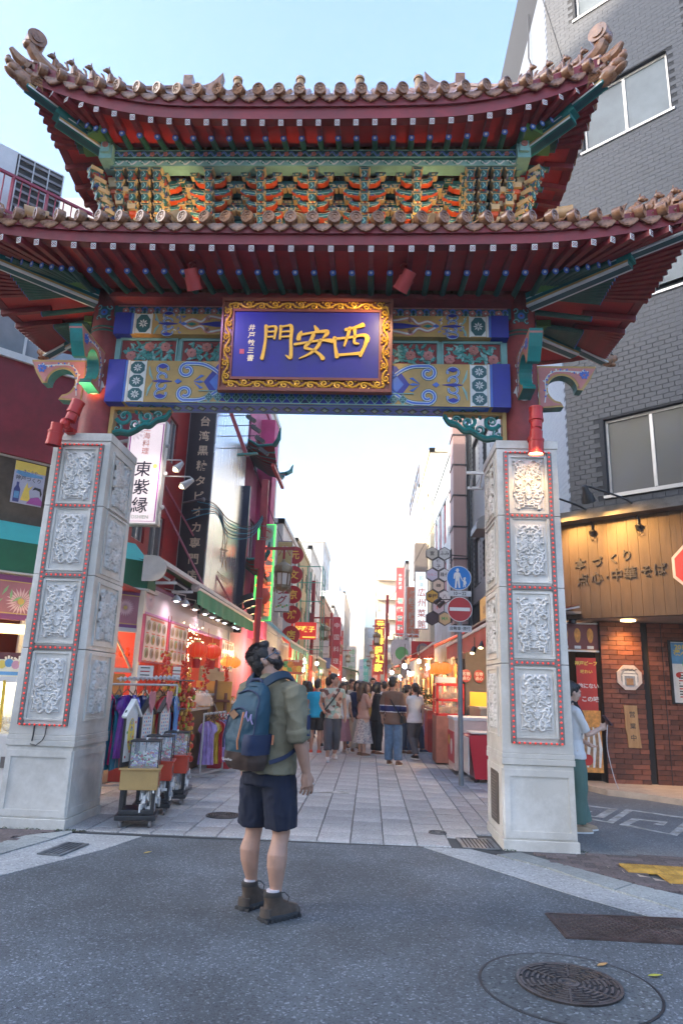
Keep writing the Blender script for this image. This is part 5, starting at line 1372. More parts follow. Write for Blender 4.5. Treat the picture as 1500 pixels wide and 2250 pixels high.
def d(q, F, t):
 q.prism(rect(-.25,.2,.25,.36), F, t, t+.002, 3)
 q.prism([(-.2,.2),(.2,.17),(.22,.13),(-.1,.11),(-.23,.15)], F, t+.002, t+.004, 2)
 write(q, 'きこうや', F, 0, .2, .06, 4, t+.005, bold=.01); write(q, '神戸づくり', F, -.01, .07, .085, 5, t+.003, bold=.01)
 q.prism([(-.22,-.34),(-.12,-.34),(-.12,-.12),(-.15,-.06),(-.15,.0),(-.19,.0),(-.19,-.06),(-.22,-.12)], F, t, t+.004, 4); q.prism(rect(-.21,-.28,-.13,-.16), F, t+.004, t+.006, 2)
 q.prism([(-.06,-.1),(-.02,.02),(.0,-.08),(.08,-.02),(.02,-.12),(.06,-.3),(-.1,-.3)], F, t, t+.003, 3)
 q.prism([(0,-.34),(.25,-.34),(.25,-.26),(.18,-.2),(.06,-.24)], F, t+.003, t+.006, 6); q.prism(ngon(12,.065,.14,-.14), F, t+.006, t+.009, 0); q.prism([(.07,-.1),(.1,-.04),(.2,-.05),(.23,-.14),(.21,-.2),(.19,-.1),(.12,-.08)], F, t+.009, t+.012, 5)
flat_thing('window_poster', 'sake poster with a bottle and a figure stuck in the first floor window', 'poster', frame(Vector((-4.5,12,0))+CHl @ Vector((-1.77,4.64,-.07)), (.707,.707,0), (0,0,1)), .5, .72, [M('poster_ground', (.42,.42,.52), .5), m_wp, m_bluep, m_yp, M('print_navy', (.05,.06,.2), .5), m_ink, M('print_purple', (.35,.08,.3), .5)], d, .01)
# roof rail and cooling unit
q = MB()
F = CHl
for z in (9.42,10.16): q.beam(F @ Vector((-4.6,z,-.1)), F @ Vector((.05,z,-.1)), .05, .05)
for i in range(32):
 x = -4.6+i*.15; q.beam(F @ Vector((x,9.42,-.1)), F @ Vector((x,10.16,-.1)), .045 if i % 4 == 0 else .018, .045 if i % 4 == 0 else .018)
for z in (9.42,10.16): q.beam((.0,.0,z), (-.1,3.3,z), .05, .05)
q.build('roof_railing', M('rail_red', (.28,.03,.06), .5), RB)
t = thing('cooling_unit', 'white rooftop cooling unit with dark slatted grille behind the red rail', 'cooling unit', Vector((-4.5,12,9.3))+CHl @ Vector((-2.6,0,-1.0)), R(45))
q = MB(); q.box((0,0,.85), (1.5,1.0,1.7)); q.build('casing', m_wht, t, bevel=.02)
q = MB(); q.box((.32,-.505,.9), (.86,.02,1.5)); q.build('grille_recess', m_dark, t)
for i in range(9):
 q = MB(); q.box((.32,-.525,.24+i*.165), (.84,.03,.05)); q.build('grille_slat', m_metal, t)
for i in range(4):
 q = MB(); q.box((-.08+i*.27,-.53,.9), (.018,.03,1.5)); q.build('grille_bar', m_alu, t)
t = thing('rooftop_box', 'smaller pale rooftop box behind the left end of the lower roof', 'cooling unit', Vector((-4.5,12,9.3))+CHl @ Vector((-.3,0,-1.1)), R(45))
q = MB(); q.box((0,0,.55), (.8,.6,1.1)); q.build('casing', m_wht, t, bevel=.02); q = MB(); q.box((0,-.305,.55), (.6,.01,.8)); q.build('grille', m_dark, t)
# awning band and floral fascia round the corner
GF = thing('green_awning', 'dark green box awning wrapped round the red corner building', 'awning', (-3.9,11.6,3.0))
q = MB()
q.add([CHl @ Vector(p) for p in ((-4.2,.5,.05),(0,.5,.05),(0,.03,.05),(-4.2,.03,.05))], [(3,2,1,0)], 0)
q.add([CHl @ Vector((0,.5,.05)), (.03,.5,.5), (.03,.5,.03), CHl @ Vector((0,.03,.05))], [(3,2,1,0)], 0) if False else None
q.add([CHl @ Vector(p) for p in ((-4.2,.5,.05),(0,.5,.05),(-.1,.86,-.35),(-4.2,.86,-.35))], [(0,1,2,3)], 1)
q.box2((-.3,0,.03), (.04,.45,.5), 0)
q.build('awning_cloth', [m_dgreen, m_tgreen], GF)
q = MB(); q.prism(rect(-4.2,.0,.02,.03), CHl, -.05, .07); q.box2((-.04,-.02,-.02),(.08,.5,.03)); q.build('awning_rail', m_alu, GF)
m_floral = M('floral_print', (.33,.13,.17), .5, var=.2, scale=2.5)
m_petal = M('petal_print', (.62,.42,.45), .5); m_purple = M('purple_band', (.16,.035,.16), .5); m_leafp = M('leaf_print', (.2,.4,.2), .5)
FF = thing('floral_fascia', 'pink floral shop fascia with purple bands under the green awning', 'shop sign', (-3.9,11.6,2.3))
q = MB(); q.prism(rect(-4.2,.02,0,.66), CHl, -.08, .0, 0); q.prism(rect(-4.2,.02,0,.10), CHl, .0, .004, 2); q.prism(rect(-4.2,.6,0,.68), CHl, .0, .004, 2)
for y in (.115,.59): q.strip([(-4.2,y),(0,y)], .014, CHl, 0, .006, 4)
for cx, cy, r in ((-2.0,.3,.22),(-.32,.38,.16),(-3.2,.4,.2),(-1.1,.3,.18)):
 for k in range(22):
  a = k*.2856; q.prism([(cx+r*math.cos(a)*u-r*.07*math.sin(a)*w2, cy+r*.95*math.sin(a)*u+r*.07*math.cos(a)*w2) for u, w2 in ((.2,0),(.6,1),(1,0),(.6,-1))], CHl, .0, .006, 1)
 q.prism(ngon(12,r*.22,cx,cy), CHl, 0, .009, 4)
for k in range(9):
 x, y, a = -2.6+.09*k, .45-.06*(k % 4), .6+.5*(k % 3); q.prism([(x+.09*math.cos(a)*u-.02*math.sin(a)*w2, y+.09*math.sin(a)*u+.02*math.cos(a)*w2) for u, w2 in ((-1,0),(0,1),(1,0),(0,-1))], CHl, 0, .007, 3)
# along the street: the fascia fades to white where the lamps stand
q.box2((-.06,0,.35), (.0,7.4,.84), 5); q.box2((-.065,0,.30), (.012,7.4,.36), 6); q.box2((-.06,0,.80),(.015,7.4,.86),2)
F = frame((.0,0,.3), (0,1,0), (0,0,1))
for k in range(26):
 a = k*.2416; q.prism([(.35+.3*math.cos(a)*u-.02*math.sin(a)*w2, .35+.26*math.sin(a)*u+.02*math.cos(a)*w2) for u, w2 in ((.2,0),(.6,1),(1,0),(.6,-1)) if .05 < .35+.26*math.sin(a)*u < .52] or [(0,.1),(.01,.1),(.01,.11)], F, 0, .004, 1)
q.build('fascia_panel', [m_floral, m_petal, m_purple, m_leafp, M('print_gold', (.5,.36,.1), .5), M('fascia_white', (.55,.45,.48), .35, var=.1, scale=1), M('violet_trim', (.4,.12,.42), .4)], FF)
# posts and beams of the shop front
q = MB()
q.box2((-3.98,11.52,0), (-3.86,11.64,3.0)); q.box2((-3.98,18.9,0),(-3.86,19.02,3.0));
SF = thing('souvenir_shop', 'open red shop front under the floral fascia with steel posts', 'shop front', (-3.9,11.6,0))
for a in (((-.06,-.06,0),(.03,.03,3.0)),((-.06,7.3,0),(.03,7.38,3.0))): q = MB(); q.box2(*a); q.build('steel_post', m_alu, SF)
q = MB()
for x in (-.55,-1.9): q.prism(rect(x-.04,0,x+.04,2.35), CHl, -.08, .0)
for z in (2.28,1.62): q.prism(rect(-1.9,z,-.0,z+.07), CHl, -.07, .01)
q.build('door_frame', m_alu, SF)
q = MB(); q.box2((-3.5,-1,0.0),(-3.4,7.4,3.0)); q.box2((-1.9,.3,0),(-1.84,7.2,2.9)); q.box2((-2.5,-.9,2.95),(-.05,7.4,3.0)); q.box2((-2.4,7.3,0),(-.06,7.4,3.0)); q.build('inner_wall', M('shop_red', (.32,.03,.025), .6, var=.15), SF)
q = MB(); q.prism(rect(-4.2,0,-1.95,2.4), CHl, -1.3, -1.2); q.build('back_wall', M('shop_orange', (.42,.13,.04), .6, var=.2), SF)
q = MB(); q.box2((-1.85,1.0,0),(-1.78,1.8,2.0)); q.build('doorway', M('door_yellow', (.5,.36,.1), .5), SF)
q = MB(); q.prism([(-.6,.75),(-.05,.75),(-.05,1.6),(-.6,1.6)], CHl, -.35, -.3); q.build('pane', M('pane_tan', (.3,.19,.08), .2), SF)
q = MB(); q.beam(CHl @ Vector((-.45,2.2,.02)), CHl @ Vector((-.1,1.65,.02)), .03, .03); q.build('brace', m_cream, SF)
# retractable awning on the street side
AW = thing('street_awning', 'long green retractable awning with a white front bar over the left stalls', 'awning', (-3.55,11.2,3.0))
q = MB(); q.prism([(-.3,.12)]+[(-.12+.22*math.cos(a),.34+.22*math.sin(a)) for a in np.linspace(-1.57,1.57,9)]+[(-.3,.56)], FR((0,.02,0)), -.04, 0); q.build('end_cap', M('cap_grey', (.5,.48,.46), .5), AW); q = MB(); q.cyl((0,2.4,.36),(0,2.46,.36),.09,.09,10); q.build('end_cap', M('cap_grey', (.5,.48,.46), .5), AW)
q = MB(); q.beam((0,.05,.46), (.03,9.3,.40), .09, .07); q.cyl((.02,2.4,.36),(.04,9.3,.33), .035, .035, 8); q.build('front_bar', m_aluw, AW)
q = MB(); P = [[(-.4,y,.5+.05*math.sin(y)) , (-.2,y,.47), (-.02,y,.44)] for y in np.linspace(.05,9.3,20)]; q.grid(P, 0, False); q.build('awning_cloth', m_dgreen, AW)
q = MB(); n = 46; P = []
for i in range(n+1):
 y = 2.45+i*(6.85/n); s = .012*math.sin(i*1.3)+.01*math.sin(i*.6); sag = .03*math.sin(i/n*math.pi)
 P.append([(.035,y,.34),(.045+s,y,.18),(.05+s*1.6,y,.02-sag)])
q.grid(P); q.build('valance', M('valance_green', (.03,.26,.13), .7, var=.15), AW)
q = MB()
for y in (.8,2.0): q.beam((-.35,y,.42),(-.05,y,.25),.04,.04); q.beam((-.35,y,.2),(-.02,y+.3,.25),.05,.05)
q.build('folding_arm', m_aluw, AW)
q = MB(); q.tube([(-.95,1.2,2.6),(.0,3.2,.45)], .022, 6); q.tube([(-.95,2.8,2.6),(.0,6.4,.42)], .022, 6); q.build('stay_rod', M('rod_pink', (.4,.12,.17), .5), AW)
# ------------------------------------------------ tapioca shop: black board and mirror-bright front
TB = thing('tapioca_building', 'black and silver building front with a vertical column of gold characters', 'building', (-3.85,15.35,0))
q = MB(); q.box2((-8,0.02,2.9),(-.02,4.1,14)); q.build('wall', M('tap_wall', (.3,.31,.33), .5), TB)
q = MB(); q.box2((-.62,-.03,3.0),(0.0,.02,13.5)); bb = q.build('black_board', M('board_black', (.022,.018,.02), .35, var=.3, scale=1.5), TB)
q = MB(); write(q, '台湾黒糖タピオカ専門店', FR((0,-.034,0)), -.25, 5.75, .265, 0, 0, True, 1.42, .018); q.build('lettering', M('pale_gold2', (.62,.47,.3), .5), bb)
q = MB(); q.box2((-.02,.02,3.0),(.03,3.9,13.5)); sv = q.build('silver_front', M('brushed_steel', (.52,.55,.58), .24, metal=.85, var=.12, stretch=(1,4,.25), scale=2), TB)
F = frame((.034,1.8,0), (0,1,0), (0,0,1)); q = MB()
brush(q, [([(-.5,.9),(-.2,.3),(-.35,-.4)],[.12,.07,.1]), ([(-.1,.5),(.1,.1),(-.05,-.5)],[.1,.06,.1]), ([(.05,.6),(.35,.4),(.2,0),(.5,-.5)],[.06,.08,.06,.09]), ([(-.45,-.1),(.5,.05)],[.05,.06])], 0, 4.85, .9, F, 0, .004, 0)
write(q, 'TEA SPECIALIST', F, .1, 4.1, .2, 0, .004); q.build('lettering', M('pale_gold2'  , (.62,.47,.3)), sv)
q = MB(); q.box2((.0,3.95,2.9),(.2,4.1,7.2)); q.build('edge_sign', M('edge_navy', (.015,.02,.045), .4), TB)
# hanging flood lights and wires
t = thing('flood_light_row', 'row of four black flood lights on a rail below the silver front', 'flood lights', (-3.5,18.6,3.45))
for i in range(4):
 q = MB(); q.box((.1,i*.55,.35-.12*i), (.34,.14,.16), 0, 0, Matrix.Rotation(-.35,4,'Y')); q.beam((-.2,i*.55,.1-.08*i),(.1,i*.55,.3-.12*i),.04,.04); q.build('flood_light', m_black, t)
q = MB(); q.beam((-.2,-.2,.15),(-.2,2.0,-.2),.05,.05); q.build('rail', m_black, t)
t = thing('wire_bundle', 'drooping bundle of blue and black wires from the black board to the red lamp post', 'wires', (-3.85,15.3,5.2))
for i in range(6):
 q = MB(); s = .06*i; pts = [(-.2-.05*i,-.06-.03*i,.5-.12*i),(.2,-.1,.3-.1*i+s),(.45,.3,.05-.08*i),(.9,.8,.02-.05*i),(1.12,1.15,.45-.03*i)]
 q.tube(smooth_path(pts,5), .012, 5); q.build('wire', M('wire_blue', (.05,.2,.25), .5) if i % 2 else m_black, t)
q = MB(); q.tube([(-.6,-.05,.35),(-.1,-.2,.42)], .025, 6); q.ell((-.08,-.2,.4),(.05,.05,.06),8,5); q.build('wire_bracket', m_metal, t)
# lit hanging sign of the restaurant
def proj_sign(name, label, c, w_, h_, face, rim, draw, mats, th=.18, rz=0, group=None):
 t = thing(name, label, 'shop sign', c, rz, group)
 q = MB(); q.box((0,0,0),(w_,th,h_)); q.build('sign_box', rim, t, bevel=.01)
 G = FR((0,-th/2-.002,0)); q = MB(); q.prism(rect(-w_/2+.03,-h_/2+.03,w_/2-.03,h_/2-.03), G, 0, .004, 0); q.build('sign_face', face, t)
 q = MB(); draw(q, G, .004);
 if q.f: q.build('lettering', mats, t)
 return t
m_lit = M_glow('lit_white', (.95,.8,.86), .12, (.6,.55,.55))
m_calli = M('ink_dark', (.02,.02,.04), .5); m_salmon = M('salmon_print', (.7,.16,.1), .5); m_magenta = M('magenta_line', (.5,.08,.42), .5); m_paleg = M('pale_green', (.4,.5,.38), .5); m_daisy = M('daisy_yellow', (.85,.65,.2), .5)
def d(q, F, t):
 q.strip([(-.28,-.87),(.28,-.87),(.28,.87),(-.28,.87)], .022, F, t, t+.003, 2, closed=True)
 for cx, cy, r in ((-.22,.72,.1),(.2,.1,.09),(-.22,-.62,.1)):
  q.prism(ngon(14,r*.45,cx,cy), F, t, t+.003, 4)
  for k in range(12): a = k*.5236; q.strip([(cx+r*.5*math.cos(a),cy+r*.5*math.sin(a)),(cx+r*1.6*math.cos(a),cy+r*1.6*math.sin(a))], [.006,.02], F, t, t+.002, 5) if abs(cx+r*1.6*math.cos(a)) < .27 else None
 write(q, '上海料理', F, .0, .58, .13, 1, t+.004, True, 1.08, .0)
 write(q, '東紫縁', F, .0, -.27, .29, 0, t+.004, True, 1.1, .012, skew=.08)
 write(q, 'TOSHIEN', F, 0, -.80, .085, 3, t+.004, bold=.01)
SG = proj_sign('restaurant_sign', 'glowing pink and white vertical sign with brushed characters left of the black board', (-3.93,11.05,4.95), .66, 1.86, m_lit, m_alu, d, [m_calli, m_salmon, m_magenta, m_paleg, m_daisy, M('petal_pale', (.85,.7,.72), .5)])
q = MB(); q.beam((-.33,.02,.6),(-.75,.2,.6),.05,.05); q.beam((-.33,.02,-.5),(-.75,.2,-.5),.05,.05); q.build('sign_arm', m_alu, SG)
for i, (z, x) in enumerate(((.5,.36),(-.0,.36),(-.6,.36))):
 q = MB(); q.ell((x,0,z),(.04,.03,.04),8,6); q.build('bulb_cap', m_wht, SG)
for z, dx, lb in ((5.25,.36,'upper white arm spotlight right of the glowing sign'),(4.95,.62,'lower white arm spotlight in front of the black board')):
 t = thing('arm_spotlight', lb, 'wall lamp', (-3.62,11.2,z), 0, 'white arm spotlights beside the glowing sign')
 q = MB(); q.tube([(0,0,0),(dx*.7,0,.0),(dx*.8,-.02,-.05)], .012, 6); q.build('arm', m_wht, t)
 q = MB(); q.cyl((dx*.82,-.03,-.06),(dx*.55,-.08,-.2), .035, .075, 12); q.build('lamp_shade', m_wht, t)
 q = MB(); q.ell((dx*.545,-.082,-.205),(.055,.055,.04),10,6); q.build('bulb', M_glow('spot_bulb', (1,.8,.45), .8), t)
lamp('SPOT', 'light_sign', (-3.5,10.6,4.9), 2, (1,.85,.8), (-4.4,12,4.6), 120)
q = MB(); q.cyl((-.3,0,0),(-.05,0,0),.09,.12,12);
t = thing('alarm_bell', 'small round red alarm bell on the red side wall', 'alarm bell', (-4.46,13.3,4.85)); q.build('bell', m_rlamp, t)
# ------------------------------------------------ buildings along the street
def block(name, label, x0, x1, y0, y1, h, wall, side, wins=(), roofm=None, cat='building', group=None, base=2.9):
 """side -1: its front looks at +X (left row), +1: front looks at -X (right row)"""
 xf = x1 if side < 0 else x0
 t = thing(name, label, cat, (xf, y0, 0), 0, group)
 D = abs(x1-x0); L = y1-y0; s = side
 F = frame((0,0,0), (0,1,0), (0,0,1)) if s < 0 else frame((0,L,0), (0,-1,0), (0,0,1))
 holes = [(a,b_,c,d_) if s < 0 else (L-c,b_,L-a,d_) for (a,b_,c,d_) in [w_[:4] for w_ in wins]]
 q = MB(); wall_holes(q, F, 0, L, 0, h, holes, .15)
 q.add([(0,0,0),(s*D,0,0),(s*D,0,h),(0,0,h)], [(0,1,2,3) if s > 0 else (3,2,1,0)])
 q.add([(0,L,0),(s*D,L,0),(s*D,L,h),(0,L,h)], [(0,1,2,3)]); q.add([(0,0,h),(s*D,0,h),(s*D,L,h),(0,L,h)], [(0,1,2,3)])
 q.build('wall', wall, t)
 q = MB(); q.box2((-s*.06,-.06,h-.12),(s*.25,L+.0,h+.12)); q.box2((-s*.06,-.06,h-.12),(s*D,.2,h+.12)); q.build('parapet', roofm or wall, t)
 for hh, w_ in zip(holes, wins): window(t, F, *hh, cols=w_[4] if len(w_) > 4 else 2, depth=.12, fm=w_[5] if len(w_) > 5 else m_alu, gm=w_[6] if len(w_) > 6 else m_pane, fw=.05)
 return t, F
W_ = lambda c, var=.1, dirt=.2, **k: M('facade_%s' % '_'.join(str(v) for v in c), c, .7, var=var, scale=1.5, dirt=dirt, **k)
def winrows(L, zs, n, w_, h_, *a): return [(L*(i+.5)/n-w_/2, z, L*(i+.5)/n+w_/2, z+h_)+a for z in zs for i in range(n)]
m_wred = M('frame_red', (.45,.03,.06), .5)
# left row
PB, F = block('pink_building', 'pink restaurant building with green tiled canopy roofs on the left', -12, -4.1, 19.6, 25.5, 11.5, W_((.42,.10,.22)), -1, winrows(5.9,(5.6,8.6),3,1.0,1.3))
q = MB();
for z in (3.6,9.4):
 pass
def canopy(t, x, y0, y1, z, dep, side):
 """small curved tile roof with upturned green ends"""
 q = MB(); n = 14; P = []
 for i in range(n+1):
  u = i/n; y = y0+(y1-y0)*u; lift = .5*(abs(2*u-1)**3)
  P.append([(x, y, z+.55+lift*.4), (x-side*dep*.5, y, z+.2+lift*.5), (x-side*dep, y, z+lift)])
 q.grid(P); c = q.build('canopy_roof', M('canopy_red', (.2,.03,.03), .6), t)
 for i in range(n+1):
  a = P[i]; q = MB(); q.tube([Vector(p)+Vector((0,0,.03)) for p in a], .045, 6); q.build('canopy_tile_row', M('canopy_green', (.015,.16,.14), .4), c)
 for e in (0,n):
  q = MB(); p = Vector(P[e][2]); q.tube([p, p+Vector((-side*.15,(.2 if e else -.2),.15)), p+Vector((-side*.2,(.35 if e else -.35),.45))], [.09,.08,.02], 6); q.build('canopy_horn', M('canopy_green', (.015,.16,.14)), c)
 q = MB(); q.box2((x-side*dep,y0+.2,z-.12),(x-side*dep*.9,y1-.2,z-.02)); q.build('canopy_beam', M('canopy_beam_red', (.45,.05,.03), .5), c)
canopy(PB, 0, .3, 3.2, 8.2, 1.0, -1); canopy(PB, 0, .2, 3.0, 4.6, .9, -1)
q = MB(); q.box2((.0,3.4,3.0),(.5,4.3,10.8)); q.build('pink_pier', W_((.5,.06,.2)), PB)
q = MB(); q.lathe([(.02,-.4),(.1,-.38),(.28,-.1),(.28,.1),(.1,.38),(.02,.4)], 14, (.9,.4,4.05)); q.cyl((.9,.4,3.65),(.9,.4,3.1),.05,.03,8);
t = thing('red_lantern', 'single dark red lantern hanging under the small green tiled canopy', 'lantern', (-3.2,20.2,4.05)); q = MB(); q.lathe([(.02,-.24),(.1,-.23),(.2,-.06),(.2,.06),(.1,.23),(.02,.24)], 14); q.build('lantern_body', M('lantern_red', (.5,.07,.04), .5), t); q = MB(); q.cyl((0,0,-.24),(0,0,-.6),.05,.03,8); q.cyl((0,0,.24),(0,0,.45),.01,.01,5); q.build('tassel', m_ochre, t)
CRB, F = block('cream_building', 'tall cream building with a stair head behind the pink building', -13, -4.6, 25.6, 31, 13.5, W_((.55,.52,.47)), -1, winrows(5.4,(5,8,11),2,1.4,1.3))
G1, F = block('white_building', 'white walled building with a steel roof frame on the left row', -12, -4.2, 31.1, 38, 9.0, W_((.5,.5,.5)), -1, winrows(6.9,(4.6,6.9),3,1.2,1.2))
OB, F = block('olive_building', 'olive brown building behind the green scaffold', -12, -4.3, 38.1, 46, 9.6, W_((.24,.2,.1)), -1, winrows(7.9,(5,7.4),3,1.3,1.2))
G2, F = block('pale_blue_building', 'pale grey blue building beyond the green scaffold', -13, -4.2, 46.1, 56, 10.8, W_((.4,.45,.5)), -1, winrows(9.9,(5,8),4,1.2,1.5))
G3, F = block('tan_building', 'low tan building with red balcony rails far down the left side', -12, -3.9, 56.1, 70, 8.6, W_((.45,.27,.18)), -1, winrows(13.9,(3.4,6.1),4,1.6,1.4))
G4, F = block('grey_roof_building', 'far grey building with a sloping roof on the left', -13, -3.8, 70.1, 92, 9.5, W_((.42,.4,.38)), -1, winrows(21.9,(4,6.6),5,1.6,1.4))
G5, F = block('distant_building', 'pale distant building closing the left side of the street', -14, -3.6, 92.2, 120, 14, W_((.5,.5,.5)), -1, winrows(27,(4,7,10),6,1.6,1.6))
TW = thing('white_tower', 'tall pale tower rising over the left row', 'building', (-11,150,0))
q = MB(); q.box2((-12,0,0),(0,24,33)); q.build('wall', W_((.3,.29,.28)), TW)
for i in range(10):
 for j in range(3):
  q = MB(); q.box2((-.02,3+j*7,2.4+i*3),(.06,6+j*7,4.0+i*3)); q.build('window', M_glass('far_glass', (.25,.27,.3), .3), TW)
q = MB(); q.box2((-12.2,-.3,33),(.3,24.3,34)); q.build('parapet', W_((.5,.47,.43)), TW)
T2 = thing('thin_tower', 'slim distant white tower right of the pale tower', 'building', (-9,190,0)); q = MB(); q.box2((-5,0,0),(0,15,30)); q.build('wall', W_((.55,.55,.57)), T2)
for i in range(11): q = MB(); q.box2((-4.9,-.4,3+i*2.4),(.4,15,3.5+i*2.4)); q.build('balcony', W_((.6,.6,.6)), T2)
# right row
BL, F = block('light_blue_building', 'pale blue white building with red framed windows on the right', 3.3, 14, 25.6, 36, 11.6, W_((.47,.52,.56)), 1, winrows(10.4,(8.0,5.2),5,1.0,2.0,1,m_wred,m_pane2))
PI = thing('brown_pier', 'tall brown clad pier with dark bands beside the grey tiled building', 'pillar', (3.16,24.7,0))
for i in range(9):
 z0 = 2.6+i*1.18; q = MB(); q.box2((-.24,-.42,z0),(.22,.6,z0+1.14)); q.build('cladding_panel', M('pier_brown', (.24,.155,.14), .5, var=.06, stretch=(30,30,.6), scale=1), PI)
 q = MB(); q.box2((-.27,-.45,z0+1.14),(.25,.6,z0+1.18)); q.build('band', m_black, PI)
q = MB(); q.box2((-.2,-.38,0),(.2,.6,2.6)); q.build('pier_base', m_dark, PI); q = MB(); q.cyl((.32,-.3,0),(.32,-.3,13),.05,.05,8); q.build('downpipe', m_black, PI)
CB, F = block('cream_flats', 'cream block with a dark projecting window on the right row', 3.1, 14, 36.2, 48, 14.5, W_((.52,.46,.34)), 1, winrows(11.8,(5,8,11),4,1.1,1.4))
q = MB(); q.box2((-.7,2.0,7.6),(0,3.4,9.6)); q.build('bay_window', M('bay_dark', (.12,.1,.09), .4), CB)
WB, F = block('white_flats', 'white block with an open roof frame on the right row', 3.3, 15, 48.2, 60, 16, W_((.55,.55,.54)), 1, winrows(11.8,(5,8,11),4,1.2,1.4))
q = MB()
for y in (0,4,8,11.8): q.beam((0,y,16),(0,y,17.6),.1,.1)
q.beam((0,0,17.6),(0,11.8,17.6),.12,.12); q.beam((0,0,16.8),(0,11.8,16.8),.1,.1); q.build('roof_frame', m_metal, WB)
DK, F = block('dark_ribbed_building', 'narrow dark ribbed building on the right row', 3.0, 12, 60.2, 70, 12.5, W_((.13,.12,.13)), 1, winrows(9.8,(5,8),3,1.2,1.4))
BG = thing('beige_balcony_block', 'sunlit beige block with rows of balconies at the end of the street', 'building', (1.0,95,0))
q = MB(); q.box2((0,0,0),(13,20,18.5)); q.build('wall', W_((.55,.43,.3)), BG)
for i in range(6):
 q = MB(); q.box2((-.35,-.9,2.6+i*2.7),(12,.0,2.75+i*2.7)); q.box2((-.35,-.9,2.75+i*2.7),(12,-.8,3.6+i*2.7)); q.box2((-.35,-.9,2.75+i*2.7),(-.25,18,3.6+i*2.7)); q.build('balcony', W_((.62,.5,.36)), BG)
 for j in range(4):
  q = MB(); q.box2((.5+j*2.9,-.03,2.8+i*2.7),(2.4+j*2.9,.02,4.7+i*2.7)); q.build('window', M_glass('far_glass', (.25,.27,.3)), BG)
MR, F = block('mid_right_building', 'plain pale building between the dark ribbed block and the balconies', 3.4, 13, 70.2, 94, 10.5, W_((.5,.48,.46)), 1, winrows(23.8,(4,7),6,1.5,1.4))
EN = thing('street_end_building', 'pale hazy building closing the far end of the street', 'building', (-1,135,0)); q = MB(); q.box2((-9,0,0),(9,20,13)); q.build('wall', W_((.5,.46,.4)), EN); q = MB(); q.box2((-4.6,-2,0),(-.2,0,19)); q.box2((1.4,-1.5,0),(4.4,0,10)); q.build('wing', W_((.5,.44,.36)), EN)
for i in range(4):
 for j in range(6): q = MB(); q.box2((-8.5+j*3,-.05,2+i*3),(-6.5+j*3,.02,3.8+i*3)); q.build('window', M_glass('far_glass', (.25,.27,.3)), EN)
# unseen block added behind the camera, left, to keep evening sun off the gate
OP = thing('unseen_sun_block', 'plain office block across the side road behind the viewer on the left', 'building', (-16,-14,0))
q = MB(); q.box2((-60,-14,0),(0,0,34)); q.build('wall', W_((.4,.38,.36)), OP)
for i in range(9):
 for j in range(12): q = MB(); q.box2((-4.5-j*4.6,-.03,2+i*3.1),(-1.5-j*4.6,.04,4+i*3.1)); q.build('window', M_glass('far_glass', (.25,.27,.3)), OP)
# ================================================================== STREET FURNITURE AND STALLS
m_pole = M('galv_pole', (.2,.215,.23), .45, metal=.5, var=.12)
m_sblue = M('sign_blue', (.01,.17,.52), .4, var=.05); m_sred = M('sign_red', (.42,.02,.025), .4, var=.05); m_swht = M('sign_white', (.68,.68,.66), .4, var=.05); m_sgry = M('plate_grey', (.52,.53,.54), .45, var=.06)
# pole with traffic signs
t = thing('traffic_sign_pole', 'grey pole with round blue walking sign over a red no entry sign', 'traffic sign', (1.53,11.98,.012))
q = MB(); q.cyl((0,0,0),(0,0,3.6), .043, .043, 14); q.cyl((0,0,3.6),(0,0,3.62),.046,.046,14); q.build('pole', m_pole, t)
F = FR((.0,-.05,0))
def disc_sign(name, cy, r, face, cx=0):
 q = MB(); q.prism(ngon(40,r,cx,cy), F, -.006, .0, 0); q.prism(ngon(40,r*.95,cx,cy), F, 0, .002, 1); q.build(name, [m_swht, face], t)
 q = MB(); q.box((cx,-.02,cy),(.1,.05,.03)); q.build('clamp', m_metal, t)
disc_sign('walking_sign', 3.41, .215, m_sblue, -.01)
q = MB()   # the man with hat and the child
q.prism(ngon(10,.024,-.035,3.535), F, .002, .005); q.prism([(-.075,3.548),(-.0,3.552),(-.0,3.545),(-.075,3.541)], F, .002, .006); q.prism([(-.06,3.55),(-.012,3.552),(-.018,3.578),(-.05,3.576)], F, .002, .005)
q.prism([(-.06,3.508),(-.01,3.508),(.012,3.49),(.028,3.43),(.05,3.385),(.038,3.378),(.012,3.42),(.0,3.455),(.0,3.37),(.01,3.235),(-.018,3.232),(-.03,3.355),(-.042,3.36),(-.055,3.232),(-.085,3.236),(-.072,3.37),(-.075,3.455),(-.085,3.395),(-.105,3.398),(-.098,3.47),(-.085,3.5)], F, .002, .005)
q.prism(ngon(10,.02,.085,3.392), F, .002, .005); q.prism([(.06,3.40),(.112,3.405),(.1,3.425),(.072,3.42)], F, .002, .006)
q.prism([(.07,3.372),(.1,3.372),(.115,3.345),(.122,3.31),(.11,3.31),(.105,3.33),(.108,3.29),(.1,3.25),(.088,3.25),(.09,3.29),(.08,3.29),(.072,3.25),(.058,3.25),(.066,3.3),(.065,3.345),(.04,3.38),(.035,3.37)], F, .002, .005)
q.build('pictogram', m_swht, t)
q = MB(); q.prism(rect(-.2,3.09,.2,3.185), F, -.006, 0, 0); q.build('hours_plate', m_sgry, t); q = MB(); write(q, '10－22', F, 0, 3.135, .085, 0, .002, bold=.015, sx=.9); q.build('lettering', m_ink, t)
disc_sign('no_entry_sign', 2.865, .215, m_sred, .0)
q = MB(); q.prism(rect(-.175,2.835,.175,2.895), F, .002, .005); q.build('white_bar', m_swht, t)
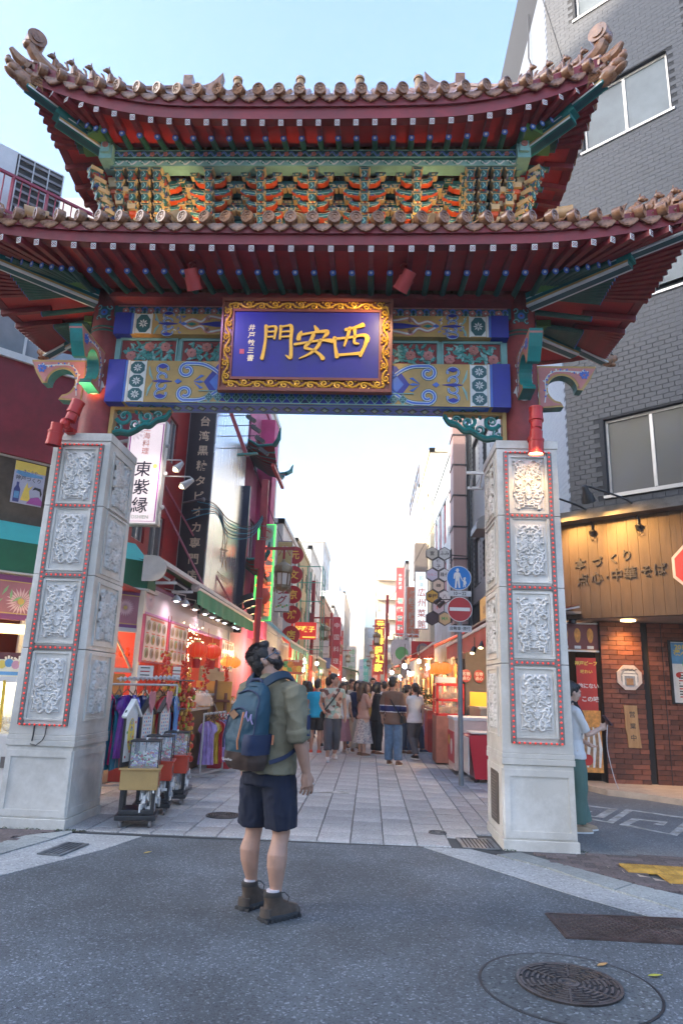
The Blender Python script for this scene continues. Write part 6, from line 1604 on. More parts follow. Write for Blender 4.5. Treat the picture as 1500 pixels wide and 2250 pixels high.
q = MB(); q.prism(rect(-.2,2.475,.2,2.585), F, -.006, 0, 0); q.build('text_plate', m_sgry, t); q = MB(); write(q, '自動車･原付', F, 0, 2.53, .07, 0, .002, bold=.012, sx=.92); q.build('lettering', m_ink, t)
# red lamp posts with brass palace lanterns
m_post = M('post_red', (.30,.03,.035), .5, var=.15); m_brass = M('lantern_brass', (.26,.2,.12), .45, metal=.4, var=.25, dirt=.3); m_lglass = M('lantern_glass', (.6,.58,.53), .3, var=.05)
def lamp_post(x, y, d, label, h=6.5, proto=[None]):
 if proto[0]:
  c = copy_tree(proto[0], None, label, (x,y,.012), None); c.scale = (1,1,h/6.5)
  if d < 0: c.rotation_euler = (0,0,math.pi)
  return c
 t = thing('lamp_post', label, 'lamp post', (x,y,.012), 0, 'red lamp posts along the street')
 q = MB(); q.cyl((0,0,0),(0,0,5.9), .085, .075, 14); q.cyl((0,0,0),(0,0,.3),.13,.1,14); q.build('post', m_post, t)
 q = MB(); q.box((-.02,-.0,6.02),(.17,.18,1.0)); q.build('head_box', m_post, t, bevel=.01)
 q = MB(); q.box((-.1,-.0,4.6),(.13,.14,.72)); q.build('junction_box', m_post, t, bevel=.01)
 for z in (3.5,4.95,5.0,5.3):
  q = MB(); q.cyl((0,0,z),(0,0,z+.02), .09,.09,14); q.build('strap', m_metal, t)
 q = MB(); q.beam((0,0,4.75),(.82,0,4.77),.06,.07); q.cyl((.55,0,4.5),(.55,0,4.74),.03,.03,8); q.build('arm', m_post, t)
 q = MB(); q.lathe([(.03,4.5),(.06,4.42),(.2,4.34),(.23,4.30),(.23,4.16),(.19,4.14)],8,(.55,0,0)); q.lathe([(.16,3.86),(.18,3.83),(.18,3.78),(.1,3.72),(.03,3.7)],8,(.55,0,0))
 for k in range(8): a = k*.785; q.beam((.55+.175*math.cos(a),.175*math.sin(a),3.82),(.55+.2*math.cos(a),.2*math.sin(a),4.18),.025,.025); q.tube([(.55+.2*math.cos(a),.2*math.sin(a),3.8),(.55+.2*math.cos(a),.2*math.sin(a),3.68)],.016,5)
 q.build('lantern', m_brass, t)
 q = MB(); q.lathe([(.15,3.85),(.175,4.0),(.17,4.15)],8,(.55,0,0)); q.build('lantern_glass', m_lglass, t)
 q = MB(); q.tube([(.0,-.08,5.5),(-.12,-.1,5.3),(-.05,-.1,5.2),(.02,-.09,5.0)],.012,5); q.build('cable', m_black, t)
 proto[0] = t; return t
lamp_post(-2.72,16.5,1,'red lamp post with a brass lantern just right of the mirror silver front')
lamp_post(-2.62,31,1,'second red lamp post on the left, beside the red banner',6.15)
lamp_post(-2.6,46,1,'third red lamp post on the left row',6.3); lamp_post(-2.5,62,1,'farthest red lamp post on the left row',6.4)
lamp_post(.92,40,-1,'nearest red lamp post on the right, before the tall red sign',6.8); lamp_post(.75,54,-1,'second red lamp post on the right row',6.4); lamp_post(.4,72,-1,'farthest red lamp post on the right row',6.4)
# signs hanging over the street, left
m_neong = M_glow('neon_green', (.1,1,.15), .32); m_neonr = M_glow('neon_red', (1,.14,.06), .32); m_face = M('sign_face_mint', (.35,.5,.45), .5)
def d(q, F, t):
 q.strip([(-.26,-1.5),(.26,-1.5),(.26,1.5),(-.26,1.5)], .035, F, t+.01, t+.04, 1, closed=True)
 q.prism(ngon(24,.2,0,1.2), F, t, t+.01, 3); q.strip(arc(0,1.2,.11,20,300,12), .03, F, t+.01, t+.014, 4)
 write(q, '東海飯店', F, .0, -.28, .52, 2, t+.02, True, 1.08, .02, thick=.02)
 for i in range(4): q.strip([(-.3,.75-i*.55),(.3,.75-i*.55)], .004, F, t, t+.002, 3)
proj_sign('neon_restaurant_sign', 'tall sign with green neon border and red neon characters behind the lamp post', (-3.33,21,4.9), .58, 3.05, m_face, m_alu, d, [m_wht, m_neong, m_neonr, m_cream, m_sred], .22)
def d(q, F, t):
 q.prism(rect(-.24,.05,.24,1.18), F, t, t+.002, 0); q.prism(rect(-.24,-1.18,.24,-.15), F, t, t+.002, 1)
 q.prism(rect(-.0,-.6,.24,-.15), F, t+.002, t+.003, 3); write(q, '豚', F, 0, .92, .24, 4, t+.004); q.strip([(-.2,.7),(0,1.05),(.2,.7)], .03, F, t+.002, t+.005, 3)
 write(q, '中', F, .0, .3, .34, 4, t+.004, bold=.05); write(q, '中', F, .0, .3, .33, 3, t+.006, bold=.02)
 write(q, 'キング', F, 0, -.5, .32, 1, t+.005, True, .95, .06, skew=.15); write(q, 'キング', F, 0, -.5, .31, 3, t+.007, True, .98, .02, skew=.15)
 for k in range(6): q.prism(ngon(6,.04,-.18+.07*k,-1.05+.03*(k % 3)), F, t+.002, t+.006, 5 if k % 2 else 0)
proj_sign('vertical_shop_sign', 'yellow and white vertical sign with red katakana behind the lantern', (-3.0,23,5.1), .5, 2.44, m_wp, m_metal, d, [M('sign_mustard', (.5,.38,.15), .5), m_wp, m_ink, M('sign_maroon', (.35,.03,.04), .5), m_swht, m_greenp], .16)
t = thing('disc_sign', 'vertical sign of five red discs with yellow characters', 'shop sign', (-2.95,25.2,4.8))
q = MB(); q.box((-.12,0,0),(.3,.12,3.6)); q.build('sign_box', m_wht, t)
for i, ch in enumerate('元文京鴻店'):
 F = FR((.05,-.07,1.45-i*.74)); q = MB(); q.prism(ngon(24,.33,0,0), F, -.08, 0, 0); write(q, ch, F, 0, 0, .36, 1, .004, bold=.02); q.build('disc', [m_sred, M('sign_yellow', (.85,.55,.08), .5)], t)
t = thing('red_banner_sign', 'wide red sign with yellow characters across the left stalls', 'shop sign', (-2.55,27,3.6))
q = MB(); q.box((0,0,0),(.85,.08,.66)); q.box((-.55,0,-.35),(.12,.08,1.4)); q.build('sign_panel', M_glow('glow_red', (.6,.03,.02), .12, (.5,.03,.03)), t)
F = FR((0,-.045,0)); q = MB(); write(q, '好喫子', F, -.02, .05, .24, 0, .002, bold=.03, sx=1.1); q.prism(rect(-.1,-.27,.4,-.22), F, 0, .002, 0); q.build('lettering', M_glow('glow_yellow', (.9,.6,.1), .2), t)
t = thing('green_scaffold', 'thin green steel frame standing in front of the olive building', 'scaffold', (-2.65,29,0))
q = MB()
for x in (-.5,-.1,.55): q.beam((x,0,0),(x,0,6.5),.04,.04); q.beam((x,1.5,0),(x,1.5,6.5),.04,.04)
for z in (3.0,4.1,5.0,5.8,6.5): q.beam((-.5,0,z),(.55,0,z),.03,.03); q.beam((.55,0,z),(.55,1.5,z),.03,.03)
q.build('frame', M('scaffold_green', (.05,.33,.24), .5), t)
t = thing('white_board_wall', 'plain white hoarding with thin dark lines beyond the red banner sign', 'hoarding', (-2.6,34,3.1)); q = MB(); q.box((0,0,-.2),(1.15,.1,1.8)); q.build('board', m_wht, t); q = MB()
for x in (-.2,.2): q.box((x,-.06,.1),(.02,.02,.9))
for z in (.3,-.05): q.box((0,-.06,z),(1.1,.02,.02))
q.build('batten', m_black, t)
for x, y, z, h, w_, txt, lb, c, tc in ((-2.15,44,4.2,3.3,.5,'中国料理','tall dark red sign with small white characters over the left row',(.38,.03,.05),m_swht),(-2.5,38,3.9,2.6,.45,'點心飲茶','narrow orange red sign with yellow characters left of the dark red sign',(.5,.06,.03),M('sign_yellow',(.85,.55,.08))),
                                  (-2.3,52,3.6,3.2,.45,'豚饅頭屋','far red strip sign on the left row',(.5,.05,.05),m_swht),(-1.75,66,3.6,3.4,.9,'神戸牛肉','white vertical sign in front of the tan building',(.6,.58,.55),m_greenp),(-1.0,80,3.0,3.4,.55,'本館','pale strip sign at the end of the left row',(.55,.55,.58),m_bluep),
                                  (-.55,86,3.2,3.6,.75,'老祥記店','mint green vertical sign at the far end of the street',(.1,.5,.36),m_swht),(.45,58,3.6,3.6,.55,'大中華楼','far red strip sign left of the right lamp posts',(.5,.05,.04),m_swht)):
 def d(q, F, t, txt=txt, h=h, w_=w_): write(q, txt, F, 0, 0, min(w_*.75, h/len(txt)*.8), 0, t+.003, True, h/len(txt)/min(w_*.75, h/len(txt)*.8)*.9)
 mm = M('stripsign_%.2f_%.2f_%.2f' % c, c, .5); proj_sign('strip_sign', lb, (x,y,z), w_, h, mm, mm, d, [tc])
# signs, right
t = thing('honeycomb_sign', 'honeycomb of hexagonal bar signs fixed beside the brown pier', 'shop sign', (2.14,22,4.9))
hx = [(-.2,.92,(.5,.47,.38),'宴',m_ink,'fancy'),(.2,.92,(.55,.57,.54),'ふみ',m_ink,''),(0,.57,(.6,.61,.6),'愛子',m_ink,'v'),(-.2,.22,(.58,.57,.66),'ももこ',m_pinkp,''),(.2,.22,(.66,.66,.64),'珠代',m_ink,''),(0,-.13,(.62,.52,.4),'88',m_ink,''),(-.2,-.48,(.55,.34,.05),'寿梅',m_ink,''),(.2,-.48,(.66,.66,.64),'八',m_ink,''),(0,-.83,(.55,.5,.52),'梅',m_salmon,''),(-.2,-1.18,(.06,.05,.06),'',m_ink,''),(.2,-1.18,(.55,.45,.24),'MA',m_greenp,'')]
for x, z, c, tx, tm_, st in hx:
 F = FR((x,-.06,z)); q = MB(); q.prism(ngon(6,.225,0,0,R(30)), F, -.12, 0, 0); q.prism(ngon(6,.2,0,0,R(30)), F, 0, .004, 1)
 if tx: write(q, tx, F, 0, 0, .15 if len(tx) < 3 else .1, 2, .006, st == 'v', 1.1, .015)
 q.build('hexagon_sign', [m_black, M('hex_%.2f_%.2f' % (c[0], c[2]), c, .45, var=.06), tm_], t)
q = MB(); q.beam((.42,0,1.1),(.42,0,-1.3),.04,.04)
for z in (.9,.2,-.5,-1.2): q.beam((.2,.0,z),(.95,.2,z),.03,.03)
q.build('sign_frame', m_black, t)
t = thing('sign_flood_light', 'pair of small black flood lights in front of the honeycomb sign', 'flood light', (1.98,20.2,4.05)); q = MB()
for k in (0,1): q.cyl((-.1+.1*k,0,-.05-.1*k),(.06+.1*k,.1,.1-.1*k),.07,.05,10)
q.beam((.05,.05,.05),(.9,.1,.1),.03,.03); q.build('lamp_body', m_black, t)
def d(q, F, t): write(q, '飲茶', F, 0, .82, .24, 1, t+.003, True, 1.3); write(q, '広州菜館', F, 0, -.35, .38, 0, t+.003, True, 1.2, .012)
proj_sign('white_lit_sign', 'white lit vertical sign with four red characters on the right row', (2.18,30,5.3), .58, 2.5, M_glow('lit_cool', (.9,.95,1), .16, (.6,.6,.6)), m_alu, d, [m_salmon, M('mint_print', (.35,.7,.6), .5)], .25)
def d(q, F, t):
 for i in range(6): write(q, '焼餃子鍋麺飯'[i], F, (-.03 if i % 2 else .03), .85-i*.34, .34, 0, t+.003, bold=.03)
proj_sign('orange_white_sign', 'orange sign with pale brush writing left of the white lit sign', (1.95,32.5,5.05), .62, 2.4, M('face_orange', (.55,.16,.08), .5), m_wht, d, [m_cream], .2)
def d(q, F, t): write(q, '中国料理', F, 0, 1.75, .3, 1, t+.003, True, 1.2); write(q, '福龍菜館', F, 0, -1.1, .48, 0, t+.003, True, 1.6, .03); write(q, '福龍菜館', F, 0, -1.1, .48, 1, t+.001, True, 1.6, .06)
proj_sign('tall_red_sign', 'tall red vertical sign with white edged green characters on the right row', (2.5,60,8.95), .68, 6.0, M('face_red', (.55,.03,.035), .45), m_sred, d, [M('char_green', (.05,.22,.18), .5), m_swht], .3)
def d(q, F, t):
 for i in range(6): write(q, '元祖豚饅頭家'[i], F, (-.04 if i % 2 else .04), 1.5-i*.58, .55, 0, t+.003, bold=.05)
proj_sign('yellow_writing_sign', 'narrow red sign with bright yellow characters left of the right lamp post', (.62,48,4.3), .7, 3.7, M('face_red2', (.5,.04,.03), .5), m_sred, d, [M_glow('glow_yellow2', (1,.75,.1), .18)], .2)
def d(q, F, t): write(q, '北京料理', F, 0, 0, .42, 0, t+.003, True, 1.1)
proj_sign('small_green_sign', 'small white sign with green characters right of the red lamp post', (1.7,44,3.55), .5, 2.3, m_wp, m_greenp, d, [M('mint_print2', (.05,.4,.3), .5)], .15)
t = thing('round_photo_sign', 'square dark red sign with a round picture of dumplings over the right stalls', 'shop sign', (1.95,26,2.95)); F = FR((0,-.06,0)); q = MB(); q.box((0,0,0),(.85,.1,.62)); q.build('sign_panel', m_sred, t); q = MB(); q.prism(ngon(18,.24,-.0,.0), F, 0, .01, 0)
for k in range(6): q.prism(ngon(8,.065,.1*math.cos(k),.1*math.sin(k)), F, .01, .03, 1)
q.build('picture', [M('plate_dark', (.2,.2,.22), .5), m_cream], t)
t = thing('green_mascot_board', 'rounded pale board with a green fruit shape over the right stalls', 'shop sign', (1.3,30,3.05)); F = FR((0,-.05,0)); q = MB(); q.prism(smooth_path([(-.4,-.5),(-.42,.2),(-.3,.5),(.3,.5),(.42,.2),(.4,-.5)],4), F, -.08, 0, 0); q.prism(ngon(18,.28,.05,-.05), F, 0, .03, 1); q.build('board', [m_wht, m_greenp], t)
q = MB()
for i in range(5): q.tube([(-.3+.2*i,.2,.5),(-.3+.2*i,-.05,.75),(-.1+.2*i,-.35,.75),(-.05+.2*i,-.38,.68)],.025,6)
q.build('arm_lamp', m_wht, t)
# ------------------------------------------------ stalls
m_bulbw = M_glow('bulb_white', (1,.9,.75), 2.5); m_bulbb = M_glow('bulb_cool', (.75,.8,1), 2.5); m_lanto = M_glow('lantern_orange', (1,.22,.03), .22, (.65,.14,.03)); m_glowwall = M_cells('stall_wall', [(.6,.4,.2),(.5,.12,.05),(.6,.5,.35),(.35,.16,.06),(.62,.35,.1)], 3.2)
m_goods = M_cells('stall_goods', [(.5,.08,.04),(.6,.45,.2),(.55,.5,.42),(.6,.22,.05),(.15,.25,.08),(.65,.6,.55),(.4,.05,.05)], 14)
def globe_lantern(name, label, c, r, mat, group=None, tassel=True, ribs=12):
 t = thing(name, label, 'lantern', c, 0, group)
 q = MB(); q.lathe([(r*.35,-r*.74)]+[(r*math.cos(a)*(1), r*.76*math.sin(a)) for a in np.linspace(-1.2,1.2,11)]+[(r*.35,r*.74)], ribs*2);
 q.build('lantern_body', mat, t)
 q = MB()
 for k in range(ribs): a = 2*math.pi*k/ribs; q.tube([(r*1.01*math.cos(b_)*math.cos(a), r*1.01*math.cos(b_)*math.sin(a), r*.77*math.sin(b_)) for b_ in np.linspace(-1.2,1.2,9)], r*.012, 4)
 q.build('ribs', M('rib_gold', (.6,.33,.08), .4), t)
 q = MB(); q.cyl((0,0,r*.72),(0,0,r*.88), r*.36,r*.36,14); q.cyl((0,0,-r*.88),(0,0,-r*.72), r*.36,r*.36,14); q.cyl((0,0,r*.88),(0,0,r*1.6),.006,.006,5); q.build('cap', M('cap_gold', (.6,.4,.12), .35, metal=.5), t)
 if tassel: q = MB(); q.cyl((0,0,-r*.88),(0,0,-r*1.75), r*.4,r*.38,14); q.build('fringe', M('fringe_red', (.4,.02,.02), .7), t)
 return t
globe_lantern('red_lantern', 'large red lantern with gold ribs, left of the pair under the shop fascia', (-3.60,14.4,2.16), .21, M_glow('lantern_red_lit', (1,.06,.01), .06, (.6,.05,.015)), 'red lanterns under the shop fascia')
globe_lantern('red_lantern', 'large red lantern with gold ribs, right of the pair under the shop fascia', (-3.45,15.1,2.16), .21, M_glow('lantern_red_lit', (1,.1,.02), .5), 'red lanterns under the shop fascia')
globe_lantern('orange_lantern', 'glowing orange lantern, left of the pair past the menu boards', (-3.42,16.6,2.0), .15, m_lanto, 'orange lanterns past the menu boards', False)
globe_lantern('orange_lantern', 'glowing orange lantern, right of the pair past the menu boards', (-3.3,17.0,2.0), .15, m_lanto, 'orange lanterns past the menu boards', False)
for i, (x,y,z,r) in enumerate(((1.85,19.5,2.1,.2),(2.05,19.2,2.1,.2),(1.95,20.6,2.1,.2))):
 globe_lantern('orange_lantern', ('glowing orange lantern nearest the red cart on the right','glowing orange lantern deeper in the right stall','farthest glowing orange lantern in the right stall')[i], (x,y,z), r, m_lanto, 'orange lanterns of the right stall', False)
# menu boards of the left shop
def menu_board(y0, y1, z0, z1, label, seed):
 t = thing('menu_board', label, 'menu board', (-3.83,(y0+y1)/2,(z0+z1)/2), 0, 'photo menu boards under the shop fascia'); h, L = z1-z0, y1-y0
 q = MB(); q.box((0,0,0),(.05,L,h)); q.build('board', M('menu_edge', (.4,.06,.14), .5), t); F = frame((.028,0,0),(0,1,0),(0,0,1)); q = MB(); r = random.Random(seed)
 q.prism(rect(-L/2+.03,-h/2+.03,L/2-.03,h/2-.03), F, 0, .003, 0)
 for j in range(3):
  for i in range(int(L/.3)):
   x = -L/2+.2+i*.3; y = h*.28-j*h*.29
   q.prism([(x+.11*math.cos(a), y+.09*math.sin(a)) for a in np.linspace(0,5.9,10)], F, .003, .008, 1+(i+j) % 3); q.prism(ngon(7,.06,x+.02,y-.01), F, .008, .012, 4+(i*j) % 2)
   q.prism(rect(x-.1,y-.14,x+.1*r.uniform(.2,1),y-.12), F, .003, .006, 6)
 q.prism(rect(-L*.3,h*.4,L*.3,h*.45), F, .003, .006, 6)
 q.build('print', [M('menu_paper', (.66,.5,.45), .4), m_cream, M('food_tan', (.55,.38,.2), .6), M('food_green', (.35,.4,.2), .6), m_brownp, m_or, m_salmon], t)
menu_board(11.5,12.85,1.80,2.60,'pink photo menu board, first one at the corner of the shop front',1); menu_board(12.95,14.3,1.80,2.60,'pink photo menu board beside the red lanterns',2); menu_board(17.7,19.3,1.78,2.62,'pink photo menu board past the red lanterns',3)
# fascia lamps: cones of white light
for i, (y,) in enumerate(((12.6,),(13.2,),(14.0,),(14.9,),(15.6,),(16.2,),(17.0,),(18.2,),(18.7,))):
 t = thing('fascia_lamp', ('first','second','third','fourth','fifth','sixth','seventh','eighth','ninth')[i]+' hooded lamp along the pink fascia, counted from the left pillar', 'lamp', (-3.62,y,2.98), 0, 'hooded lamps along the pink fascia')
 q = MB(); q.lathe([(.02,.08),(.05,.06),(.1,-.02),(.095,-.03)],12); q.tube([(0,0,.08),(0,0,.16),(-.25,0,.2)],.012,5); q.build('hood', m_alu, t)
 q = MB(); q.ell((0,0,-.02),(.05,.05,.03),8,5); q.build('bulb', m_bulbb, t)
for y in (12.9,15.2,17.8): lamp('SPOT', 'light_fascia', (-3.5,y,3.02), 5, (1,.85,.95), (-3.9,y,2.2), 120, .08, 1)
for (x,y,z,e,c) in ((-4.2,13.3,2.3,34,(1,.66,.34)),(-4.4,16.5,2.2,26,(1,.6,.3)),(-5.2,10.4,2.0,16,(1,.75,.4)),(-4.5,11.6,1.9,8,(1,.5,.2))): lamp('POINT', 'light_shop', (x,y,z), e, c, r=.12)
# fairy lights and shop interior shelves
t = thing('fairy_lights', 'curtain of tiny warm fairy lights behind the red lanterns', 'string lights', (-4.0,14.8,2.4)); q = MB(); r = random.Random(3)
for i in range(150): q.ell((r.uniform(-.25,.25), r.uniform(-.9,.9), r.uniform(-.45,.3)), .016, 5, 3)
q.build('fairy_bulbs', M_glow('fairy', (1,.75,.4), 1.2), t, kind='stuff'); q = MB();
for i in range(9): q.tube([(-.2+.05*i,-.85+.2*i,.45),(-.18+.05*i,-.84+.2*i,-.45)],.004,4)
q.build('light_wire', m_black, t)
def shelf_unit(name, label, cat, loc, w_, d_, h_, mat, goods=True, rz=0, group=None):
 t = thing(name, label, cat, loc, rz, group); q = MB(); q.box((0,0,h_*.5),(w_,d_,h_)); q.build('counter', mat, t, bevel=.01)
 q = MB(); q.box((0,0,h_+.02),(w_+.06,d_+.06,.04)); q.build('counter_top', m_alu, t)
 if goods:
  q = MB(); r = random.Random(hash(label) % 999 if False else len(label)*7+int(loc[1]*10))
  for i in range(26):
   s = r.uniform(.04,.11); x, y = r.uniform(-w_/2+.06,w_/2-.06), r.uniform(-d_/2+.06,d_/2-.06)
   if i % 2: q.box((x,y,h_+.04+s*.5),(s,s*1.2,s),0,rz=r.uniform(0,3))
   else: q.ell((x,y,h_+.04+s*.5),(s*.6,s*.6,s*.5),7,5)
  q.build('goods', m_goods, t, kind='stuff')
 return t
# --- the left corner: popcorn cabinet, curtain, price card
t = thing('sweets_cabinet', 'white lit sweets cabinet with yellow bulbs left of the left pillar', 'cabinet', (-4.25,8.35,0), .15)
q = MB(); q.box((-.3,0,.43),(1.1,.6,.86),taper=1.04); q.build('base', m_wht, t, bevel=.03); q = MB(); q.box((-.3,.27,1.15),(1.1,.04,.6)); q.box((-.3,0,1.46),(1.12,.6,.06)); q.build('hood', m_wht, t)
q = MB(); q.box((-.3,-.28,1.15),(1.06,.01,.56)); q.box((.24,0,1.15),(.01,.54,.56)); q.build('pane', M_clear('cabinet_glass'), t)
q = MB(); r = random.Random(5)
for i in range(120): q.ell((r.uniform(-.8,.2), r.uniform(-.22,.2), r.uniform(.88,1.06)), r.uniform(.025,.045), 6, 4)
q.build('sweets', M_cells('popcorn', [(.7,.62,.4),(.75,.7,.6),(.7,.5,.2)], 20), t, kind='stuff')
q = MB()
for x in (-.02,.24): q.beam((x,-.3,.88),(x-.02,-.3,1.45),.05,.02)
q.build('yellow_strip', M('strip_yellow', (.6,.42,.03), .5), t); q = MB()
for i in range(22): q.ell((.235-.003*i,-.325,1.42-.05*i), .018, 6, 4)
q.build('bulbs', M_glow('bulb_yellow', (1,.65,.1), .5), t, kind='stuff'); q = MB(); q.box((.1,-.31,.55),(.1,.02,.12)); q.build('vent', m_metal, t)
lamp('POINT', 'light_cabinet', (-4.5,8.4,1.4), 3, (1,.9,.6), r=.08)
def d(q, F, t):
 for k in range(5): q.prism(ngon(10,.05,-.16+.08*k,.07-.02*(k % 2)), F, t, t+.003, 1+k % 3)
 q.prism(rect(-.16,-.07,.16,-.03), F, t, t+.003, 3)
flat_thing('price_card', 'pastel price card standing on the white sweets cabinet', 'price card', frame((-4.25,8.1,1.58),(1,.1,0),(0,0,1)), .42, .22, [M('card_cream', (.7,.65,.5), .5), m_pinkp, m_yp, m_bluep], d, .01)
def d(q, F, t): write(q, '料理', F, .05, .02, .26, 1, t+.003, bold=.02, sx=1.0);
flat_thing('shop_curtain', 'dark purple shop curtain with pale characters deep in the left shop', 'curtain', frame((-5.05,9.9,1.62),(1,.3,0),(0,0,1)), 1.1, .42, [M('curtain_purple', (.07,.02,.05), .7), m_wp], d, .01)
t = thing('ceiling_lamp_panel', 'glowing yellow lamp panel under the floral fascia', 'lamp', (-5.0,9.7,2.15), .6); q = MB(); q.box((0,0,0),(1.2,.3,.12)); q.build('lamp_panel', M_glow('lamp_panel_glow', (1,.75,.3), .6), t)
t = thing('hanging_ornaments', 'row of small red gourd ornaments hanging in the left shop doorway', 'ornaments', (-4.1,12.3,1.95));
for i in range(6): q = MB(); q.lathe([(0,.12),(.03,.1),(.02,.06),(.05,0),(.02,-.05),(0,-.05)],8,(-.35+.12*i,0,0)); q.build('gourd', M('gourd_red', (.4,.05,.02), .4), t)
# --- three omikuji stands
def stand(x, y, rz, label, cab, panelm, txt, heart):
 t = thing('capsule_stand', label, 'vending stand', (x,y,.012), rz, 'fortune slip stands in a row')
 q = MB(); q.box((0,0,.10),(.42,.40,.05)); q.box((0,0,.15),(.36,.34,.05)); q.build('base', m_black, t, bevel=.008)
 for sx in (-1,1):
  for sy in (-1,1):
   q = MB(); q.box((sx*.16,sy*.14,.27),(.04,.04,.24)); q.build('post', m_black, t)
   q = MB(); q.cyl((sx*.15-.012,sy*.15,.035),(sx*.15+.012,sy*.15,.035),.034,.034,12); q.box((sx*.15,sy*.15,.07),(.03,.04,.03)); q.build('caster', m_metal, t)
 q = MB(); q.box((0,0,.47),(.39,.36,.2)); q.box((.0,0,.578),(.43,.40,.018)); q.build('cabinet', cab, t, bevel=.004)
 F = frame((.196,0,.47),(0,1,0),(0,0,1)); q = MB()
 if heart: q.prism([(0,-.06),(.05,.01),(.045,.045),(.02,.05),(0,.03),(-.02,.05),(-.045,.045),(-.05,.01)], F, 0, .003)
 else: q.strip([(-.06,.05),(.06,.05)], .02, F, 0, .003); q.strip([(-.05,.01),(.05,.01)], .012, F, 0, .003); q.strip([(-.035,.05),(-.035,-.07)], .014, F, 0, .003); q.strip([(.035,.05),(.035,-.07)], .014, F, 0, .003)
 q.build('emblem', m_metal if heart else m_sred, t)
 q = MB(); q.box((.03,0,.72),(.30,.32,.262)); q.build('clear_case', M_clear('acrylic', (.9,.95,1), .16), t)
 q = MB()
 for sx in (-1,1):
  for sy in (-1,1): q.box((.03+sx*.148,sy*.158,.72),(.012,.012,.264))
 q.box((.03,0,.857),(.31,.33,.014)); q.build('case_edge', m_black, t)
 q = MB(); q.cyl((.03,-.03,.875),(.03,.03,.875),.012,.012,8); q.build('handle', m_wht, t)
 q = MB(); r = random.Random(int(y*10))
 for i in range(150):
  p = (r.uniform(-.10,.16), r.uniform(-.145,.145), r.uniform(.6,.74)); a = r.uniform(0,3.1); s = r.uniform(.014,.026)
  q.box(p,(s*2,s*.8,s*.6),i % 5,M=Matrix.Rotation(a,4,(r.random(),r.random(),.2)))
 q.build('paper_slips', [m_wp, m_wp, M('slip_green', (.3,.5,.3), .6), M('slip_red', (.6,.15,.15), .6), M('slip_violet', (.35,.3,.5), .6)], t, kind='stuff')
 # gabled notice board at the back
 G = frame((-.15,0,.6),(0,1,0),(0,0,1)); G = frame((-.13,-.13,.59),(.80,.6,0),(0,0,1)) if False else frame((-.15,-.02,.59),(.35,.94,0),(0,0,1))
 q = MB(); q.prism([(-.15,0),(.15,0),(.15,.56),(0,.69),(-.15,.56)], G, -.02, 0.0, 0); q.prism([(-.19,.52),(-.175,.50),(0,.655),(.175,.50),(.19,.52),(0,.70)], G, -.03, .03, 0 if heart else 1); q.build('notice_board', [m_black, M('roof_white', (.65,.64,.6), .5)], t)
 q = MB(); q.prism([(-.125,.05),(.125,.05),(.125,.55),(0,.65),(-.125,.55)], G, 0, .004, 0)
 if txt:
  q.prism([(.075*math.cos(a), .33+.17*math.sin(a)) for a in np.linspace(0,6,16)], G, .004, .006, 1); write(q, txt, G, 0, .35, .07, 2, .008, True, 1.05, .02)
  for k in range(8): q.prism(ngon(5,.016,-.09+.18*((k*7) % 5)/4,.1+.05*k), G, .004, .007, 3+k % 3)
 else:
  for k in range(4):
   for j in range(9): q.prism(rect(-.09+k*.05,.5-j*.042,-.07+k*.05,.52-j*.042), G, .004, .006, 2 if (k+j) % 3 else 4)
 q.build('notice_print', [M('notice_white', (.66,.65,.62), .5), m_yp, m_bluep, m_sred, m_salmon, m_greenp], t)
 if heart:
  q = MB(); q.prism([(0,.52),(.07,.64),(.07,.76),(.035,.78),(0,.74),(-.035,.78),(-.07,.76),(-.07,.64)], G, .03, .045); q.build('heart_plate', M('heart_pink', (.45,.16,.2), .5), t)
 q = MB()
 for i in range(70):
  p = (r.uniform(.02,.22), r.uniform(-.16,.2), r.uniform(.17,.4)); q.box(p,(r.uniform(.02,.05),.014,r.uniform(.04,.1)),i % 2,M=Matrix.Rotation(r.uniform(-.7,.7),4,'X') @ Matrix.Rotation(r.uniform(0,3),4,'Z'))
 q.build('tied_papers', [m_wp, M('paper_grey', (.5,.5,.52), .7)], t, kind='stuff')
 return t
stand(-2.44,7.76,.22,'capsule stand with a plain wooden cabinet, nearest of the three', M('cabinet_tan', (.42,.26,.09), .45, var=.1), None, 'おみくじ', False)
stand(-2.50,8.50,.2,'middle capsule stand with a red cabinet and a heart on top', M('cabinet_red', (.5,.05,.02), .4), None, '', True)
stand(-2.50,9.22,.18,'capsule stand with a red cabinet, farthest of the three', M('cabinet_red', (.5,.05,.02), .4), None, '', True)
# --- clothes rails with silk dresses
def garment(label, loc, rz, w_, h_, mat, seed, short=False):
 r = random.Random(seed); t = thing('silk_dress', label, 'dress', loc, rz, 'dresses on the clothes rails'); q = MB()
 out = [(.03,0),(.05,-.02),(.5,-.07),(.62,-.24),(.5,-.30),(.43,-.22),(.40,-.5),(.46,-1.0)]
 for s in (-1,1):
  P = []
  n = 12
  zs = [0,-.03,-.08,-.16,-.22,-.3,-.45,-.6,-.8,-1.0]; ws = [.10,.32,.5,.58,.6,.42,.40,.43,.46,.5]
  for z, ww in zip(zs, ws):
   P.append([(w_*ww*(2*i/n-1), s*(.018+.03*min(1,-z*4)*abs(math.sin((i*1.1+seed)*1.3)))+.012*math.sin(i*1.7+z*5+seed), z*h_-.05) for i in range(n+1)])
  q.grid(P)
 q.build('cloth', mat, t); q = MB(); q.tube([(0,0,.06),(.012,0,.08),(.0,0,.10),(-.014,0,.085)],.005,5); q.tube([(-w_*.45,0,-.07),(0,0,.03),(w_*.45,0,-.07)],.008,5); q.tube([(0,0,.02),(0,0,.07)],.005,5); q.build('hanger', m_wood, t); return t
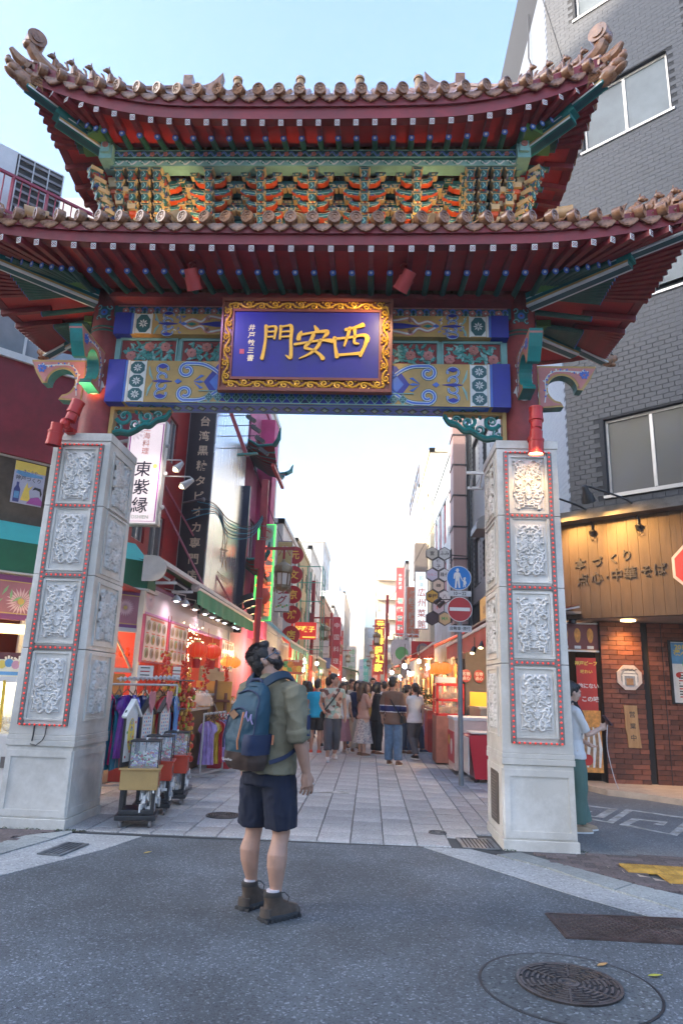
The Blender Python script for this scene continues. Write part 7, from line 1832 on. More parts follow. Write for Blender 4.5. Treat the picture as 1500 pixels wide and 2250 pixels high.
def silk(name, c, c2=None): return M(name, c, .3, var=.25, scale=9, col2=c2, coat=.1)
gm = [silk('silk_pattern_green', (.05,.14,.12), (.3,.25,.1)), silk('silk_magenta', (.5,.02,.16)), silk('silk_pink', (.6,.2,.3)), silk('silk_hotpink', (.62,.01,.2)), silk('silk_teal', (.02,.2,.3)), silk('silk_purple', (.2,.05,.35)), silk('silk_blue', (.01,.04,.4)), silk('silk_navy', (.02,.03,.12)), silk('silk_green', (.02,.25,.12)), silk('silk_gold', (.45,.28,.08)), silk('silk_red', (.45,.02,.03)), silk('silk_sky', (.1,.25,.5)), silk('silk_lilac', (.36,.24,.5)), silk('silk_yellow', (.6,.38,.05)), silk('silk_cream', (.5,.42,.32))]
gl = ['dark green patterned','magenta','pale pink','hot pink','teal','purple','royal blue','navy','emerald','old gold','red','sky blue','lilac','yellow','cream']
R1 = thing('clothes_rail', 'chrome clothes rail of silk dresses behind the left pillar', 'clothes rail', (-3.35,9.75,.012)); q = MB()
q.tube([(-.55,-.35,1.42),(.62,.2,1.44)],.016,8); q.tube([(-.3,.3,1.5),(.5,.75,1.55)],.016,8)
for x, y in ((-.55,-.35),(.62,.2)): q.cyl((x,y,0),(x,y,1.44),.014,.014,8); q.beam((x+.1,y-.25,.03),(x-.1,y+.25,.03),.03,.03)
q.beam((-.55,-.35,.12),(.62,.2,.12),.02,.02); q.build('rail', m_alu, R1)
q = MB()
for i in range(14): q.lathe([(.03,-.008),(.038,0),(.03,.008)],10,(-.25+.055*i,.32+.031*i,1.5+.004*i),0,Matrix.Rotation(R(65),4,'Z') @ Matrix.Rotation(R(90),4,'X'))
q.build('ring_hooks', M('hook_white', (.6,.6,.62), .4), R1, kind='stuff')
for i in range(12):
 u = .05+i*.085; x, y = -3.35-.55+1.17*u, 9.75-.35+.55*u
 garment(gl[i]+' silk dress on the rail behind the left pillar', (x,y,1.35), R(25+80+rng.uniform(-38,30)), .42, rng.uniform(.75,1.02), gm[i], i)
for i in range(3): garment(('white','dark brown','tan')[i]+' hanging top at the street end of the rail', (-3.25+.2*i,10.15+.1*i,1.42), R(110+15*i), .3, .5, (gm[14], M('cloth_brown', (.15,.08,.05), .7), gm[9])[i], 20+i)
R2 = thing('small_clothes_rail', 'low chrome rail of children dresses behind the capsule stands', 'clothes rail', (-2.62,12.0,.012)); q = MB()
q.tube([(-.1,-.3,.98),(.1,.5,1.0)],.02,8)
for y, x in ((-.3,-.1),(.5,.1)): q.cyl((x,y,0),(x,y,.98),.016,.016,8); q.beam((x-.25,y,.03),(x+.25,y,.03),.035,.035)
q.beam((-.1,-.3,.05),(.1,.5,.05),.03,.03); q.build('rail', m_alu, R2)
for i, k in enumerate((12,13,10,12,11)): garment(('front lilac','small yellow','small red','back lilac','small sky blue')[i]+' child dress on the low chrome rail', (-2.66+.04*i,11.8+.16*i,.93), R(12+rng.uniform(-8,8)), .26, .68, gm[k], 40+i)
# --- bunches of ornaments, easel board, red tables
t = thing('ornament_rack', 'tall rack thick with red and gold hanging charms beside the dresses', 'ornament rack', (-2.80,10.35,.012)); q = MB(); r = random.Random(9)
q.cyl((0,0,0),(0,0,1.5),.02,.02,8); q.lathe([(.3,.02),(.3,.05),(0,.06)],16);
for z in (.7,1.1,1.5): q.lathe([(.2,z),(.21,z+.01),(.2,z+.02)],16)
q.build('stand', m_metal, t); qs = [MB() for _ in range(3)]
for i in range(420):
 a = r.uniform(0,6.28); rad = r.uniform(.1,.25); z = r.uniform(.3,1.45); s = r.uniform(.018,.04); qs[0 if r.random() < .55 else (1 if r.random() < .7 else 2)].ell((rad*math.cos(a),rad*math.sin(a),z),(s,s,s*1.3),6,4)
for qq, nm, mm in zip(qs, ('red_charms','gold_charms','green_charms'), (M('charm_red', (.5,.04,.02), .3, var=.3, coat=.4), M('charm_gold', (.6,.3,.05), .3, var=.3, coat=.4), M('charm_green', (.35,.4,.05), .3, var=.3))): qq.build(nm, mm, t, kind='stuff')
def d(q, F, t):
 for j in range(3): q.prism(rect(-.07,.04-j*.05,.06,.055-j*.05), F, t, t+.002, 1 if j != 1 else 2)
flat_thing('price_sign', 'white price sign on a wire stand above the dress rail', 'price sign', frame((-3.18,9.85,1.63),(1,.15,0),(0,0,1)), .22, .16, [m_wp, m_ink, m_sred], d, .006)
flat_thing('price_sign', 'small white price tag clipped to the top of the ornament rack', 'price sign', frame((-3.05,11.0,1.62),(1,.2,0),(0,0,1)), .12, .22, [m_wp, m_ink, m_sred], d, .006)
t = thing('easel_board', 'orange display board on a wooden easel behind the low dress rail', 'easel', (-3.1,14.0,.012)); q = MB(); q.box((0,0,.95),(.72,.03,1.15)); q.build('board', M('board_orange', (.5,.25,.05), .5, var=.06), t); q = MB()
for x in (-.2,.05,.28): q.beam((x,-.06,.2),(x*.9,-.03,1.55 if x == .05 else 1.3),.05,.04)
q.beam((-.3,-.07,1.15),(.35,-.07,1.15),.05,.05); q.build('easel_frame', M('easel_brown', (.16,.05,.025), .5), t); q = MB(); q.tube([(.05,-.09,1.1),(.3,-.09,.6),(.2,-.09,.3)],.012,5); q.build('cord', m_cream, t)
RT = shelf_unit('red_table', 'table under a bright red cloth with small red boxes on it', 'table', (-2.68,13.3,.012), .4, .8, .62, M('cloth_red', (.5,.04,.045), .6, var=.1), False)
for i in range(3):
 t = thing('red_gift_box', ('bottom','middle','topmost')[i]+' red gift box of the stack on the red table', 'box', (-2.62,13.05+.0*i,.69+.1*i), .1*i, 'red gift boxes on the red table'); q = MB(); q.box((0,0,.04),(.26,.2,.09)); q.build('box', M('box_red', (.6,.06,.05), .4), t); q = MB()
 for k in range(4): q.box((-.09+.06*k,-.102,.04),(.035,.004,.06))
 q.build('label', m_wp, t)
b = MB(); b.box((-2.35,14.1,.016),(.9,.8,.01)); tag(b.build('red_mat', M('mat_red', (.45,.03,.03), .9)), 'red mat on the paving at the end of the left stalls', 'mat')
t = thing('clear_dome', 'large clear plastic dome on the counter behind the dresses', 'dome', (-3.1,12.9,1.1)); q = MB(); q.lathe([(.26*math.cos(a),.26*math.sin(a)) for a in np.linspace(0,1.5,8)],18); q.build('dome', M_clear('dome_clear', (1,.85,.7), .3), t)
shelf_unit('wooden_counter', 'wooden counter of souvenirs behind the ornament rack', 'counter', (-3.35,12.8,.012), .5, 1.6, 1.0, m_wood)
shelf_unit('brown_counter', 'brown counter under the orange lanterns', 'counter', (-3.4,16.8,.012), .6, 2.6, 1.05, M('counter_brown', (.12,.08,.05), .6))
t = thing('roller_shutter', 'dull brown roller shutter behind the orange lanterns', 'shutter', (-3.85,17.2,0)); q = MB(); q.box((0,0,1.0),(.04,2.8,1.75)); q.build('shutter_back', M('shutter_brown', (.13,.1,.07), .6), t)
for i in range(18): q = MB(); q.box((.03,0,.2+i*.092),(.02,2.78,.08)); q.build('shutter_slat', M('shutter_brown', (.13,.1,.07), .6), t)
# --- right: stalls under red awnings
m_awr = M('awning_red', (.42,.035,.045), .6, var=.12, dirt=.15); m_awd = M('awning_dark_red', (.25,.05,.05), .65, var=.15)
def awning(name, label, side, xw, xf, y0, y1, zw, zf, mat, val=.3, group=None):
 t = thing(name, label, 'awning', (xw,(y0+y1)/2,zw), 0, group); L = y1-y0; n = max(6,int(L/.25)); dx = xf-xw; dz = zf-zw
 q = MB(); P = [[(dx*u, -L/2+L*i/n, dz*u-.05*math.sin(math.pi*u)) for u in (0,.33,.66,1)] for i in range(n+1)]; q.grid(P); q.build('awning_cloth', mat, t)
 q = MB(); P = [[(dx+.01*math.sin(i*1.9), -L/2+L*i/n, dz), (dx+.02*math.sin(i*1.7)+.01, -L/2+L*i/n, dz-val-(.03 if i % 2 else 0))] for i in range(n+1)]; q.grid(P); q.build('valance', mat, t)
 q = MB(); q.beam((dx,-L/2,dz+.02),(dx,L/2,dz+.02),.06,.06)
 for yy in (-L/2+.1,L/2-.1): q.beam((0,yy,-.05),(dx,yy,dz-.02),.03,.03)
 q.build('awning_frame', m_aluw, t); return t
awning('red_awning', 'red awning with a fringed edge over the freezers on the right', 1, 3.5, 2.08, 11.6, 19.0, 3.0, 2.66, m_awr, .32, 'red awnings of the right stalls')
awning('red_awning', 'second red awning beyond the freezers on the right', 1, 3.3, 1.75, 19.3, 25.5, 3.5, 2.75, m_awr, .22, 'red awnings of the right stalls')
awning('red_awning', 'dull red awning over the glowing stall on the right', 1, 3.2, 1.35, 25.8, 33, 3.5, 2.7, m_awd, .22, 'red awnings of the right stalls')
awning('red_awning', 'far red awning on the right past the dull one', 1, 3.1, 1.2, 34, 44, 3.5, 2.6, m_awr, .25, 'red awnings of the right stalls')
awning('green_awning', 'pale teal awning over the left stall behind the head of the man', -1, -4.1, -2.35, 20.3, 25.8, 4.1, 2.75, M('awning_pale_teal', (.16,.38,.36), .6, var=.1), .15, 'green awnings of the left stalls')
awning('green_awning', 'olive striped awning beyond the pale teal one on the left', -1, -4.1, -1.95, 26, 31, 3.6, 2.55, M('awning_olive', (.14,.2,.14), .6, var=.15), .3, 'green awnings of the left stalls')
awning('green_awning', 'orange tinted awning farther along the left stalls', -1, -4.1, -1.9, 32, 42, 3.4, 2.5, M('awning_orange', (.45,.15,.05), .6, var=.15), .25, 'green awnings of the left stalls')
awning('green_awning', 'bright green awning far down the left side', -1, -4.1, -1.0, 58, 66, 3.7, 2.9, M('awning_bright_green', (.03,.3,.13), .6, var=.15), .3, 'green awnings of the left stalls')
# fascia signs above the right awning
def d(q, F, t): write(q, '焼小籠包', F, .0, 0, .42, 1, t+.004, bold=.04, thick=.05);
flat_thing('red_fascia_sign', 'pink red fascia sign with raised characters beside the right pillar', 'shop sign', frame((3.52,17.6,4.05),(0,-1,0),(0,0,1)), 2.6, .95, [M('fascia_pink', (.5,.12,.15), .5, var=.2, scale=2), M('raised_red', (.6,.04,.07), .4)], d, .06)
def d(q, F, t): write(q, '神戸名物', F, 0, 0, .36, 1, t+.004, bold=.02)
flat_thing('orange_fascia_sign', 'orange lit fascia sign behind the traffic sign pole', 'shop sign', frame((3.52,20.7,3.9),(0,-1,0),(0,0,1)), 2.6, .9, [M_glow('fascia_orange', (.9,.5,.15), .06, (.55,.3,.08)), m_brownp], d, .06)
# freezers
t = thing('red_freezer', 'red chest freezer with a sloping glass lid beside the right pillar', 'freezer', (2.15,12.75,.012))
F = frame((0,-.38,0),(1,0,0),(0,0,1)); q = MB(); q.prism([(-.33,.06),(.42,.06),(.42,1.0),(.3,.95),(.2,.84),(.05,.79),(-.42,.76),(-.42,.66)], F, -.76, 0, 0); q.build('body', M('freezer_red', (.45,.01,.025), .3, var=.06, coat=.3), t, bevel=.02)
q = MB(); q.prism([(-.44,.12),(-.425,.12),(-.425,.72),(-.44,.72)], F, -.74, -.02, 0); q.box((-.1,.0,.80),(.56,.66,.02)); q.build('lid', M('freezer_white', (.6,.58,.56), .3), t); q = MB(); q.strip([(-.1,.19),(.06,.19)],.045,F,0,.006); q.build('vent', m_wht, t); q = MB()
for sx in (-.3,.3): q.cyl((sx,-.3,.0),(sx,-.3,.06),.04,.04,8)
q.build('foot', m_black, t); q = MB(); q.box((.33,-.36,1.0),(.16,.02,.12),M=Matrix.Rotation(.5,4,'X')); q.build('price_tag', m_wp, t)
t = thing('ice_cream_freezer', 'white and red chest freezer behind the grey sign pole', 'freezer', (2.02,13.9,.012)); q = MB(); q.box((0,0,.52),(.85,1.0,.9)); q.build('body', M('freezer_cream', (.58,.45,.4), .4), t, bevel=.02); q = MB(); q.box((-.43,0,.48),(.02,.96,.55)); q.build('front_panel', M('freezer_panel_red', (.45,.04,.05), .4), t); q = MB(); q.box((0,0,.99),(.88,1.03,.06)); q.build('lid', m_wht, t, bevel=.01)
q = MB(); F = frame((-.445,0,.48),(0,-1,0),(0,0,1)); q.prism(ngon(12,.14,.2,0), F, 0, .004, 0); q.prism(ngon(9,.1,-.2,.1), F, 0, .004, 1); q.build('print', [m_wp, m_yp], t)
shelf_unit('steel_counter', 'stainless counter with a yellow front behind the freezers', 'counter', (2.75,15.6,.012), .9, 1.6, 1.15, M('counter_steel', (.45,.4,.36), .35, metal=.6), False)
t = thing('yellow_counter_panel', 'bright yellow panel standing on the stainless counter', 'panel', (2.55,15.6,1.2)); q = MB(); q.box((0,0,.15),(.7,.05,.3)); q.build('panel', M_glow('panel_yellow', (1,.5,.05), .06, (.65,.35,.03)), t)
for i, (x,z) in enumerate(((2.25,1.86),(2.55,1.86))):
 F = FR((x,16.55,z)); t = thing('round_red_sign', ('left','right')[i]+' round red sign on the dim wall behind the counter', 'shop sign', F.translation, 0, 'round red signs behind the counter'); q = MB(); q.prism([(.12*math.cos(a),.15*math.sin(a)) for a in np.linspace(0,6,18)], FR((0,0,0)), 0, .03, 0); write(q, '名物', FR((0,0,0)), 0, .04, .09, 1, .034, bold=.02); write(q, '点心', FR((0,0,0)), 0, -.06, .09, 1, .034, bold=.02); q.build('sign_face', [m_sred, m_wp], t)
t = thing('stall_interior', 'dim grey recess of the stall behind the freezers', 'stall', (3.3,16.6,0)); q = MB(); q.box((-.3,.05,1.5),(1.5,.08,3.0)); q.box((.1,-2.0,1.5),(.06,4.0,3.0)); q.build('back_wall', M('recess_grey', (.16,.145,.14), .7), t)
q = MB(); q.box((-.35,-2.2,2.9),(1.4,4.6,.04)); q.build('ceiling', M('recess_ceiling', (.3,.24,.19), .7), t)
for i, (x,y,z) in enumerate(((1.95,13.4,2.22),(2.05,13.0,2.3),(2.15,12.6,2.38),(2.3,13.2,2.1))):
 t = thing('stall_spot', ('lowest black spotlight, farthest left under the red awning','middle black spotlight of the three under the red awning','upper black spotlight nearest the right pillar','single black spotlight hanging deeper in the right stall')[i], 'spotlight', (x,y,z), 0, 'black spotlights under the red awning'); q = MB(); q.cyl((.05,.05,.1),(0,0,0),.05,.055,12); q.cyl((.05,.05,.1),(.05,.05,.3),.01,.01,5); q.build('lamp_body', m_black, t); q = MB(); q.ell((-.004,-.004,-.006),(.045,.045,.02),10,5); q.build('bulb', M_glow('spot_yellow', (1,.75,.4), 1.5), t)
for (x,y,z,e,c) in ((2.5,14.6,2.3,14,(1,.72,.4)),(2.3,20.5,2.3,26,(1,.55,.22)),(2.2,27,2.3,40,(1,.6,.28)),(2.0,37,2.4,50,(1,.6,.3)),(-3.2,22.5,2.4,26,(1,.65,.35)),(-2.9,29,2.3,36,(1,.65,.35)),(-2.8,38,2.3,46,(1,.6,.3)),(-2.6,52,2.4,60,(1,.6,.3)),(1.9,50,2.4,60,(1,.6,.3))): lamp('POINT', 'light_stall', (x,y,z), e*1.7, c, r=.15)
# the red glass cart, small stands and crates
t = thing('red_food_cart', 'red framed glass food cart on the right behind the sign pole', 'food cart', (1.72,15.6,.012)); q = MB(); q.box((0,0,.5),(.6,.9,.95)); q.build('base', M('cart_base', (.3,.12,.09), .5, var=.3), t, bevel=.01); q = MB()
for sx in (-1,1):
 for sy in (-1,1): q.beam((sx*.27,sy*.42,.98),(sx*.27,sy*.42,1.62),.05,.05)
for z in (1.0,1.3,1.62):
 for sy in (-1,1): q.beam((-.29,sy*.42,z),(.29,sy*.42,z),.05,.05)
 for sx in (-1,1): q.beam((sx*.27,-.44,z),(sx*.27,.44,z),.05,.05)
q.build('frame', M('cart_red', (.6,.03,.02), .4), t); q = MB(); q.box((0,0,1.31),(.5,.8,.6)); q.build('glass', M_clear('cart_glass', (1,.9,.8), .2), t); q = MB(); r = random.Random(2)
for i in range(40): q.ell((r.uniform(-.2,.2),r.uniform(-.36,.36),1.06+.3*(i % 2)+r.uniform(0,.05)),r.uniform(.04,.07),7,5)
q.build('buns', M('bun_brown', (.5,.3,.13), .6, var=.3), t, kind='stuff'); q = MB(); q.box((-.05,0,1.72),(.4,.5,.12)); q.build('top_tray', m_wht, t)
shelf_unit('sauce_stand', 'low grey stand with bottles between the carts on the right', 'stand', (1.85,17.3,.012), .5, .8, .85, M('stand_grey', (.3,.28,.27), .6))
shelf_unit('red_crate_stand', 'red stand of packets on the right behind the glass cart', 'stand', (1.72,18.4,.012), .5, .9, 1.0, M('stand_red', (.45,.05,.04), .5))
SL = iter(('red fronted stall counter in front of the neon sign','orange fronted stall counter behind the neon sign','pale stall counter under the olive awning','red brown stall counter at the far end of the olive awning','red stall counter by the white hoarding','orange stall counter by the narrow orange red sign','pale stall counter below the dark red strip sign','deep red stall counter beside the third left lamp post','small red stall counter before the bright green awning','orange stall counter under the bright green awning','pale stall counter past the bright green awning','last small stall counter at the far left of the street',
'red stall counter under the second right awning','orange stall counter under the dumpling picture sign','pale stall counter below the green fruit board','deep red stall counter under the dull red awning','small red stall counter before the right lamp post','orange stall counter by the right lamp post','pale stall counter behind the yellow writing sign','deep red stall counter beside the second right lamp post','red stall counter below the tall red sign','orange stall counter by the dark ribbed building','last small stall counter at the far right of the street'))
for side, x, ys in ((-1,-2.75,(21,23.4,27.5,30.5,34.5,38,43,48,54,60,66,74)),(1,2.1,(22.2,26.5,29.5,32.5,36,40,45,51,57,64,72))):
 for i, y in enumerate(ys):
  lb = next(SL)
  c = ((.5,.06,.04),(.55,.3,.1),(.45,.42,.4),(.5,.12,.05))[i % 4]
  t = shelf_unit('stall_counter', lb, 'stall', (x+.25*math.sin(i*2.1),y,.012), .8, 1.7, 1.0, M('counter_%d' % (i % 4), c, .5, var=.15), True)
  q = MB(); q.box((side*.5,0,1.75),(.06,1.7,1.1)); q.build('lit_back_panel', m_glowwall, t)
  q = MB(); q.box((side*.1,-.8,1.55),(.04,.04,1.1)); q.box((side*.1,.8,1.55),(.04,.04,1.1)); q.box((-side*.3,0,2.0),(.04,1.6,.22)); q.build('stall_frame', (m_sred, m_ochre, m_aluw)[i % 3], t)
  q = MB(); r = random.Random(i*3+side)
  for k in range(4): q.ell((-side*r.uniform(.0,.4),-.6+.4*k,2.15+r.uniform(-.1,.2)),.042,8,6)
  q.build('bulb', (m_bulbw, m_bulbb, m_lanto)[(i+side) % 3], t)
for i, (x,y,z,lb) in enumerate(((.95,19.2,2.12,'bright bluish bulb above the crowd on the right, nearest'),(1.5,21.5,2.35,'bright white bulb under the second right awning'),(.75,24,2.05,'bluish bulb lower on the right behind the crowd'),(1.3,23,2.0,'small bluish bulb by the right stalls'),(-1.9,25,2.3,'white bulb under the olive awning on the left'),(-2.1,22,2.0,'bluish bulb beside the flyer on the left'))):
 t = thing('bare_bulb', lb, 'bulb', (x,y,z)); q = MB(); q.ell((0,0,0),(.065,.065,.07),10,7); q.build('bulb', m_bulbb if 'blu' in lb else m_bulbw, t); q = MB(); q.cyl((0,0,.09),(0,0,.6),.01,.01,5); q.cyl((0,0,.08),(0,0,.16),.035,.035,8); q.build('cord', m_black, t)
def d(q, F, t):
 for k in range(6): q.prism(ngon(6,.1,-.2+.13*(k % 4),-.05+.12*(k//4)), F, t, t+.004+.001*k, 1+k % 3)
 write(q, 'うまい中華', F, 0, .16, .07, 4, t+.003, bold=.02)
flat_thing('food_flyer', 'orange and green food poster hanging beside the face of the man', 'poster', FR((-2.2,20,2.02)), .56, .4, [M('flyer_red', (.5,.13,.07), .5), m_yp, m_greenp, m_or, m_wp], d, .01)
t = thing('parasol_panel', 'dark blue slanted panel over the left stalls beyond the olive awning', 'panel', (-2.1,32,2.55)); q = MB(); q.box((0,0,0),(.6,.6,.04),M=Matrix.Rotation(.9,4,'X')); q.build('panel', M('panel_navy', (.06,.08,.16), .5), t)
CS = 'strings of small hanging charms under the left awning'
for i, (x,y,z,lb) in enumerate(((-3.35,11.3,1.95,'red charm string nearest the dress rail'),(-3.45,11.8,2.0,'gold charm string beside the first menu board'),(-3.3,12.4,1.9,'thick red charm string under the first menu board'),(-3.42,13.2,1.75,'gold charm string under the second menu board'),(-3.2,13.6,1.95,'red charm string left of the red lanterns'),(-3.25,15.8,1.85,'red charm string right of the red lanterns'))):
 t = thing('charm_string', lb, 'charms', (x,y,z), 0, CS); q = MB(); r = random.Random(i)
 for k in range(34): a = r.uniform(0,6.28); q.ell((.09*r.random()*math.cos(a),.09*r.random()*math.sin(a),-.022*k), r.uniform(.02,.04), 6, 4)
 q.build('charms', M('charm_red', (.5,.04,.02)) if 'red' in lb else M('charm_gold', (.6,.3,.05)), t, kind='stuff'); q = MB(); q.cyl((0,0,0),(0,0,.6),.006,.006,5); q.build('cord', m_sred, t)
shelf_unit('souvenir_shelf', 'red shelf of boxed souvenirs behind the dress rail', 'shelf', (-3.6,11.3,.012), .6, 1.0, 1.15, M('shelf_red', (.4,.04,.03), .5))
shelf_unit('souvenir_shelf', 'tan shelf of souvenirs between the dome and the easel', 'shelf', (-3.35,13.7,.012), .5, .8, 1.25, M('shelf_tan', (.35,.2,.08), .5))
# bush by the right stalls
t = thing('potted_bush', 'dense dark green bush in a planter by the right stalls', 'bush', (1.35,20.2,.012)); q = MB(); q.box((0,0,.3),(1.0,.6,.6)); q.build('planter', M('planter_grey', (.35,.33,.32), .8), t); r = random.Random(12)
q = MB()
for i in range(14): q.tube([(r.uniform(-.3,.3),r.uniform(-.15,.15),.55),(r.uniform(-.45,.45),r.uniform(-.25,.25),r.uniform(1.0,1.5))],[.016,.006],5)
q.build('stem', M('stem_brown', (.1,.07,.04), .8), t); q = MB()
for i in range(1500):
 a = r.uniform(0,6.28); u = r.random()**.5; p = Vector((.55*u*math.cos(a), .33*u*math.sin(a), r.uniform(.62,1.6)-.25*u*u)); l = r.uniform(.03,.065)
 d1 = Vector((r.uniform(-1,1),r.uniform(-1,1),r.uniform(-.5,.8))).normalized(); d2 = d1.cross(Vector((r.random(),r.random(),r.random()))).normalized()
 q.add([p-d1*l,p+d2*l*.45,p+d1*l,p-d2*l*.45],[(0,1,2,3)],i % 3)
q.build('leaves', [M('bush_leaf', (.035,.085,.03), .45, var=.3), M('bush_leaf2', (.055,.12,.04), .45), M('bush_leaf3', (.02,.055,.025), .5)], t, kind='stuff')
t = thing('sign_light_frame', 'slanting red pole with black lamps on thin rods above the mirror silver front', 'light frame', (-3.85,16,7.5))
q = MB(); q.beam((.05,0,1.0),(.68,-.05,-.5),.09,.09); q.build('pole', m_post, t); q = MB(); q.beam((.45,-.05,-.5),(.95,-.05,-.45),.1,.05); q.build('pole_foot', M('canopy_green', (.015,.16,.14)), t)
for i, (x, z) in enumerate(((.72,.49),(.86,.22),(.98,-.06),(1.1,-.38))):
 q = MB(); q.box((x,0,z),(.26,.12,.09),M=Matrix.Rotation(.6,4,'Y')); q.build('flood_lamp', m_black, t); q = MB(); q.beam((-.05,.1,z+.1),(x,0,z+.1),.018,.018); q.build('rod', m_black, t)
for a, b_, sag, lb in (((-3.9,19.5,8.6),(-2.72,31,5.6),.5,'thin black overhead wire running along the left row'),((3.2,25.2,9.6),(.92,40,6.4),.5,'thin black overhead wire from the brown pier to the right lamp post'),((-2.62,31,5.9),(-2.6,46,5.9),.4,'far overhead wire between two left lamp posts')):
 q = MB(); q.tube([tuple(np.array(a)*(1-u)+np.array(b_)*u-np.array((0,0,sag*4*u*(1-u)))) for u in np.linspace(0,1,14)], .014, 5); tag(q.build('overhead_wire', m_black), lb, 'wire')
# ================================================================== PEOPLE
JOBS = []
def skin_job(mb, name, mat, parent, vox, smooth=3, disp=None, label=None, post=None):
 """parts are queued and fused into one continuous surface each, all at once at the end"""
 me = bpy.data.meshes.new(name); me.from_pydata(mb.v, [], mb.f); me.update()
 o = bpy.data.objects.new(name, me); COL.objects.link(o)
 r = o.modifiers.new('fuse', 'REMESH'); r.mode = 'VOXEL'; r.voxel_size = vox; r.use_smooth_shade = True
 s = o.modifiers.new('relax', 'SMOOTH'); s.iterations = smooth; s.factor = .5
 JOBS.append((o, name, mat, parent, disp, label, post))
def flush():
 dg = bpy.context.evaluated_depsgraph_get(); out = []
 for j in JOBS: out.append(bpy.data.meshes.new_from_object(j[0].evaluated_get(dg)))
 for (o, name, mat, parent, disp, label, post), me in zip(JOBS, out):
  old = o.data; bpy.data.objects.remove(o); bpy.data.meshes.remove(old)
  n = len(me.vertices); co = np.empty(n*3); me.vertices.foreach_get('co', co); co = co.reshape(-1,3)
  if disp:
   no = np.empty(n*3); me.vertices.foreach_get('normal', no); no = no.reshape(-1,3); amp, fr, st = disp[:3]
   d = np.array([.5-1.3*abs(noise.noise(Vector((c[0]*fr*st[0]+c[2]*3, c[1]*fr*st[1]-c[2]*2, c[2]*fr*st[2]))))-.5*abs(noise.noise(Vector((c[0]*fr*2.1+3, c[1]*fr*2.1, c[2]*fr*2)))) for c in co]) if len(disp) > 3 else np.array([noise.noise(Vector((c[0]*fr*st[0], c[1]*fr*st[1], c[2]*fr*st[2])))+.5*noise.noise(Vector((c[0]*fr*2.3*st[0]+5, c[1]*fr*2.3*st[1], c[2]*fr*2.3*st[2]))) for c in co]); co = co+no*(d*amp)[:,None]
   me.vertices.foreach_set('co', co.ravel())
  me.materials.clear(); mats = mat if isinstance(mat, (list,tuple)) else [mat]
  for m in mats: me.materials.append(m)
  k = len(me.polygons); me.polygons.foreach_set('use_smooth', [True]*k)
  if post:
   cen = np.empty(k*3); me.polygons.foreach_get('center', cen); me.polygons.foreach_set('material_index', [post(c) for c in cen.reshape(-1,3)])
  else: me.polygons.foreach_set('material_index', [0]*k)
  me.name = name; me.update(); ob = link(name, me, parent)
  if label: ob['label'] = label
 JOBS.clear()
def m_skin(k): return M('skin_%d' % k, [(.46,.27,.19),(.40,.22,.15),(.50,.32,.24)][k], .5, var=.08, scale=9)
def m_hair(k): return M('hair_%d' % k, [(.018,.014,.013),(.05,.028,.018),(.10,.055,.035)][k], .42, var=.35, scale=60)
m_eye = M('eye_white', (.6,.58,.55), .3); m_iris = M('eye_dark', (.03,.02,.015), .2); m_lip = M('lip', (.4,.15,.13), .45)
HANG = lambda s: ((s*.245,-.02,1.13),(s*.255,.05,.89)); HOLD = lambda s: ((s*.235,.01,1.13),(s*.11,.23,1.21)); EAT = lambda s: ((s*.23,.05,1.15),(s*.06,.2,1.42)); BENT = lambda s: ((s*.26,-.06,1.13),(s*.2,.16,1.0)); REACH = lambda s: ((s*.25,.16,1.18),(s*.24,.42,1.12))
STAND = (((.095,.012,.49),(.1,-.02,.075)),((-.095,.012,.49),(-.1,-.02,.075)))
WALK = (((.09,.13,.5),(.09,.17,.085)),((-.09,-.02,.49),(-.085,-.25,.12)))
STEP = (((.1,.03,.49),(.12,.0,.075)),((-.1,.05,.5),(-.12,.10,.075)))
def limb(mb, pts, rad, n=12):
 mb.tube(pts, rad, n)
def hand(mb, wrist, direction, palm_n, k=1.0, s=1, curl=.35):
 """palm, four unequal fingers and a thumb set into the side of the palm"""
 d = Vector(direction).normalized(); nrm = Vector(palm_n); nrm = (nrm-d*nrm.dot(d)).normalized(); sd = d.cross(nrm)*s
 w = Vector(wrist); pc = w+d*.045*k
 mb.tube([w-d*.01, w+d*.03*k, w+d*.085*k], [.026*k,.030*k,.027*k], 8)
 for j in (-1,1): mb.tube([w+d*.012*k+sd*j*.012*k, w+d*.05*k+sd*j*.022*k, w+d*.088*k+sd*j*.024*k], [.02*k,.02*k,.014*k], 8)
 for i, (off, L) in enumerate(((-.036,.060),(-.012,.076),(.012,.080),(.036,.07))):
  b = w+d*.082*k+sd*off*k; p = [b]; dd = d.copy(); a = curl*(1.2-.15*i)
  for seg in (.45,.32,.23):
   rot = Matrix.Rotation(-a*s if False else a, 3, sd*(1)); dd = (dd*math.cos(a)+nrm*math.sin(a)).normalized(); p.append(p[-1]+dd*L*seg*k)
  mb.tube(p, [.0098*k,.009*k,.0083*k,.0068*k], 6)
 b = w+d*.03*k+sd*.026*k; td = (d*.75+sd*.55+nrm*.35).normalized(); mb.tube([w+d*.015*k+sd*.012*k, b, b+td*.034*k, b+(td+nrm*.3+d*.2).normalized()*.062*k], [.016*k,.0135*k,.0115*k,.009*k], 7)
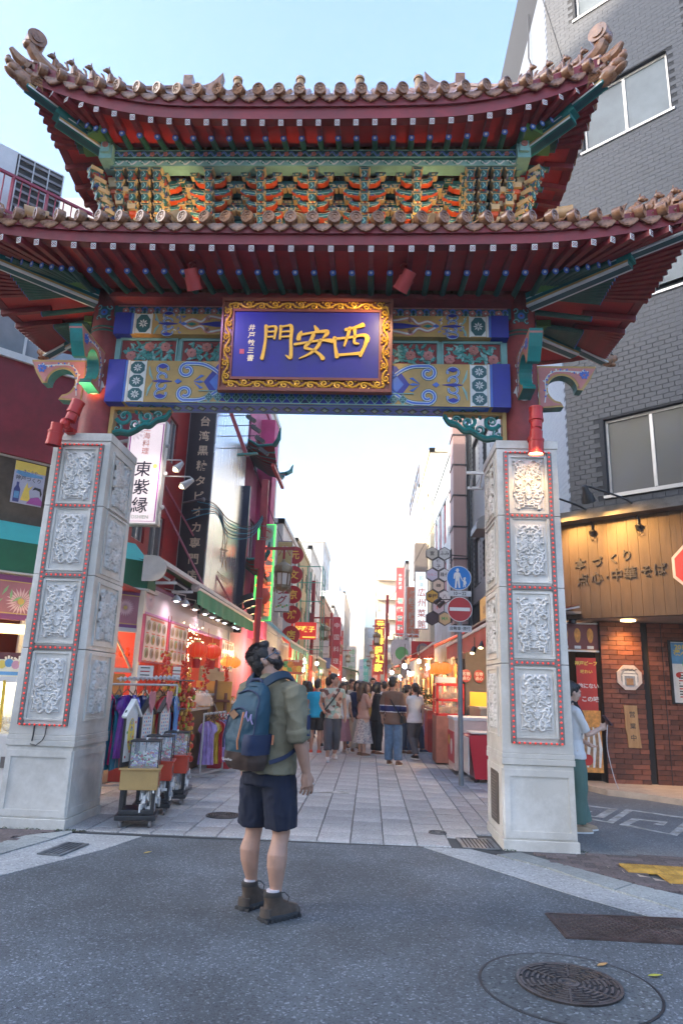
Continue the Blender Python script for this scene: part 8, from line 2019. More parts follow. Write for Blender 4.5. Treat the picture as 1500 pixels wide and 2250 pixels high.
def figure(label, x, y, head_deg, h=1.7, skin=0, hair=('short',0), top=('tee',None), bottom=('pants',None), shoes=None, arms=None, legs=STAND, hyaw=0, hpitch=0, fem=False, vox=.014, group=None, extra=None, lean=0, z0=.012, build=1.0):
 k = h/1.75; t = thing('person', label, 'person', (x,y,z0), R(-head_deg), group)
 S = Matrix.Scale(k,4); Hm = Matrix.Translation((0,0,1.5)) @ Matrix.Rotation(R(-hyaw),4,'Z') @ Matrix.Rotation(R(hpitch),4,'X') @ Matrix.Translation((0,0,-1.5))
 sw = .165 if fem else .192*build; arms = arms or (HANG(1), HANG(-1)); L_ = Matrix.Rotation(R(-lean),4,'X')
 B = MB(S)
 # torso, hips
 tor = [(0,0,.84,.15,.1),(0,0,.93,.165 if fem else .158*build,.112*build),(0,.0,1.06,.128 if fem else .15*build,.095*build),(0,.005,1.2,.148 if fem else .168*build,.105*build),(0,0,1.33,.16 if fem else .187*build,.105*build),(0,-.008,1.41,.145 if fem else .168,.08),(0,-.012,1.47,.075,.062)]
 B.loft(tor, 16)
 B.tube([(0,-.015,1.42),(0,-.012,1.5),(0,.0,1.57)], [.058,.05 if fem else .056,.05], 12)
 def hp(v): return Hm @ Vector(v)
 H3 = Hm.to_3x3().to_4x4()
 for c, r in (((0,-.008,1.645),(.076,.096,.103)),((0,.028,1.60),(.064,.072,.08)),((0,.048,1.556),(.047,.045,.04)),((0,.088,1.655),(.05,.02,.03))): B.ell(hp(c), r, 14, 10, 0, H3)
 B.tube([hp((0,.092,1.648)), hp((0,.116,1.612)), hp((0,.102,1.598))], [.009,.015,.012], 7)
 for s in (-1,1): B.ell(hp((s*.078,-.008,1.618)), (.012,.021,.033), 8, 6, 0, H3); B.ell(hp((s*.036,.078,1.6)), (.02,.02,.018), 8, 6, 0, H3)
 B.ell(hp((0,.095,1.572)), (.022,.012,.012), 8, 5, 0, H3)
 for s, (el, wr) in zip((1,-1), arms):
  sh = Vector((s*sw,-.01,1.40)); el = Vector(el); wr = Vector(wr); el.x *= (sw+.05)/.245 if abs(el.x) > .2 else 1
  B.tube([sh-Vector((s*.06,0,-.01)), sh, sh.lerp(el,.4), el, el.lerp(wr,.3), wr], [.05,.056 if not fem else .046,.05 if not fem else .041,.041 if not fem else .034,.042 if not fem else .034,.027], 12)
  d = (wr-el).normalized(); hand(B, wr, d+Vector((0,.05,-.05)), (-s*.8,.5,.1), 1.0, 1, .32)
 for s, (kn, an) in zip((1,-1), legs):
  hip = Vector((s*.088,0,.90)); kn = Vector(kn); an = Vector(an)
  B.tube([hip+Vector((0,0,.05)), hip, hip.lerp(kn,.5), kn, kn.lerp(an,.15)+Vector((0,-.012,0)), kn.lerp(an,.38)+Vector((0,-.022,0)), kn.lerp(an,.75)+Vector((0,-.006,0)), an], [.09,.098,.08,.057,.053,.060,.042,.036], 14)
  B.tube([an+Vector((0,-.03,-.03)), an+Vector((0,.06,-.045)), an+Vector((s*.012,.15,-.058))], [.034,.034,.022], 8)
 skin_job(B, 'body', m_skin(skin), t, vox, 2)
 # face
 q = MB(S)
 for s in (-1,1): q.ell(hp((s*.032,.093,1.627)), (.014,.009,.0075), 8, 5, 0, H3)
 q.build('eyes', m_eye, t) if vox < .012 else None
 q2 = MB(S)
 for s in (-1,1): q2.ell(hp((s*.032,.099,1.627)), (.0075,.006,.0075), 7, 5, 0, H3); q2.tube([hp((s*.016,.104,1.651)), hp((s*.034,.102,1.657)), hp((s*.052,.085,1.65))], .0045, 5)
 q2.build('eyes_and_brows', m_iris, t)
 q = MB(S); q.ell(hp((0,.104,1.572)), (.02,.008,.007), 8, 5, 0, H3); q.build('mouth', m_lip, t)
 # hair
 hs, hc = hair; q = MB(S)
 q.ell(hp((0,-.026,1.672)), (.087,.10,.096), 14, 10, 0, H3); q.ell(hp((0,-.045,1.63)), (.083,.078,.09), 12, 8, 0, H3); q.ell(hp((0,.045,1.717)), (.064,.05,.036), 10, 6, 0, H3)
 for s in (-1,1): q.ell(hp((s*.07,-.0,1.672)), (.02,.05,.05), 8, 6, 0, H3)
 if hs == 'bob':
  for s in (-1,1): q.tube([hp((s*.07,.0,1.70)), hp((s*.09,.005,1.6)), hp((s*.085,.0,1.48))], [.035,.04,.03], 10)
  q.tube([hp((0,-.07,1.68)), hp((0,-.095,1.58)), hp((0,-.085,1.47))], [.08,.085,.07], 12); q.ell(hp((0,.075,1.70)), (.06,.03,.035), 10, 6, 0, H3)
 if hs == 'long':
  for s in (-1,1): q.tube([hp((s*.065,.01,1.71)), hp((s*.088,.0,1.6)), Vector((s*.095,.0,1.46)), Vector((s*.08,-.04,1.34))], [.034,.036,.034,.022], 10)
  q.tube([hp((0,-.06,1.70)), hp((0,-.10,1.58)), Vector((0,-.115,1.43)), Vector((0,-.125,1.27))], [.08,.085,.085,.06], 12)
 if hs == 'pony': q.tube([hp((0,-.10,1.68)), hp((0,-.16,1.66)), hp((0,-.17,1.56)), hp((0,-.15,1.44))], [.03,.036,.034,.014], 10);
 skin_job(q, 'hair', m_hair(hc), t, vox*.8, 1, (.007,38,(1,1,.5)))
 # top
 kind, mat = top; q = MB(S); e = .02 if kind != 'loose' else .035
 zb = .84 if kind in ('tee','half','polo') else (.80 if kind in ('sweater','loose') else .86)
 tl = [(0,0,zb,.182*build+e,.13*build+e),(0,0,zb+.06,.182*build+e*.9,.13*build+e*.9)]+[(a,b,z,rx+e,ry+e) for a,b,z,rx,ry in tor if z > zb+.05][:-1]+[(0,-.012,1.468,.085,.07)]
 q.loft(tl, 18)
 fr = {'tee':.52,'polo':.5,'half':.86,'sweater':1.55,'loose':1.3,'tank':.0,'long':1.6}[kind]
 for s, (el, wr) in zip((1,-1), arms):
  if fr <= 0: continue
  sh = Vector((s*sw,-.01,1.40)); el = Vector(el); wr = Vector(wr); el.x *= (sw+.05)/.245 if abs(el.x) > .2 else 1
  r0 = .066 if not fem else .056
  if fr <= 1: q.tube([sh-Vector((s*.07,0,-.005)), sh, sh.lerp(el,fr*.6), sh.lerp(el,fr)], [.062,r0,r0*.97,r0*1.0], 12)
  else: q.tube([sh-Vector((s*.07,0,-.005)), sh, sh.lerp(el,.5), el, el.lerp(wr,(fr-1)*.6), el.lerp(wr,fr-1)], [.062,r0,r0,r0*.93,r0*.85,r0*.75], 12)
 skin_job(q, {'tee':'t_shirt','polo':'polo_shirt','half':'shirt','sweater':'sweater','loose':'blouse','tank':'tank_top','long':'cardigan'}[kind], mat, t, vox, 2, (.008,12,(1,1,.55)), None, extra.get('band') if extra else None)
 # bottom
 kind, mat = bottom
 if kind in ('pants','shorts','crop','wide'):
  q = MB(S); q.loft([(0,0,.80,.165*build,.118*build),(0,0,.90,.165*build,.118*build),(0,0,1.0,.14*build,.1*build),(0,0,1.03,.13*build,.09*build)], 18)
  for s, (kn, an) in zip((1,-1), legs):
   hip = Vector((s*.088,0,.90)); kn = Vector(kn); an = Vector(an); wd = .012 if kind == 'pants' else .03
   pts = [hip, hip.lerp(kn,.45), hip.lerp(kn,.86)]; rr = [.098,.096+wd*.5,.082+wd*.6]
   if kind != 'shorts':
    pts += [kn, kn.lerp(an,.4)+Vector((0,-.012,0)), kn.lerp(an,.68 if kind == 'crop' else .93)]; rr += [.066+wd,.064+wd,.052+wd*1.3]
   q.tube(pts, rr, 14)
  skin_job(q, 'shorts' if kind == 'shorts' else 'trousers', mat, t, vox, 2, (.007,11,(1,1,.5)))
 else:
  n = 40; q = MB(S); P = []; zl = .30 if kind == 'skirt' else .46
  for i in range(n+1):
   a = 2*math.pi*i/n; row = []
   for j in range(9):
    u = j/8; z = 1.02+(zl-1.02)*u; rx = .135+.12*u; fo = 1+.09*u*math.sin(i*2*math.pi/n*9); row.append((rx*fo*math.cos(a), (.105+.12*u)*fo*math.sin(a), z))
   P.append(row)
  q.grid(P); q.build('skirt', mat, t)
 # shoes
 sm_ = shoes or m_black; q = MB(S)
 for s, (kn, an), nm in zip((1,-1), legs, ('a','b')):
  an = Vector(an); q = MB(S); g = an.z-.075
  F = Matrix.Translation((an.x, an.y, 0)) @ Matrix.Rotation(-s*.1,4,'Z')
  vs = lambda L: [F @ Vector(p) for p in L]
  q.T = S @ F
  q.loft([(0,.045,.0+g,.040,.125),(0,.045,.022+g,.044,.13),(0,.04,.045+g,.042,.122),(0,.015,.065+g,.038,.09),(0,-.02,.085+g,.034,.05)], 16, p=2.4)
  q.build('shoe', sm_, t)
  if True:
   q2 = MB(S @ F); q2.loft([(0,.045,-.006+g,.046,.134),(0,.045,.018+g,.047,.135)], 16, p=2.4); q2.build('sole', extra['sole'] if extra and 'sole' in extra else m_wht, t)
 return t
def strap_bag(parent_label, t, mat, side, label, k=1.0):
 """a small bag on a diagonal strap; it is carried, so it is a thing of its own"""
 b = thing('shoulder_bag', label, 'bag', t.location, t.rotation_euler.z); S = Matrix.Scale(k,4); q = MB(S)
 pts = [(side*-.14,.02,1.455),(0,-.135,1.28),(side*.16,-.125,1.05),(side*.2,-.06,.98)]; q.tube(smooth_path(pts,4),.014,6); q.tube(smooth_path([(side*-.14,.02,1.455),(side*-.05,.135,1.32),(side*.12,.14,1.1),(side*.2,.05,.98)],4),.014,6); q.build('strap', mat, b)
 q = MB(S); q.loft([(side*.22,0,.84,.045,.09),(side*.225,0,.9,.055,.105),(side*.215,0,.98,.04,.1)],12,p=3); q.build('bag_body', mat, b); return b
C_ = lambda n, c, **k: M('cloth_'+n, c, .8, var=k.pop('var',.12), scale=k.pop('scale',4), bump=.1, bscale=200, **k)
navy = C_('navy', (.012,.02,.06)); blk = C_('black', (.018,.018,.02)); cyan = C_('cyan', (.005,.34,.55)); wt = C_('white', (.6,.6,.6)); crm = C_('cream', (.5,.44,.36)); den = C_('denim', (.09,.16,.26), var=.3, scale=9); dden = C_('dark_denim', (.035,.055,.1)); brn = C_('brown', (.2,.115,.06)); pch = C_('peach', (.5,.3,.22)); pkc = C_('dusty_pink', (.36,.22,.18)); gry = C_('grey', (.22,.23,.25)); chc = C_('charcoal', (.07,.07,.08)); olv = C_('khaki', (.115,.118,.082), var=.14, scale=6); grn = C_('sage', (.085,.15,.125)); tn = C_('tan', (.3,.2,.12))
m_hawaii = M_cells('cloth_tropical', [(.5,.42,.34),(.35,.42,.34),(.18,.08,.06),(.5,.3,.22),(.25,.35,.28),(.55,.5,.42)], 13, .8)
m_dots = M_cells('cloth_speckled', [(.3,.3,.32),(.5,.48,.46),(.15,.15,.18),(.42,.41,.4)], 55, .8); m_blue2 = C_('navy_band', (.015,.02,.1))
m_coral = M('shoe_coral', (.7,.1,.06), .6); m_wshoe = M('shoe_cream', (.55,.5,.46), .7); m_sand = M('shoe_brown', (.16,.08,.045), .6); m_tanshoe = M('shoe_tan', (.34,.24,.15), .7)
G_ = 'people strolling in the shopping street'
figure('person from behind in a bright cyan polo shirt, black shorts and coral shoes', -1.22,16.6,8,1.64,1,('short',0),('polo',cyan),('shorts',blk),m_coral,group=G_)
t = figure('person in a tropical print shirt and cropped grey trousers walking towards the viewer', -.76,15.05,172,1.76,1,('short',0),('tee',m_hawaii),('crop',chc),m_wshoe,(BENT(1),HANG(-1)),WALK,hyaw=-62,group=G_)
strap_bag('', t, blk, 1, 'black bag strap across the tropical print shirt', 1.0)
figure('person facing the viewer in a navy top and cream trousers with dark bobbed hair', -.28,17.3,165,1.66,2,('bob',0),('tee',navy),('wide',crm),m_sand,hyaw=12,fem=True,group=G_)
t = figure('long haired person in a dusty pink cardigan and pale speckled skirt', -.12,16.35,62,1.64,2,('long',1),('long',pkc),('skirt',m_dots),m_sand,(EAT(1),HANG(-1)),fem=True,group=G_)
strap_bag('', t, blk, -1, 'black drawstring bag hanging beside the speckled skirt', .94)
figure('person in black dress and trousers holding a snack to the mouth, turned right', .2,16.8,60,1.64,2,('bob',0),('loose',blk),('wide',blk),m_sand,(EAT(1),HOLD(-1)),fem=True,group=G_)
band = lambda c: (1 if 1.06 < c[2]/(1.73/1.75) < 1.165 else (2 if (1.04 < c[2]/(1.73/1.75) < 1.185) else 0))
t = figure('person from behind in a brown sweater with a navy chest band and wide blue jeans', .5,14.65,22,1.73,1,('short',0),('sweater',[brn,m_blue2,wt]),('wide',den),m_sand,(BENT(1),HANG(-1)),STEP,hyaw=25,group=G_,extra={'band':band})
strap_bag('', t, blk, 1, 'small black pouch on a thin strap over the brown sweater', .98)
figure('person in a peach top and dark jeans raising a hand behind the brown sweater', .92,17.2,40,1.6,2,('pony',0),('tee',pch),('pants',dden),m_sand,(EAT(1),BENT(-1)),fem=True,group=G_)
figure('person with dark tied hair in a tan top reaching to the right stall', 1.15,17.7,62,1.62,1,('pony',0),('half',tn),('pants',dden),navy,(REACH(1),HANG(-1)),WALK,fem=True,group=G_)
figure('person with a yellow and blue backpack at the left edge of the crowd', -1.52,17.8,-12,1.6,1,('bob',0),('tee',C_('light_blue', (.2,.35,.45))),('shorts',gry),m_wshoe,fem=True,group=G_)
tb_ = thing('yellow_backpack', 'small yellow and blue backpack worn at the left edge of the crowd', 'backpack', (-1.52,17.8,.012), R(12)); q = MB(); q.loft([(0,-.2,.92,.13,.08),(0,-.2,1.1,.15,.09),(0,-.19,1.32,.12,.07)],14,p=3); q.build('bag_body', M('bag_yellow', (.65,.42,.03), .6), tb_); q = MB(); q.box((0,-.285,1.1),(.08,.02,.3)); q.build('blue_panel', m_bluep, tb_)
figure('person in a black t shirt and black shorts behind the cyan polo shirt', -1.05,18.1,5,1.72,1,('short',0),('tee',blk),('shorts',blk),blk,legs=WALK,group=G_)
figure('person in a white t shirt behind the tropical print shirt', -.62,16.9,150,1.6,1,('bob',0),('tee',wt),('skirt',C_('rose', (.4,.2,.22))),m_wshoe,fem=True,group=G_)
figure('person in a beige shirt and blue jeans between the print shirt and navy top', -.45,18.3,150,1.7,1,('short',0),('tee',C_('beige', (.35,.31,.26))),('pants',den),m_sand,group=G_)
figure('tall person with short hair behind the long brown hair', .1,20.2,170,1.78,1,('short',0),('tee',gry),('pants',blk),blk,group=G_)
figure('person in a white shirt seen from behind among the crowd', .42,19.4,10,1.68,1,('short',0),('long',wt),('shorts',navy),blk,group=G_)
figure('person with long dark hair, grey top and shorts left of the brown sweater', .62,18.6,5,1.62,2,('long',1),('tee',gry),('shorts',navy),m_sand,fem=True,group=G_)
for x, y, hd, lb, c, b_, hr, ar in ((1.32,19.6,150,'person in a cream shirt facing the viewer by the bush',crm,dden,('bob',0),(HOLD(1),BENT(-1))),(-1.75,19.4,20,'person in a grey shirt at the far left of the crowd',gry,navy,('short',0),(EAT(1),HANG(-1))),(-.02,18.2,-150,'person in a mustard top half hidden behind the pink cardigan',C_('mustard',(.45,.28,.06)),dden,('long',1),(HOLD(1),HOLD(-1))),(1.02,15.9,-25,'person in a plain white top by the red glass cart',wt,chc,('pony',0),(HANG(1),REACH(-1)))):
 figure(lb, x, y, hd, 1.63, 2, hr, ('tee',c), ('pants',b_), blk, ar, WALK, fem=True, group=G_)
# crouching person by the stall
figure('person crouching by the bush at the right stalls in a lilac top', 1.45,19.2,-60,1.6,2,('bob',0),('tee',C_('lilac', (.3,.28,.42))),('shorts',gry),m_sand,(((.25,.2,1.15),(.18,.42,1.05)),((-.25,.2,1.15),(-.18,.42,1.05))),(((.12,.34,.82),(.12,.02,.55)),((-.12,.34,.82),(-.12,.02,.55))),fem=True,group=G_,z0=-.44)
r = random.Random(21)
far_lab = ['red top','pale blue shirt','grey shirt','black shirt','white blouse','green top','orange top','navy shirt','beige top','pink top','brown shirt','striped looking pale top']
far_c = [(.4,.04,.04),(.3,.42,.5),(.25,.25,.27),(.02,.02,.02),(.6,.58,.55),(.06,.25,.12),(.55,.2,.05),(.02,.03,.1),(.42,.35,.27),(.5,.25,.28),(.15,.09,.06),(.5,.5,.5)]
for i in range(12):
 y = 21.5+i*2.3; x = (-1.55,-.75,-.2,.45,-1.1,.85,-.5,.2,-1.4,.6,-.9,0)[i]
 figure('person in a %s far back in the crowd' % far_lab[i], x, y, (170,10,160,0,15,178)[i % 6]+r.uniform(-20,20), r.uniform(1.58,1.78), i % 3, (('short',0),('bob',0),('long',1))[i % 3], (('tee',C_('far%d' % i, far_c[i]))), (('pants',(dden,blk,gry,crm)[i % 4])), blk, legs=(STAND,WALK)[i % 2], fem=i % 3 > 0, vox=.02, group=G_)
# the woman beside the right pillar, and someone mostly hidden behind it
t = figure('person with a phone beside the right pillar in white blouse and green trousers', 2.36,8.44,78,1.64,2,('short',0),('half',wt),('wide',grn),m_tanshoe,(((.2,.12,1.12),(.10,.33,1.20)),((-.2,.08,1.1),(.0,.19,1.02))),(((.08,.03,.49),(.06,.0,.075)),((-.09,.10,.49),(-.08,.16,.075))),hpitch=-14,fem=True,vox=.009)
c, s_ = math.cos(R(-78)), math.sin(R(-78)); lp = lambda v: (2.36+v[0]*c-v[1]*s_, 8.44+v[0]*s_+v[1]*c, .012+v[2])
ph = thing('phone', 'dark phone held up by the person beside the right pillar', 'phone', lp((.10,.40,1.22)), R(-78)); q = MB(); q.box((0,0,.0),(.075,.01,.145),M=Matrix.Rotation(.7,4,'X')); q.build('phone_body', M('phone_dark', (.06,.02,.03), .3), ph, bevel=.004)
q = MB(); q.tube(smooth_path([(0,0,-.05),(.0,-.02,-.3),(.03,.02,-.6),(-.02,.1,-.75)],5),.004,5); q.build('earphone_cord', m_wht, ph)
q = MB(); q.tube(smooth_path([(.10,-.12,1.25),(.115,-.03,1.42),(.10,.1,1.28),(.05,.13,1.12)],4),.012,6); bg_ = thing('bag_strap', 'thin black bag strap over the white blouse', 'bag', t.location, R(-78)); q.build('strap', blk, bg_); q = MB(); q.loft([(-.16,.02,.86,.03,.09),(-.16,.02,1.0,.035,.1),(-.16,.02,1.06,.02,.08)],10,p=3); q.build('bag_body', C_('olive_bag', (.06,.09,.05)), bg_)
figure('person hidden behind the right pillar with one brown shoe showing', 1.80,9.25,-60,1.66,1,('short',0),('tee',chc),('pants',dden),m_sand)
# ------------------------------------------------ the man with the backpack
MX, MY, MH = -.70, 5.12, -31.5
rz = R(MH)
m_arms = (((.275,-.045,1.135),(.285,.045,.885)),((-.275,-.02,1.135),(-.27,.06,.89)))
m_legs = (((.125,.015,.49),(.14,-.03,.085)),((-.125,.035,.49),(-.135,.06,.085)))
k = 1.83/1.75; S = Matrix.Scale(k,4)
man = thing('person', 'bearded man in a khaki shirt and navy shorts looking up at the gate', 'person', (MX,MY,0), rz)
Hm = Matrix.Translation((0,-.01,1.5)) @ Matrix.Rotation(R(-50),4,'Z') @ Matrix.Rotation(R(36),4,'X') @ Matrix.Scale(.94,4) @ Matrix.Translation((0,.01,-1.5)); H3 = Hm.to_3x3().to_4x4()
hp = lambda v: Hm @ Vector(v)
B = MB(S)
tor = [(0,0,.84,.165,.118),(0,0,.93,.172,.128),(0,.01,1.06,.172,.132),(0,.012,1.2,.182,.128),(0,0,1.33,.198,.12),(0,-.008,1.41,.175,.088),(0,-.014,1.47,.085,.07)]
B.loft(tor, 20)
B.tube([(0,-.018,1.40),(.0,-.02,1.49),hp((0,-.015,1.57))], [.07,.063,.06], 14)
for c, r_ in (((0,-.008,1.645),(.078,.098,.104)),((0,.028,1.60),(.066,.074,.082)),((0,.05,1.556),(.05,.048,.042)),((0,.088,1.655),(.052,.02,.03))): B.ell(hp(c), r_, 18, 12, 0, H3)
B.tube([hp((0,.092,1.652)), hp((0,.122,1.612)), hp((0,.106,1.597))], [.010,.016,.013], 8)
for s in (-1,1):
 B.ell(hp((s*.080,-.008,1.618)), (.009,.020,.034), 10, 8, 0, H3); B.ell(hp((s*.085,-.018,1.626)), (.008,.012,.028), 8, 6, 0, H3); B.ell(hp((s*.036,.078,1.6)), (.022,.02,.018), 8, 6, 0, H3)
for s, (el, wr) in zip((1,-1), m_arms):
 sh = Vector((s*.2,-.01,1.39)); el, wr = Vector(el), Vector(wr)
 B.tube([sh-Vector((s*.06,0,-.01)), sh, sh.lerp(el,.4), el, el.lerp(wr,.22), el.lerp(wr,.6), wr], [.055,.062,.056,.047,.050,.041,.029], 16)
 hand(B, wr, (s*.02,.16,-1), (-s*.85,.45,0), 1.06, 1 if s > 0 else -1, .38)
for s, (kn, an) in zip((1,-1), m_legs):
 hip = Vector((s*.092,0,.90)); kn, an = Vector(kn), Vector(an)
 B.tube([hip+Vector((0,0,.05)), hip, hip.lerp(kn,.5), hip.lerp(kn,.85), kn, kn.lerp(an,.12)+Vector((0,-.012,0)), kn.lerp(an,.3)+Vector((s*.006,-.03,0)), kn.lerp(an,.45)+Vector((s*.005,-.027,0)), kn.lerp(an,.75)+Vector((0,-.008,0)), an], [.09,.1,.085,.065,.058,.055,.066,.062,.040,.034], 18)
 B.tube([an+Vector((0,-.03,-.03)), an+Vector((0,.06,-.045)), an+Vector((s*.012,.15,-.058))], [.034,.034,.022], 8)
skin_job(B, 'body', M('man_skin', (.38,.215,.15), .55, var=.14, scale=11, bump=.08, bscale=120), man, .0048, 2)
# hair, beard
q = MB(S); q.ell(hp((0,-.020,1.672)), (.083,.099,.087), 18, 12, 0, H3); q.ell(hp((0,-.045,1.635)), (.079,.07,.085), 16, 10, 0, H3); q.ell(hp((0,.048,1.722)), (.06,.05,.034), 12, 8, 0, H3)
q.tube([hp((0,-.075,1.62)), hp((0,-.070,1.57)), hp((0,-.055,1.545))], [.045,.036,.026], 12)
for s in (-1,1): q.ell(hp((s*.068,.006,1.676)), (.022,.05,.05), 10, 8, 0, H3); q.ell(hp((s*.073,.024,1.634)), (.010,.012,.028), 8, 6, 0, H3)
skin_job(q, 'hair', M('man_hair', (.016,.012,.011), .5, var=.5, scale=70, bump=.5, bscale=140), man, .005, 9, (.0022,80,(1,1,.6)))
q = MB(S); rr = random.Random(5)
def strand(p, d, L, w_=.0016):
 sd = d.cross(Vector((rr.random(),rr.random(),rr.random()))).normalized(); m_ = p+d*L*.5+Vector((rr.uniform(-.004,.004),rr.uniform(-.004,.004),.002)); e = p+d*L+Vector((rr.uniform(-.008,.008),rr.uniform(-.008,.008),rr.uniform(-.004,.006)))
 q.add([hp(p-sd*w_), hp(p+sd*w_), hp(m_+sd*w_*.8), hp(e), hp(m_-sd*w_*.8)], [(0,1,2,3,4)])
for i in range(2400):
 a, b_ = rr.uniform(0,6.283), rr.uniform(-.55,1.45); n_ = Vector((math.cos(b_)*math.cos(a), math.cos(b_)*math.sin(a), math.sin(b_)))
 p = Vector((n_.x*.083, n_.y*.099-.020, n_.z*.087+1.672))
 if p.y > .05 and p.z < 1.712: continue
 if p.z < 1.70 and rr.random() < .8: continue
 L = .008 if p.z < 1.67 else rr.uniform(.010,.022)
 strand(p, (n_*.7+Vector((rr.uniform(-.5,.5),.35 if p.z > 1.7 else -.3,-.25 if p.z < 1.7 else .2))).normalized(), L)
for i in range(700):
 a = rr.uniform(-1.4,1.4); z = rr.uniform(1.515,1.60); p = Vector((.062*math.sin(a), .03+.072*math.cos(a), z)); strand(p, Vector((math.sin(a)*.6,math.cos(a)*.5,-.8)).normalized(), rr.uniform(.006,.012), .0011)
q.build('hair_strands', M('man_hair', (.016,.012,.011)), man, kind='stuff')
q = MB(S); q.ell(hp((0,.048,1.552)), (.058,.056,.046), 16, 10, 0, H3)
for s in (-1,1): q.tube([hp((s*.075,.02,1.63)), hp((s*.068,.035,1.59)), hp((s*.045,.075,1.555))], [.008,.018,.022], 8); q.tube([hp((s*.002,.108,1.586)), hp((s*.03,.098,1.572)), hp((s*.04,.085,1.555))], [.007,.009,.01], 6)
skin_job(q, 'beard', M('man_beard', (.02,.014,.012), .6, var=.5, scale=80, bump=.4, bscale=150), man, .005, 1, (.005,55,(1,1,1)))
q = MB(S)
for s in (-1,1): q.ell(hp((s*.032,.094,1.627)), (.014,.009,.0075), 8, 5, 0, H3)
q.build('eyes', m_eye, man); q = MB(S)
for s in (-1,1): q.ell(hp((s*.032,.1005,1.627)), (.0075,.004,.0075), 8, 5, 0, H3); q.tube([hp((s*.014,.107,1.652)), hp((s*.034,.105,1.659)), hp((s*.056,.086,1.65))], .006, 6)
q.build('eyes_and_brows', m_iris, man); q = MB(S); q.ell(hp((0,.108,1.574)), (.02,.007,.006), 8, 5, 0, H3); q.build('mouth', m_lip, man)
gl_ = thing('glasses', 'blue grey framed glasses on the face of the bearded man', 'glasses', (MX,MY,0), rz); q = MB(S)
for s in (-1,1):
 pts = [(s*(.035+.026*math.cos(a)), .112-.02*abs(math.cos(a))*(1 if math.cos(a) > 0 else .2), 1.628+.019*math.sin(a)) for a in np.linspace(0,6.283,17)]; q.tube([hp(p) for p in pts], .0032, 6, caps=False); q.tube([hp((s*.061,.095,1.632)), hp((s*.084,.04,1.633)), hp((s*.088,-.02,1.632)), hp((s*.086,-.04,1.62))], .0032, 6)
q.tube([hp((-.009,.114,1.632)), hp((.009,.114,1.632))], .003, 6); q.build('frame', M('glasses_blue', (.05,.09,.14), .3), gl_)
q = MB(S)
for s in (-1,1): q.add([hp((s*(.035+.025*math.cos(a)), .111, 1.628+.018*math.sin(a))) for a in np.linspace(0,5.9,14)], [tuple(range(14))])
q.build('lens', M_clear('lens_clear', (.9,.95,1), .15), gl_)
# shirt with rolled sleeves and collar
q = MB(S); e = .02
q.loft([(0,-.004,.87,.206,.16),(0,0,.92,.2,.156),(0,.005,1.0,.192,.15)]+[(a,b_,z,rx+e,ry+e) for a,b_,z,rx,ry in tor if z > 1.03][:-1]+[(0,-.014,1.475,.092,.078)], 24)
for s, (el, wr) in zip((1,-1), m_arms):
 sh = Vector((s*.2,-.01,1.39)); el, wr = Vector(el), Vector(wr)
 q.tube([sh-Vector((s*.07,0,-.005)), sh, sh.lerp(el,.45), sh.lerp(el,.85), el, el.lerp(wr,.16)], [.074,.082,.076,.071,.071,.068], 16)
 a, b_ = el.lerp(wr,-.12), el.lerp(wr,.17); q.tube([a, a.lerp(b_,.2), a.lerp(b_,.8), b_], [.068,.080,.079,.070], 16)
skin_job(q, 'shirt', M('shirt_khaki', (.165,.148,.096), .85, var=.16, scale=7, bump=.25, bscale=260), man, .0065, 1, (.021,7,(1,1,.75),1))
q = MB(S);
for dz, r0, r1 in ((0,.085,.07),(.0,.09,.086)): pass
P = []
for i in range(25):
 a = 2*math.pi*i/24; fr = max(0, math.sin(a)); P.append([((.070)*math.cos(a), -.014+.068*math.sin(a), 1.472-.02*fr), ((.074)*math.cos(a), -.016+.072*math.sin(a), 1.512-.05*fr), ((.092)*math.cos(a), -.016+.09*math.sin(a), 1.478-.05*fr)])
q.grid(P); q.build('collar', M('shirt_khaki', (.165,.148,.096)), man)
q = MB(S)
for s in (1,): el, wr = Vector(m_arms[0][0]), Vector(m_arms[0][1]); q.box(el+Vector((.078,.0,.05)),(.008,.03,.13));
q.build('sleeve_tab', navy, man)
# shorts
q = MB(S); q.loft([(0,0,.79,.190,.142),(0,0,.86,.186,.138),(0,.0,.95,.165,.122),(0,0,1.0,.15,.11)], 22)
for s, (kn, an) in zip((1,-1), m_legs):
 hip = Vector((s*.095,0,.86)); kn = Vector(kn); q.tube([hip, hip.lerp(kn,.3), hip.lerp(kn,.65), hip.lerp(kn,.90)], [.104,.113,.112,.107], 18)
skin_job(q, 'shorts', M('shorts_navy', (.0045,.008,.024), .85, var=.2, scale=8, bump=.2, bscale=240), man, .0065, 1, (.02,7,(1,1,.45),1))
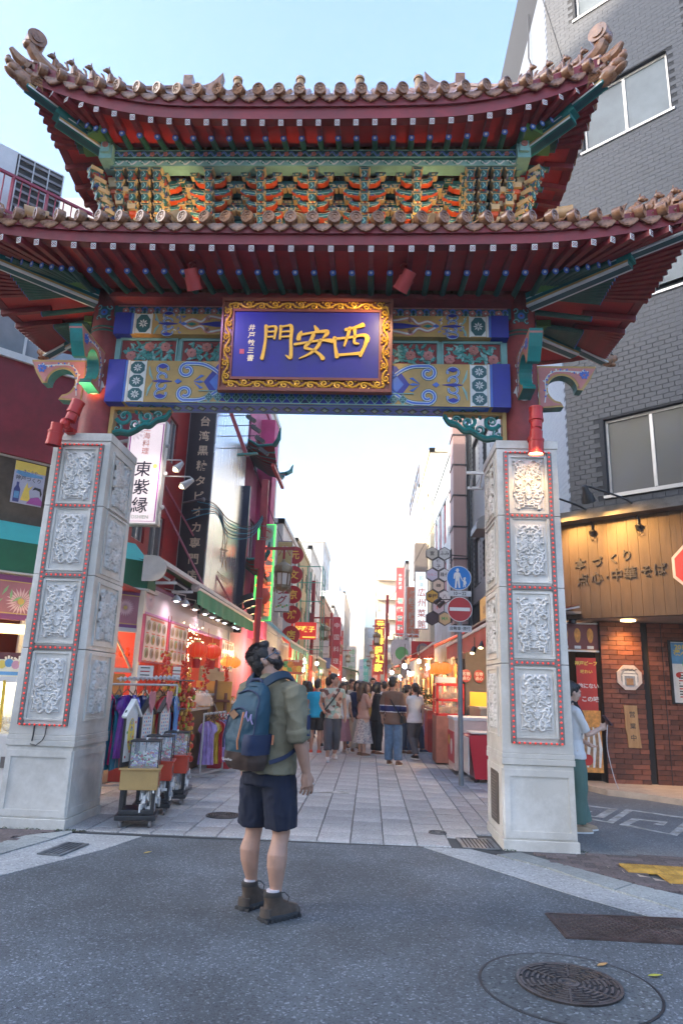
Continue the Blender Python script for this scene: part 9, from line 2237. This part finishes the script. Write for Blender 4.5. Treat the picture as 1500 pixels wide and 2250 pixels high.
# boots
m_boot = M('boot_brown', (.07,.045,.03), .65, var=.3, scale=14, dirt=.3, bump=.2, bscale=90); m_bsole = M('boot_sole', (.022,.022,.024), .7); m_cuff = M('boot_cuff', (.03,.024,.02), .7); m_sock = M('sock', (.5,.45,.46), .8)
for s, (kn, an), rot in zip((1,-1), m_legs, (-.28,-.0)):
 an = Vector(an); T_ = S @ Matrix.Translation((an.x,an.y+.0,0)) @ Matrix.Rotation(rot,4,'Z')
 q = MB(T_); q.loft([(0,.045,.022,.049,.140),(0,.047,.045,.050,.140),(0,.042,.07,.048,.128),(0,.012,.092,.044,.090),(0,-.012,.115,.044,.066),(0,-.022,.14,.046,.060),(0,-.024,.155,.045,.058)], 22, p=2.3); b_ = q.build('boot', m_boot, man)
 q = MB(T_); q.loft([(0,.045,0,.052,.146),(0,.047,.012,.055,.150),(0,.047,.03,.054,.147),(0,.046,.036,.050,.141)], 22, p=2.5)
 for i in range(9): q.box((0,-.085+.031*i,.010),(.116,.014,.02))
 q.build('sole', m_bsole, b_)
 q = MB(T_); q.loft([(0,-.022,.138,.049,.062),(0,-.024,.15,.051,.064),(0,-.024,.166,.047,.060)], 18); q.build('cuff', m_cuff, b_)
 q = MB(T_); q.loft([(0,.155,.03,.047,.035),(0,.158,.05,.042,.03),(0,.15,.066,.03,.022)], 14); q.build('toe_cap', M('boot_dark', (.06,.042,.03), .6), b_); q = MB(T_); q.loft([(0,-.07,.03,.048,.034),(0,-.072,.075,.044,.028)],14); q.build('heel_cap', M('boot_dark', (.06,.042,.03), .6), b_)
 q = MB(T_);
 for i in range(6):
  z, y = .084+.013*i, .072-.016*i; q.tube([(-.028,y-.004,z),(0,y+.008,z+.006),(.028,y-.004,z+.012)],.0035,5); q.tube([(.028,y-.004,z),(0,y+.008,z+.006),(-.028,y-.004,z+.012)],.0035,5)
 for sx in (-1,1): q.tube([(0,.0,.16),(sx*.03,.05,.155),(sx*.045,.075,.13),(sx*.04,.07,.10)],.0035,5)
 q.build('lace', m_black, b_)
 q = MB(T_); q.loft([(0,-.02,.15,.042,.048),(0,-.02,.178,.041,.044)],14); q.build('sock', m_sock, man)
flush()
# backpack
m_bp = M('pack_teal', (.008,.046,.072), .6, var=.18, scale=8, bump=.25, bscale=180); m_bpn = M('pack_navy', (.01,.019,.055), .65, var=.15); m_bpb = M('pack_brown', (.055,.032,.024), .65, var=.25, scale=14); m_bps = M('pack_strap', (.011,.03,.052), .7, var=.15); m_cord = M('pack_orange', (.45,.16,.07), .6)
bp = thing('backpack', 'teal blue backpack with a brown base and leather diamond patch on the man', 'backpack', (MX,MY,0), rz)
S2 = S @ Matrix.Translation((-.03,0,0)) @ Matrix.Rotation(.03,4,'Y')
def packsec(z):
 u = (z-.90)/.53; w_ = np.interp(u,[0,.1,.35,.7,.9,1],[.115,.140,.147,.138,.112,.08]); d_ = np.interp(u,[0,.1,.35,.7,.9,1],[.08,.098,.108,.09,.06,.035]); return w_, d_
def lump(z0, z1, n, mat, name, grow=0, par=bp):
 q = MB(S2); secs = []
 for i in range(n+1):
  z = z0+(z1-z0)*i/n; w_, d_ = packsec(z); secs.append((0,-.150-d_,z,w_+grow,d_+grow))
 q.loft(secs, 56, p=3.0)
 for i in range(len(q.v)):
  v = Vector(q.v[i]); nn = abs(noise.noise(v*8))+.5*abs(noise.noise(v*19+Vector((2,0,0)))); q.v[i] = tuple(v+Vector((nn*.01*(-1 if v.x > 0 else 1), nn*.03, 0)))
 return q.build(name, mat, par)
pk = lump(1.0,1.43,34,m_bp,'main_compartment'); lump(.90,1.012,5,m_bpb,'base',.003)
q = MB(S2); q.loft([(0,-.1505-.035,1.425,.076,.036),(0,-.186,1.444,.06,.025),(0,-.186,1.452,.028,.01)],24,p=2.6); q.build('top_panel', m_bp, bp)
# front pocket seam, zips, patch, side pocket, cords
def back_y(x, z): w_, d_ = packsec(z); return -.150-d_-d_*max(0,1-abs(x/w_)**3)**(1/3)
q = MB(S2); pth = [(-.115,1.03),(-.11,1.17),(-.085,1.25),(0,1.285),(.075,1.25)]; q.tube([(x,back_y(x,z)-.002,z) for x, z in smooth_path(pth,5)], .006, 6); q.tube([(x,back_y(x,z)-.002,z) for x, z in smooth_path([(-.09,1.37),(0,1.395),(.09,1.36),(.118,1.26),(.128,1.08)],5)], .006, 6); q.build('zip_seam', m_bpn, bp)
q = MB(S2); yb = back_y(-.04,1.24)-.003; F = frame((-.045,yb,1.24),(1,-.0,0),(0,-.12,1)); q.prism([(-.042,0),(0,-.032),(.042,0),(0,.032)], F, 0, .006); q.build('leather_patch', M('patch_leather', (.24,.12,.06), .5), bp)
q = MB(S2); q.tube([(x,back_y(x,z)-.006,z) for x, z in ((.035,1.26),(.035,1.18),(.03,1.08),(.032,1.03))], .0065, 6); q.tube([(.142,-.15,1.12),(.147,-.16,1.06)],.008,6); q.build('orange_zip', m_cord, bp)
q = MB(S2)
for x0, z0 in ((.06,1.265),(.095,1.25)): q.tube(smooth_path([(x0,back_y(x0,z0)-.008,z0),(x0+.01,back_y(x0,z0)-.02,z0-.03),(x0+.025,back_y(x0,z0)-.015,z0-.06)],3), .0045, 5); q.tube(smooth_path([(x0,back_y(x0,z0)-.008,z0),(x0-.008,back_y(x0,z0)-.02,z0-.04)],3), .0045, 5)
q.build('zip_cord', M('cord_violet', (.25,.2,.35), .6), bp)
q = MB(S2); secs = []
for i in range(9):
 z = 1.0+.125*i/8; w_, d_ = packsec(z); secs.append((.088+.012*(i/8),-.150-d_*.98,z,w_-.086-.008*(i/8),d_*1.02+.005))
q.loft(secs, 24, p=3.0)
for i in range(len(q.v)): v = Vector(q.v[i]); q.v[i] = tuple(v+Vector((1,-1,0))*noise.noise(v*16)*.005)
q.build('side_pocket', m_bpn, bp)
q = MB(S2); F = frame((-.06,back_y(-.06,.955)-.006,.962),(1,0,0),(0,0,1)); write(q, 'Quechua', F, 0, 0, .024, 0, .004); q.build('lettering', m_wp, bp)
def strap_band(pts, w_, th, mat, name):
 pts = [Vector(p) for p in smooth_path(pts,6)]; q = MB(S); L, Rr, N = [], [], []
 for i, p in enumerate(pts):
  tn_ = (pts[min(i+1,len(pts)-1)]-pts[max(i-1,0)]).normalized(); c0 = Vector((0,0,p.z-.12)) if p.z > 1.38 else Vector((0,0,p.z)); out = (p-c0).normalized(); sd = tn_.cross(out).normalized()
  L.append(p+sd*w_/2); Rr.append(p-sd*w_/2); N.append(out*th)
 k_ = len(pts); q.add(L+Rr+[a+n_ for a, n_ in zip(L,N)]+[a+n_ for a, n_ in zip(Rr,N)], [f for i in range(k_-1) for f in ((2*k_+i,2*k_+i+1,3*k_+i+1,3*k_+i),(i,2*k_+i,2*k_+i+1,i+1) if False else (i,i+1,2*k_+i+1,2*k_+i),(k_+i+1,k_+i,3*k_+i,3*k_+i+1))], 0, True); return q.build(name, mat, bp, bevel=.003)
for s in (1,-1):
 strap_band([(s*.03,-.185,1.385),(s*.062,-.168,1.435),(s*.108,-.100,1.488),(s*.132,-.01,1.495),(s*.14,.085,1.42),(s*.145,.14,1.30),(s*.165,.14,1.17),(s*.205,.09,1.07)], .062, .016, m_bps, 'shoulder_strap')
 strap_band([(s*.205,.09,1.075),(s*.224,.0,1.03),(s*.205,-.09,.98),(s*.14,-.17,.945)], .026, .006, m_bpn, 'lower_strap')
q = MB(S); q.tube(smooth_path([(-.05,-.19,1.40),(-.045,-.178,1.455),(0,-.172,1.468),(.045,-.178,1.455),(.05,-.19,1.40)],5), .012, 8); q.build('grab_handle', m_bpn, bp)
# ================================================================== AIR
hb = MB(); hb.box2((-75,-70,-1.2),(30,258,46)); hz = hb.build('haze', M('haze', (1,1,1)), kind='stuff')
hm = hz.data.materials[0]; hm.node_tree.nodes.clear(); ho = hm.node_tree.nodes.new('ShaderNodeOutputMaterial'); hv = hm.node_tree.nodes.new('ShaderNodeVolumePrincipled')
hv.inputs['Color'].default_value = (1,.95,.89,1); hv.inputs['Density'].default_value = .0017; hv.inputs['Anisotropy'].default_value = 0; hm.node_tree.links.new(hv.outputs[0], ho.inputs['Volume'])
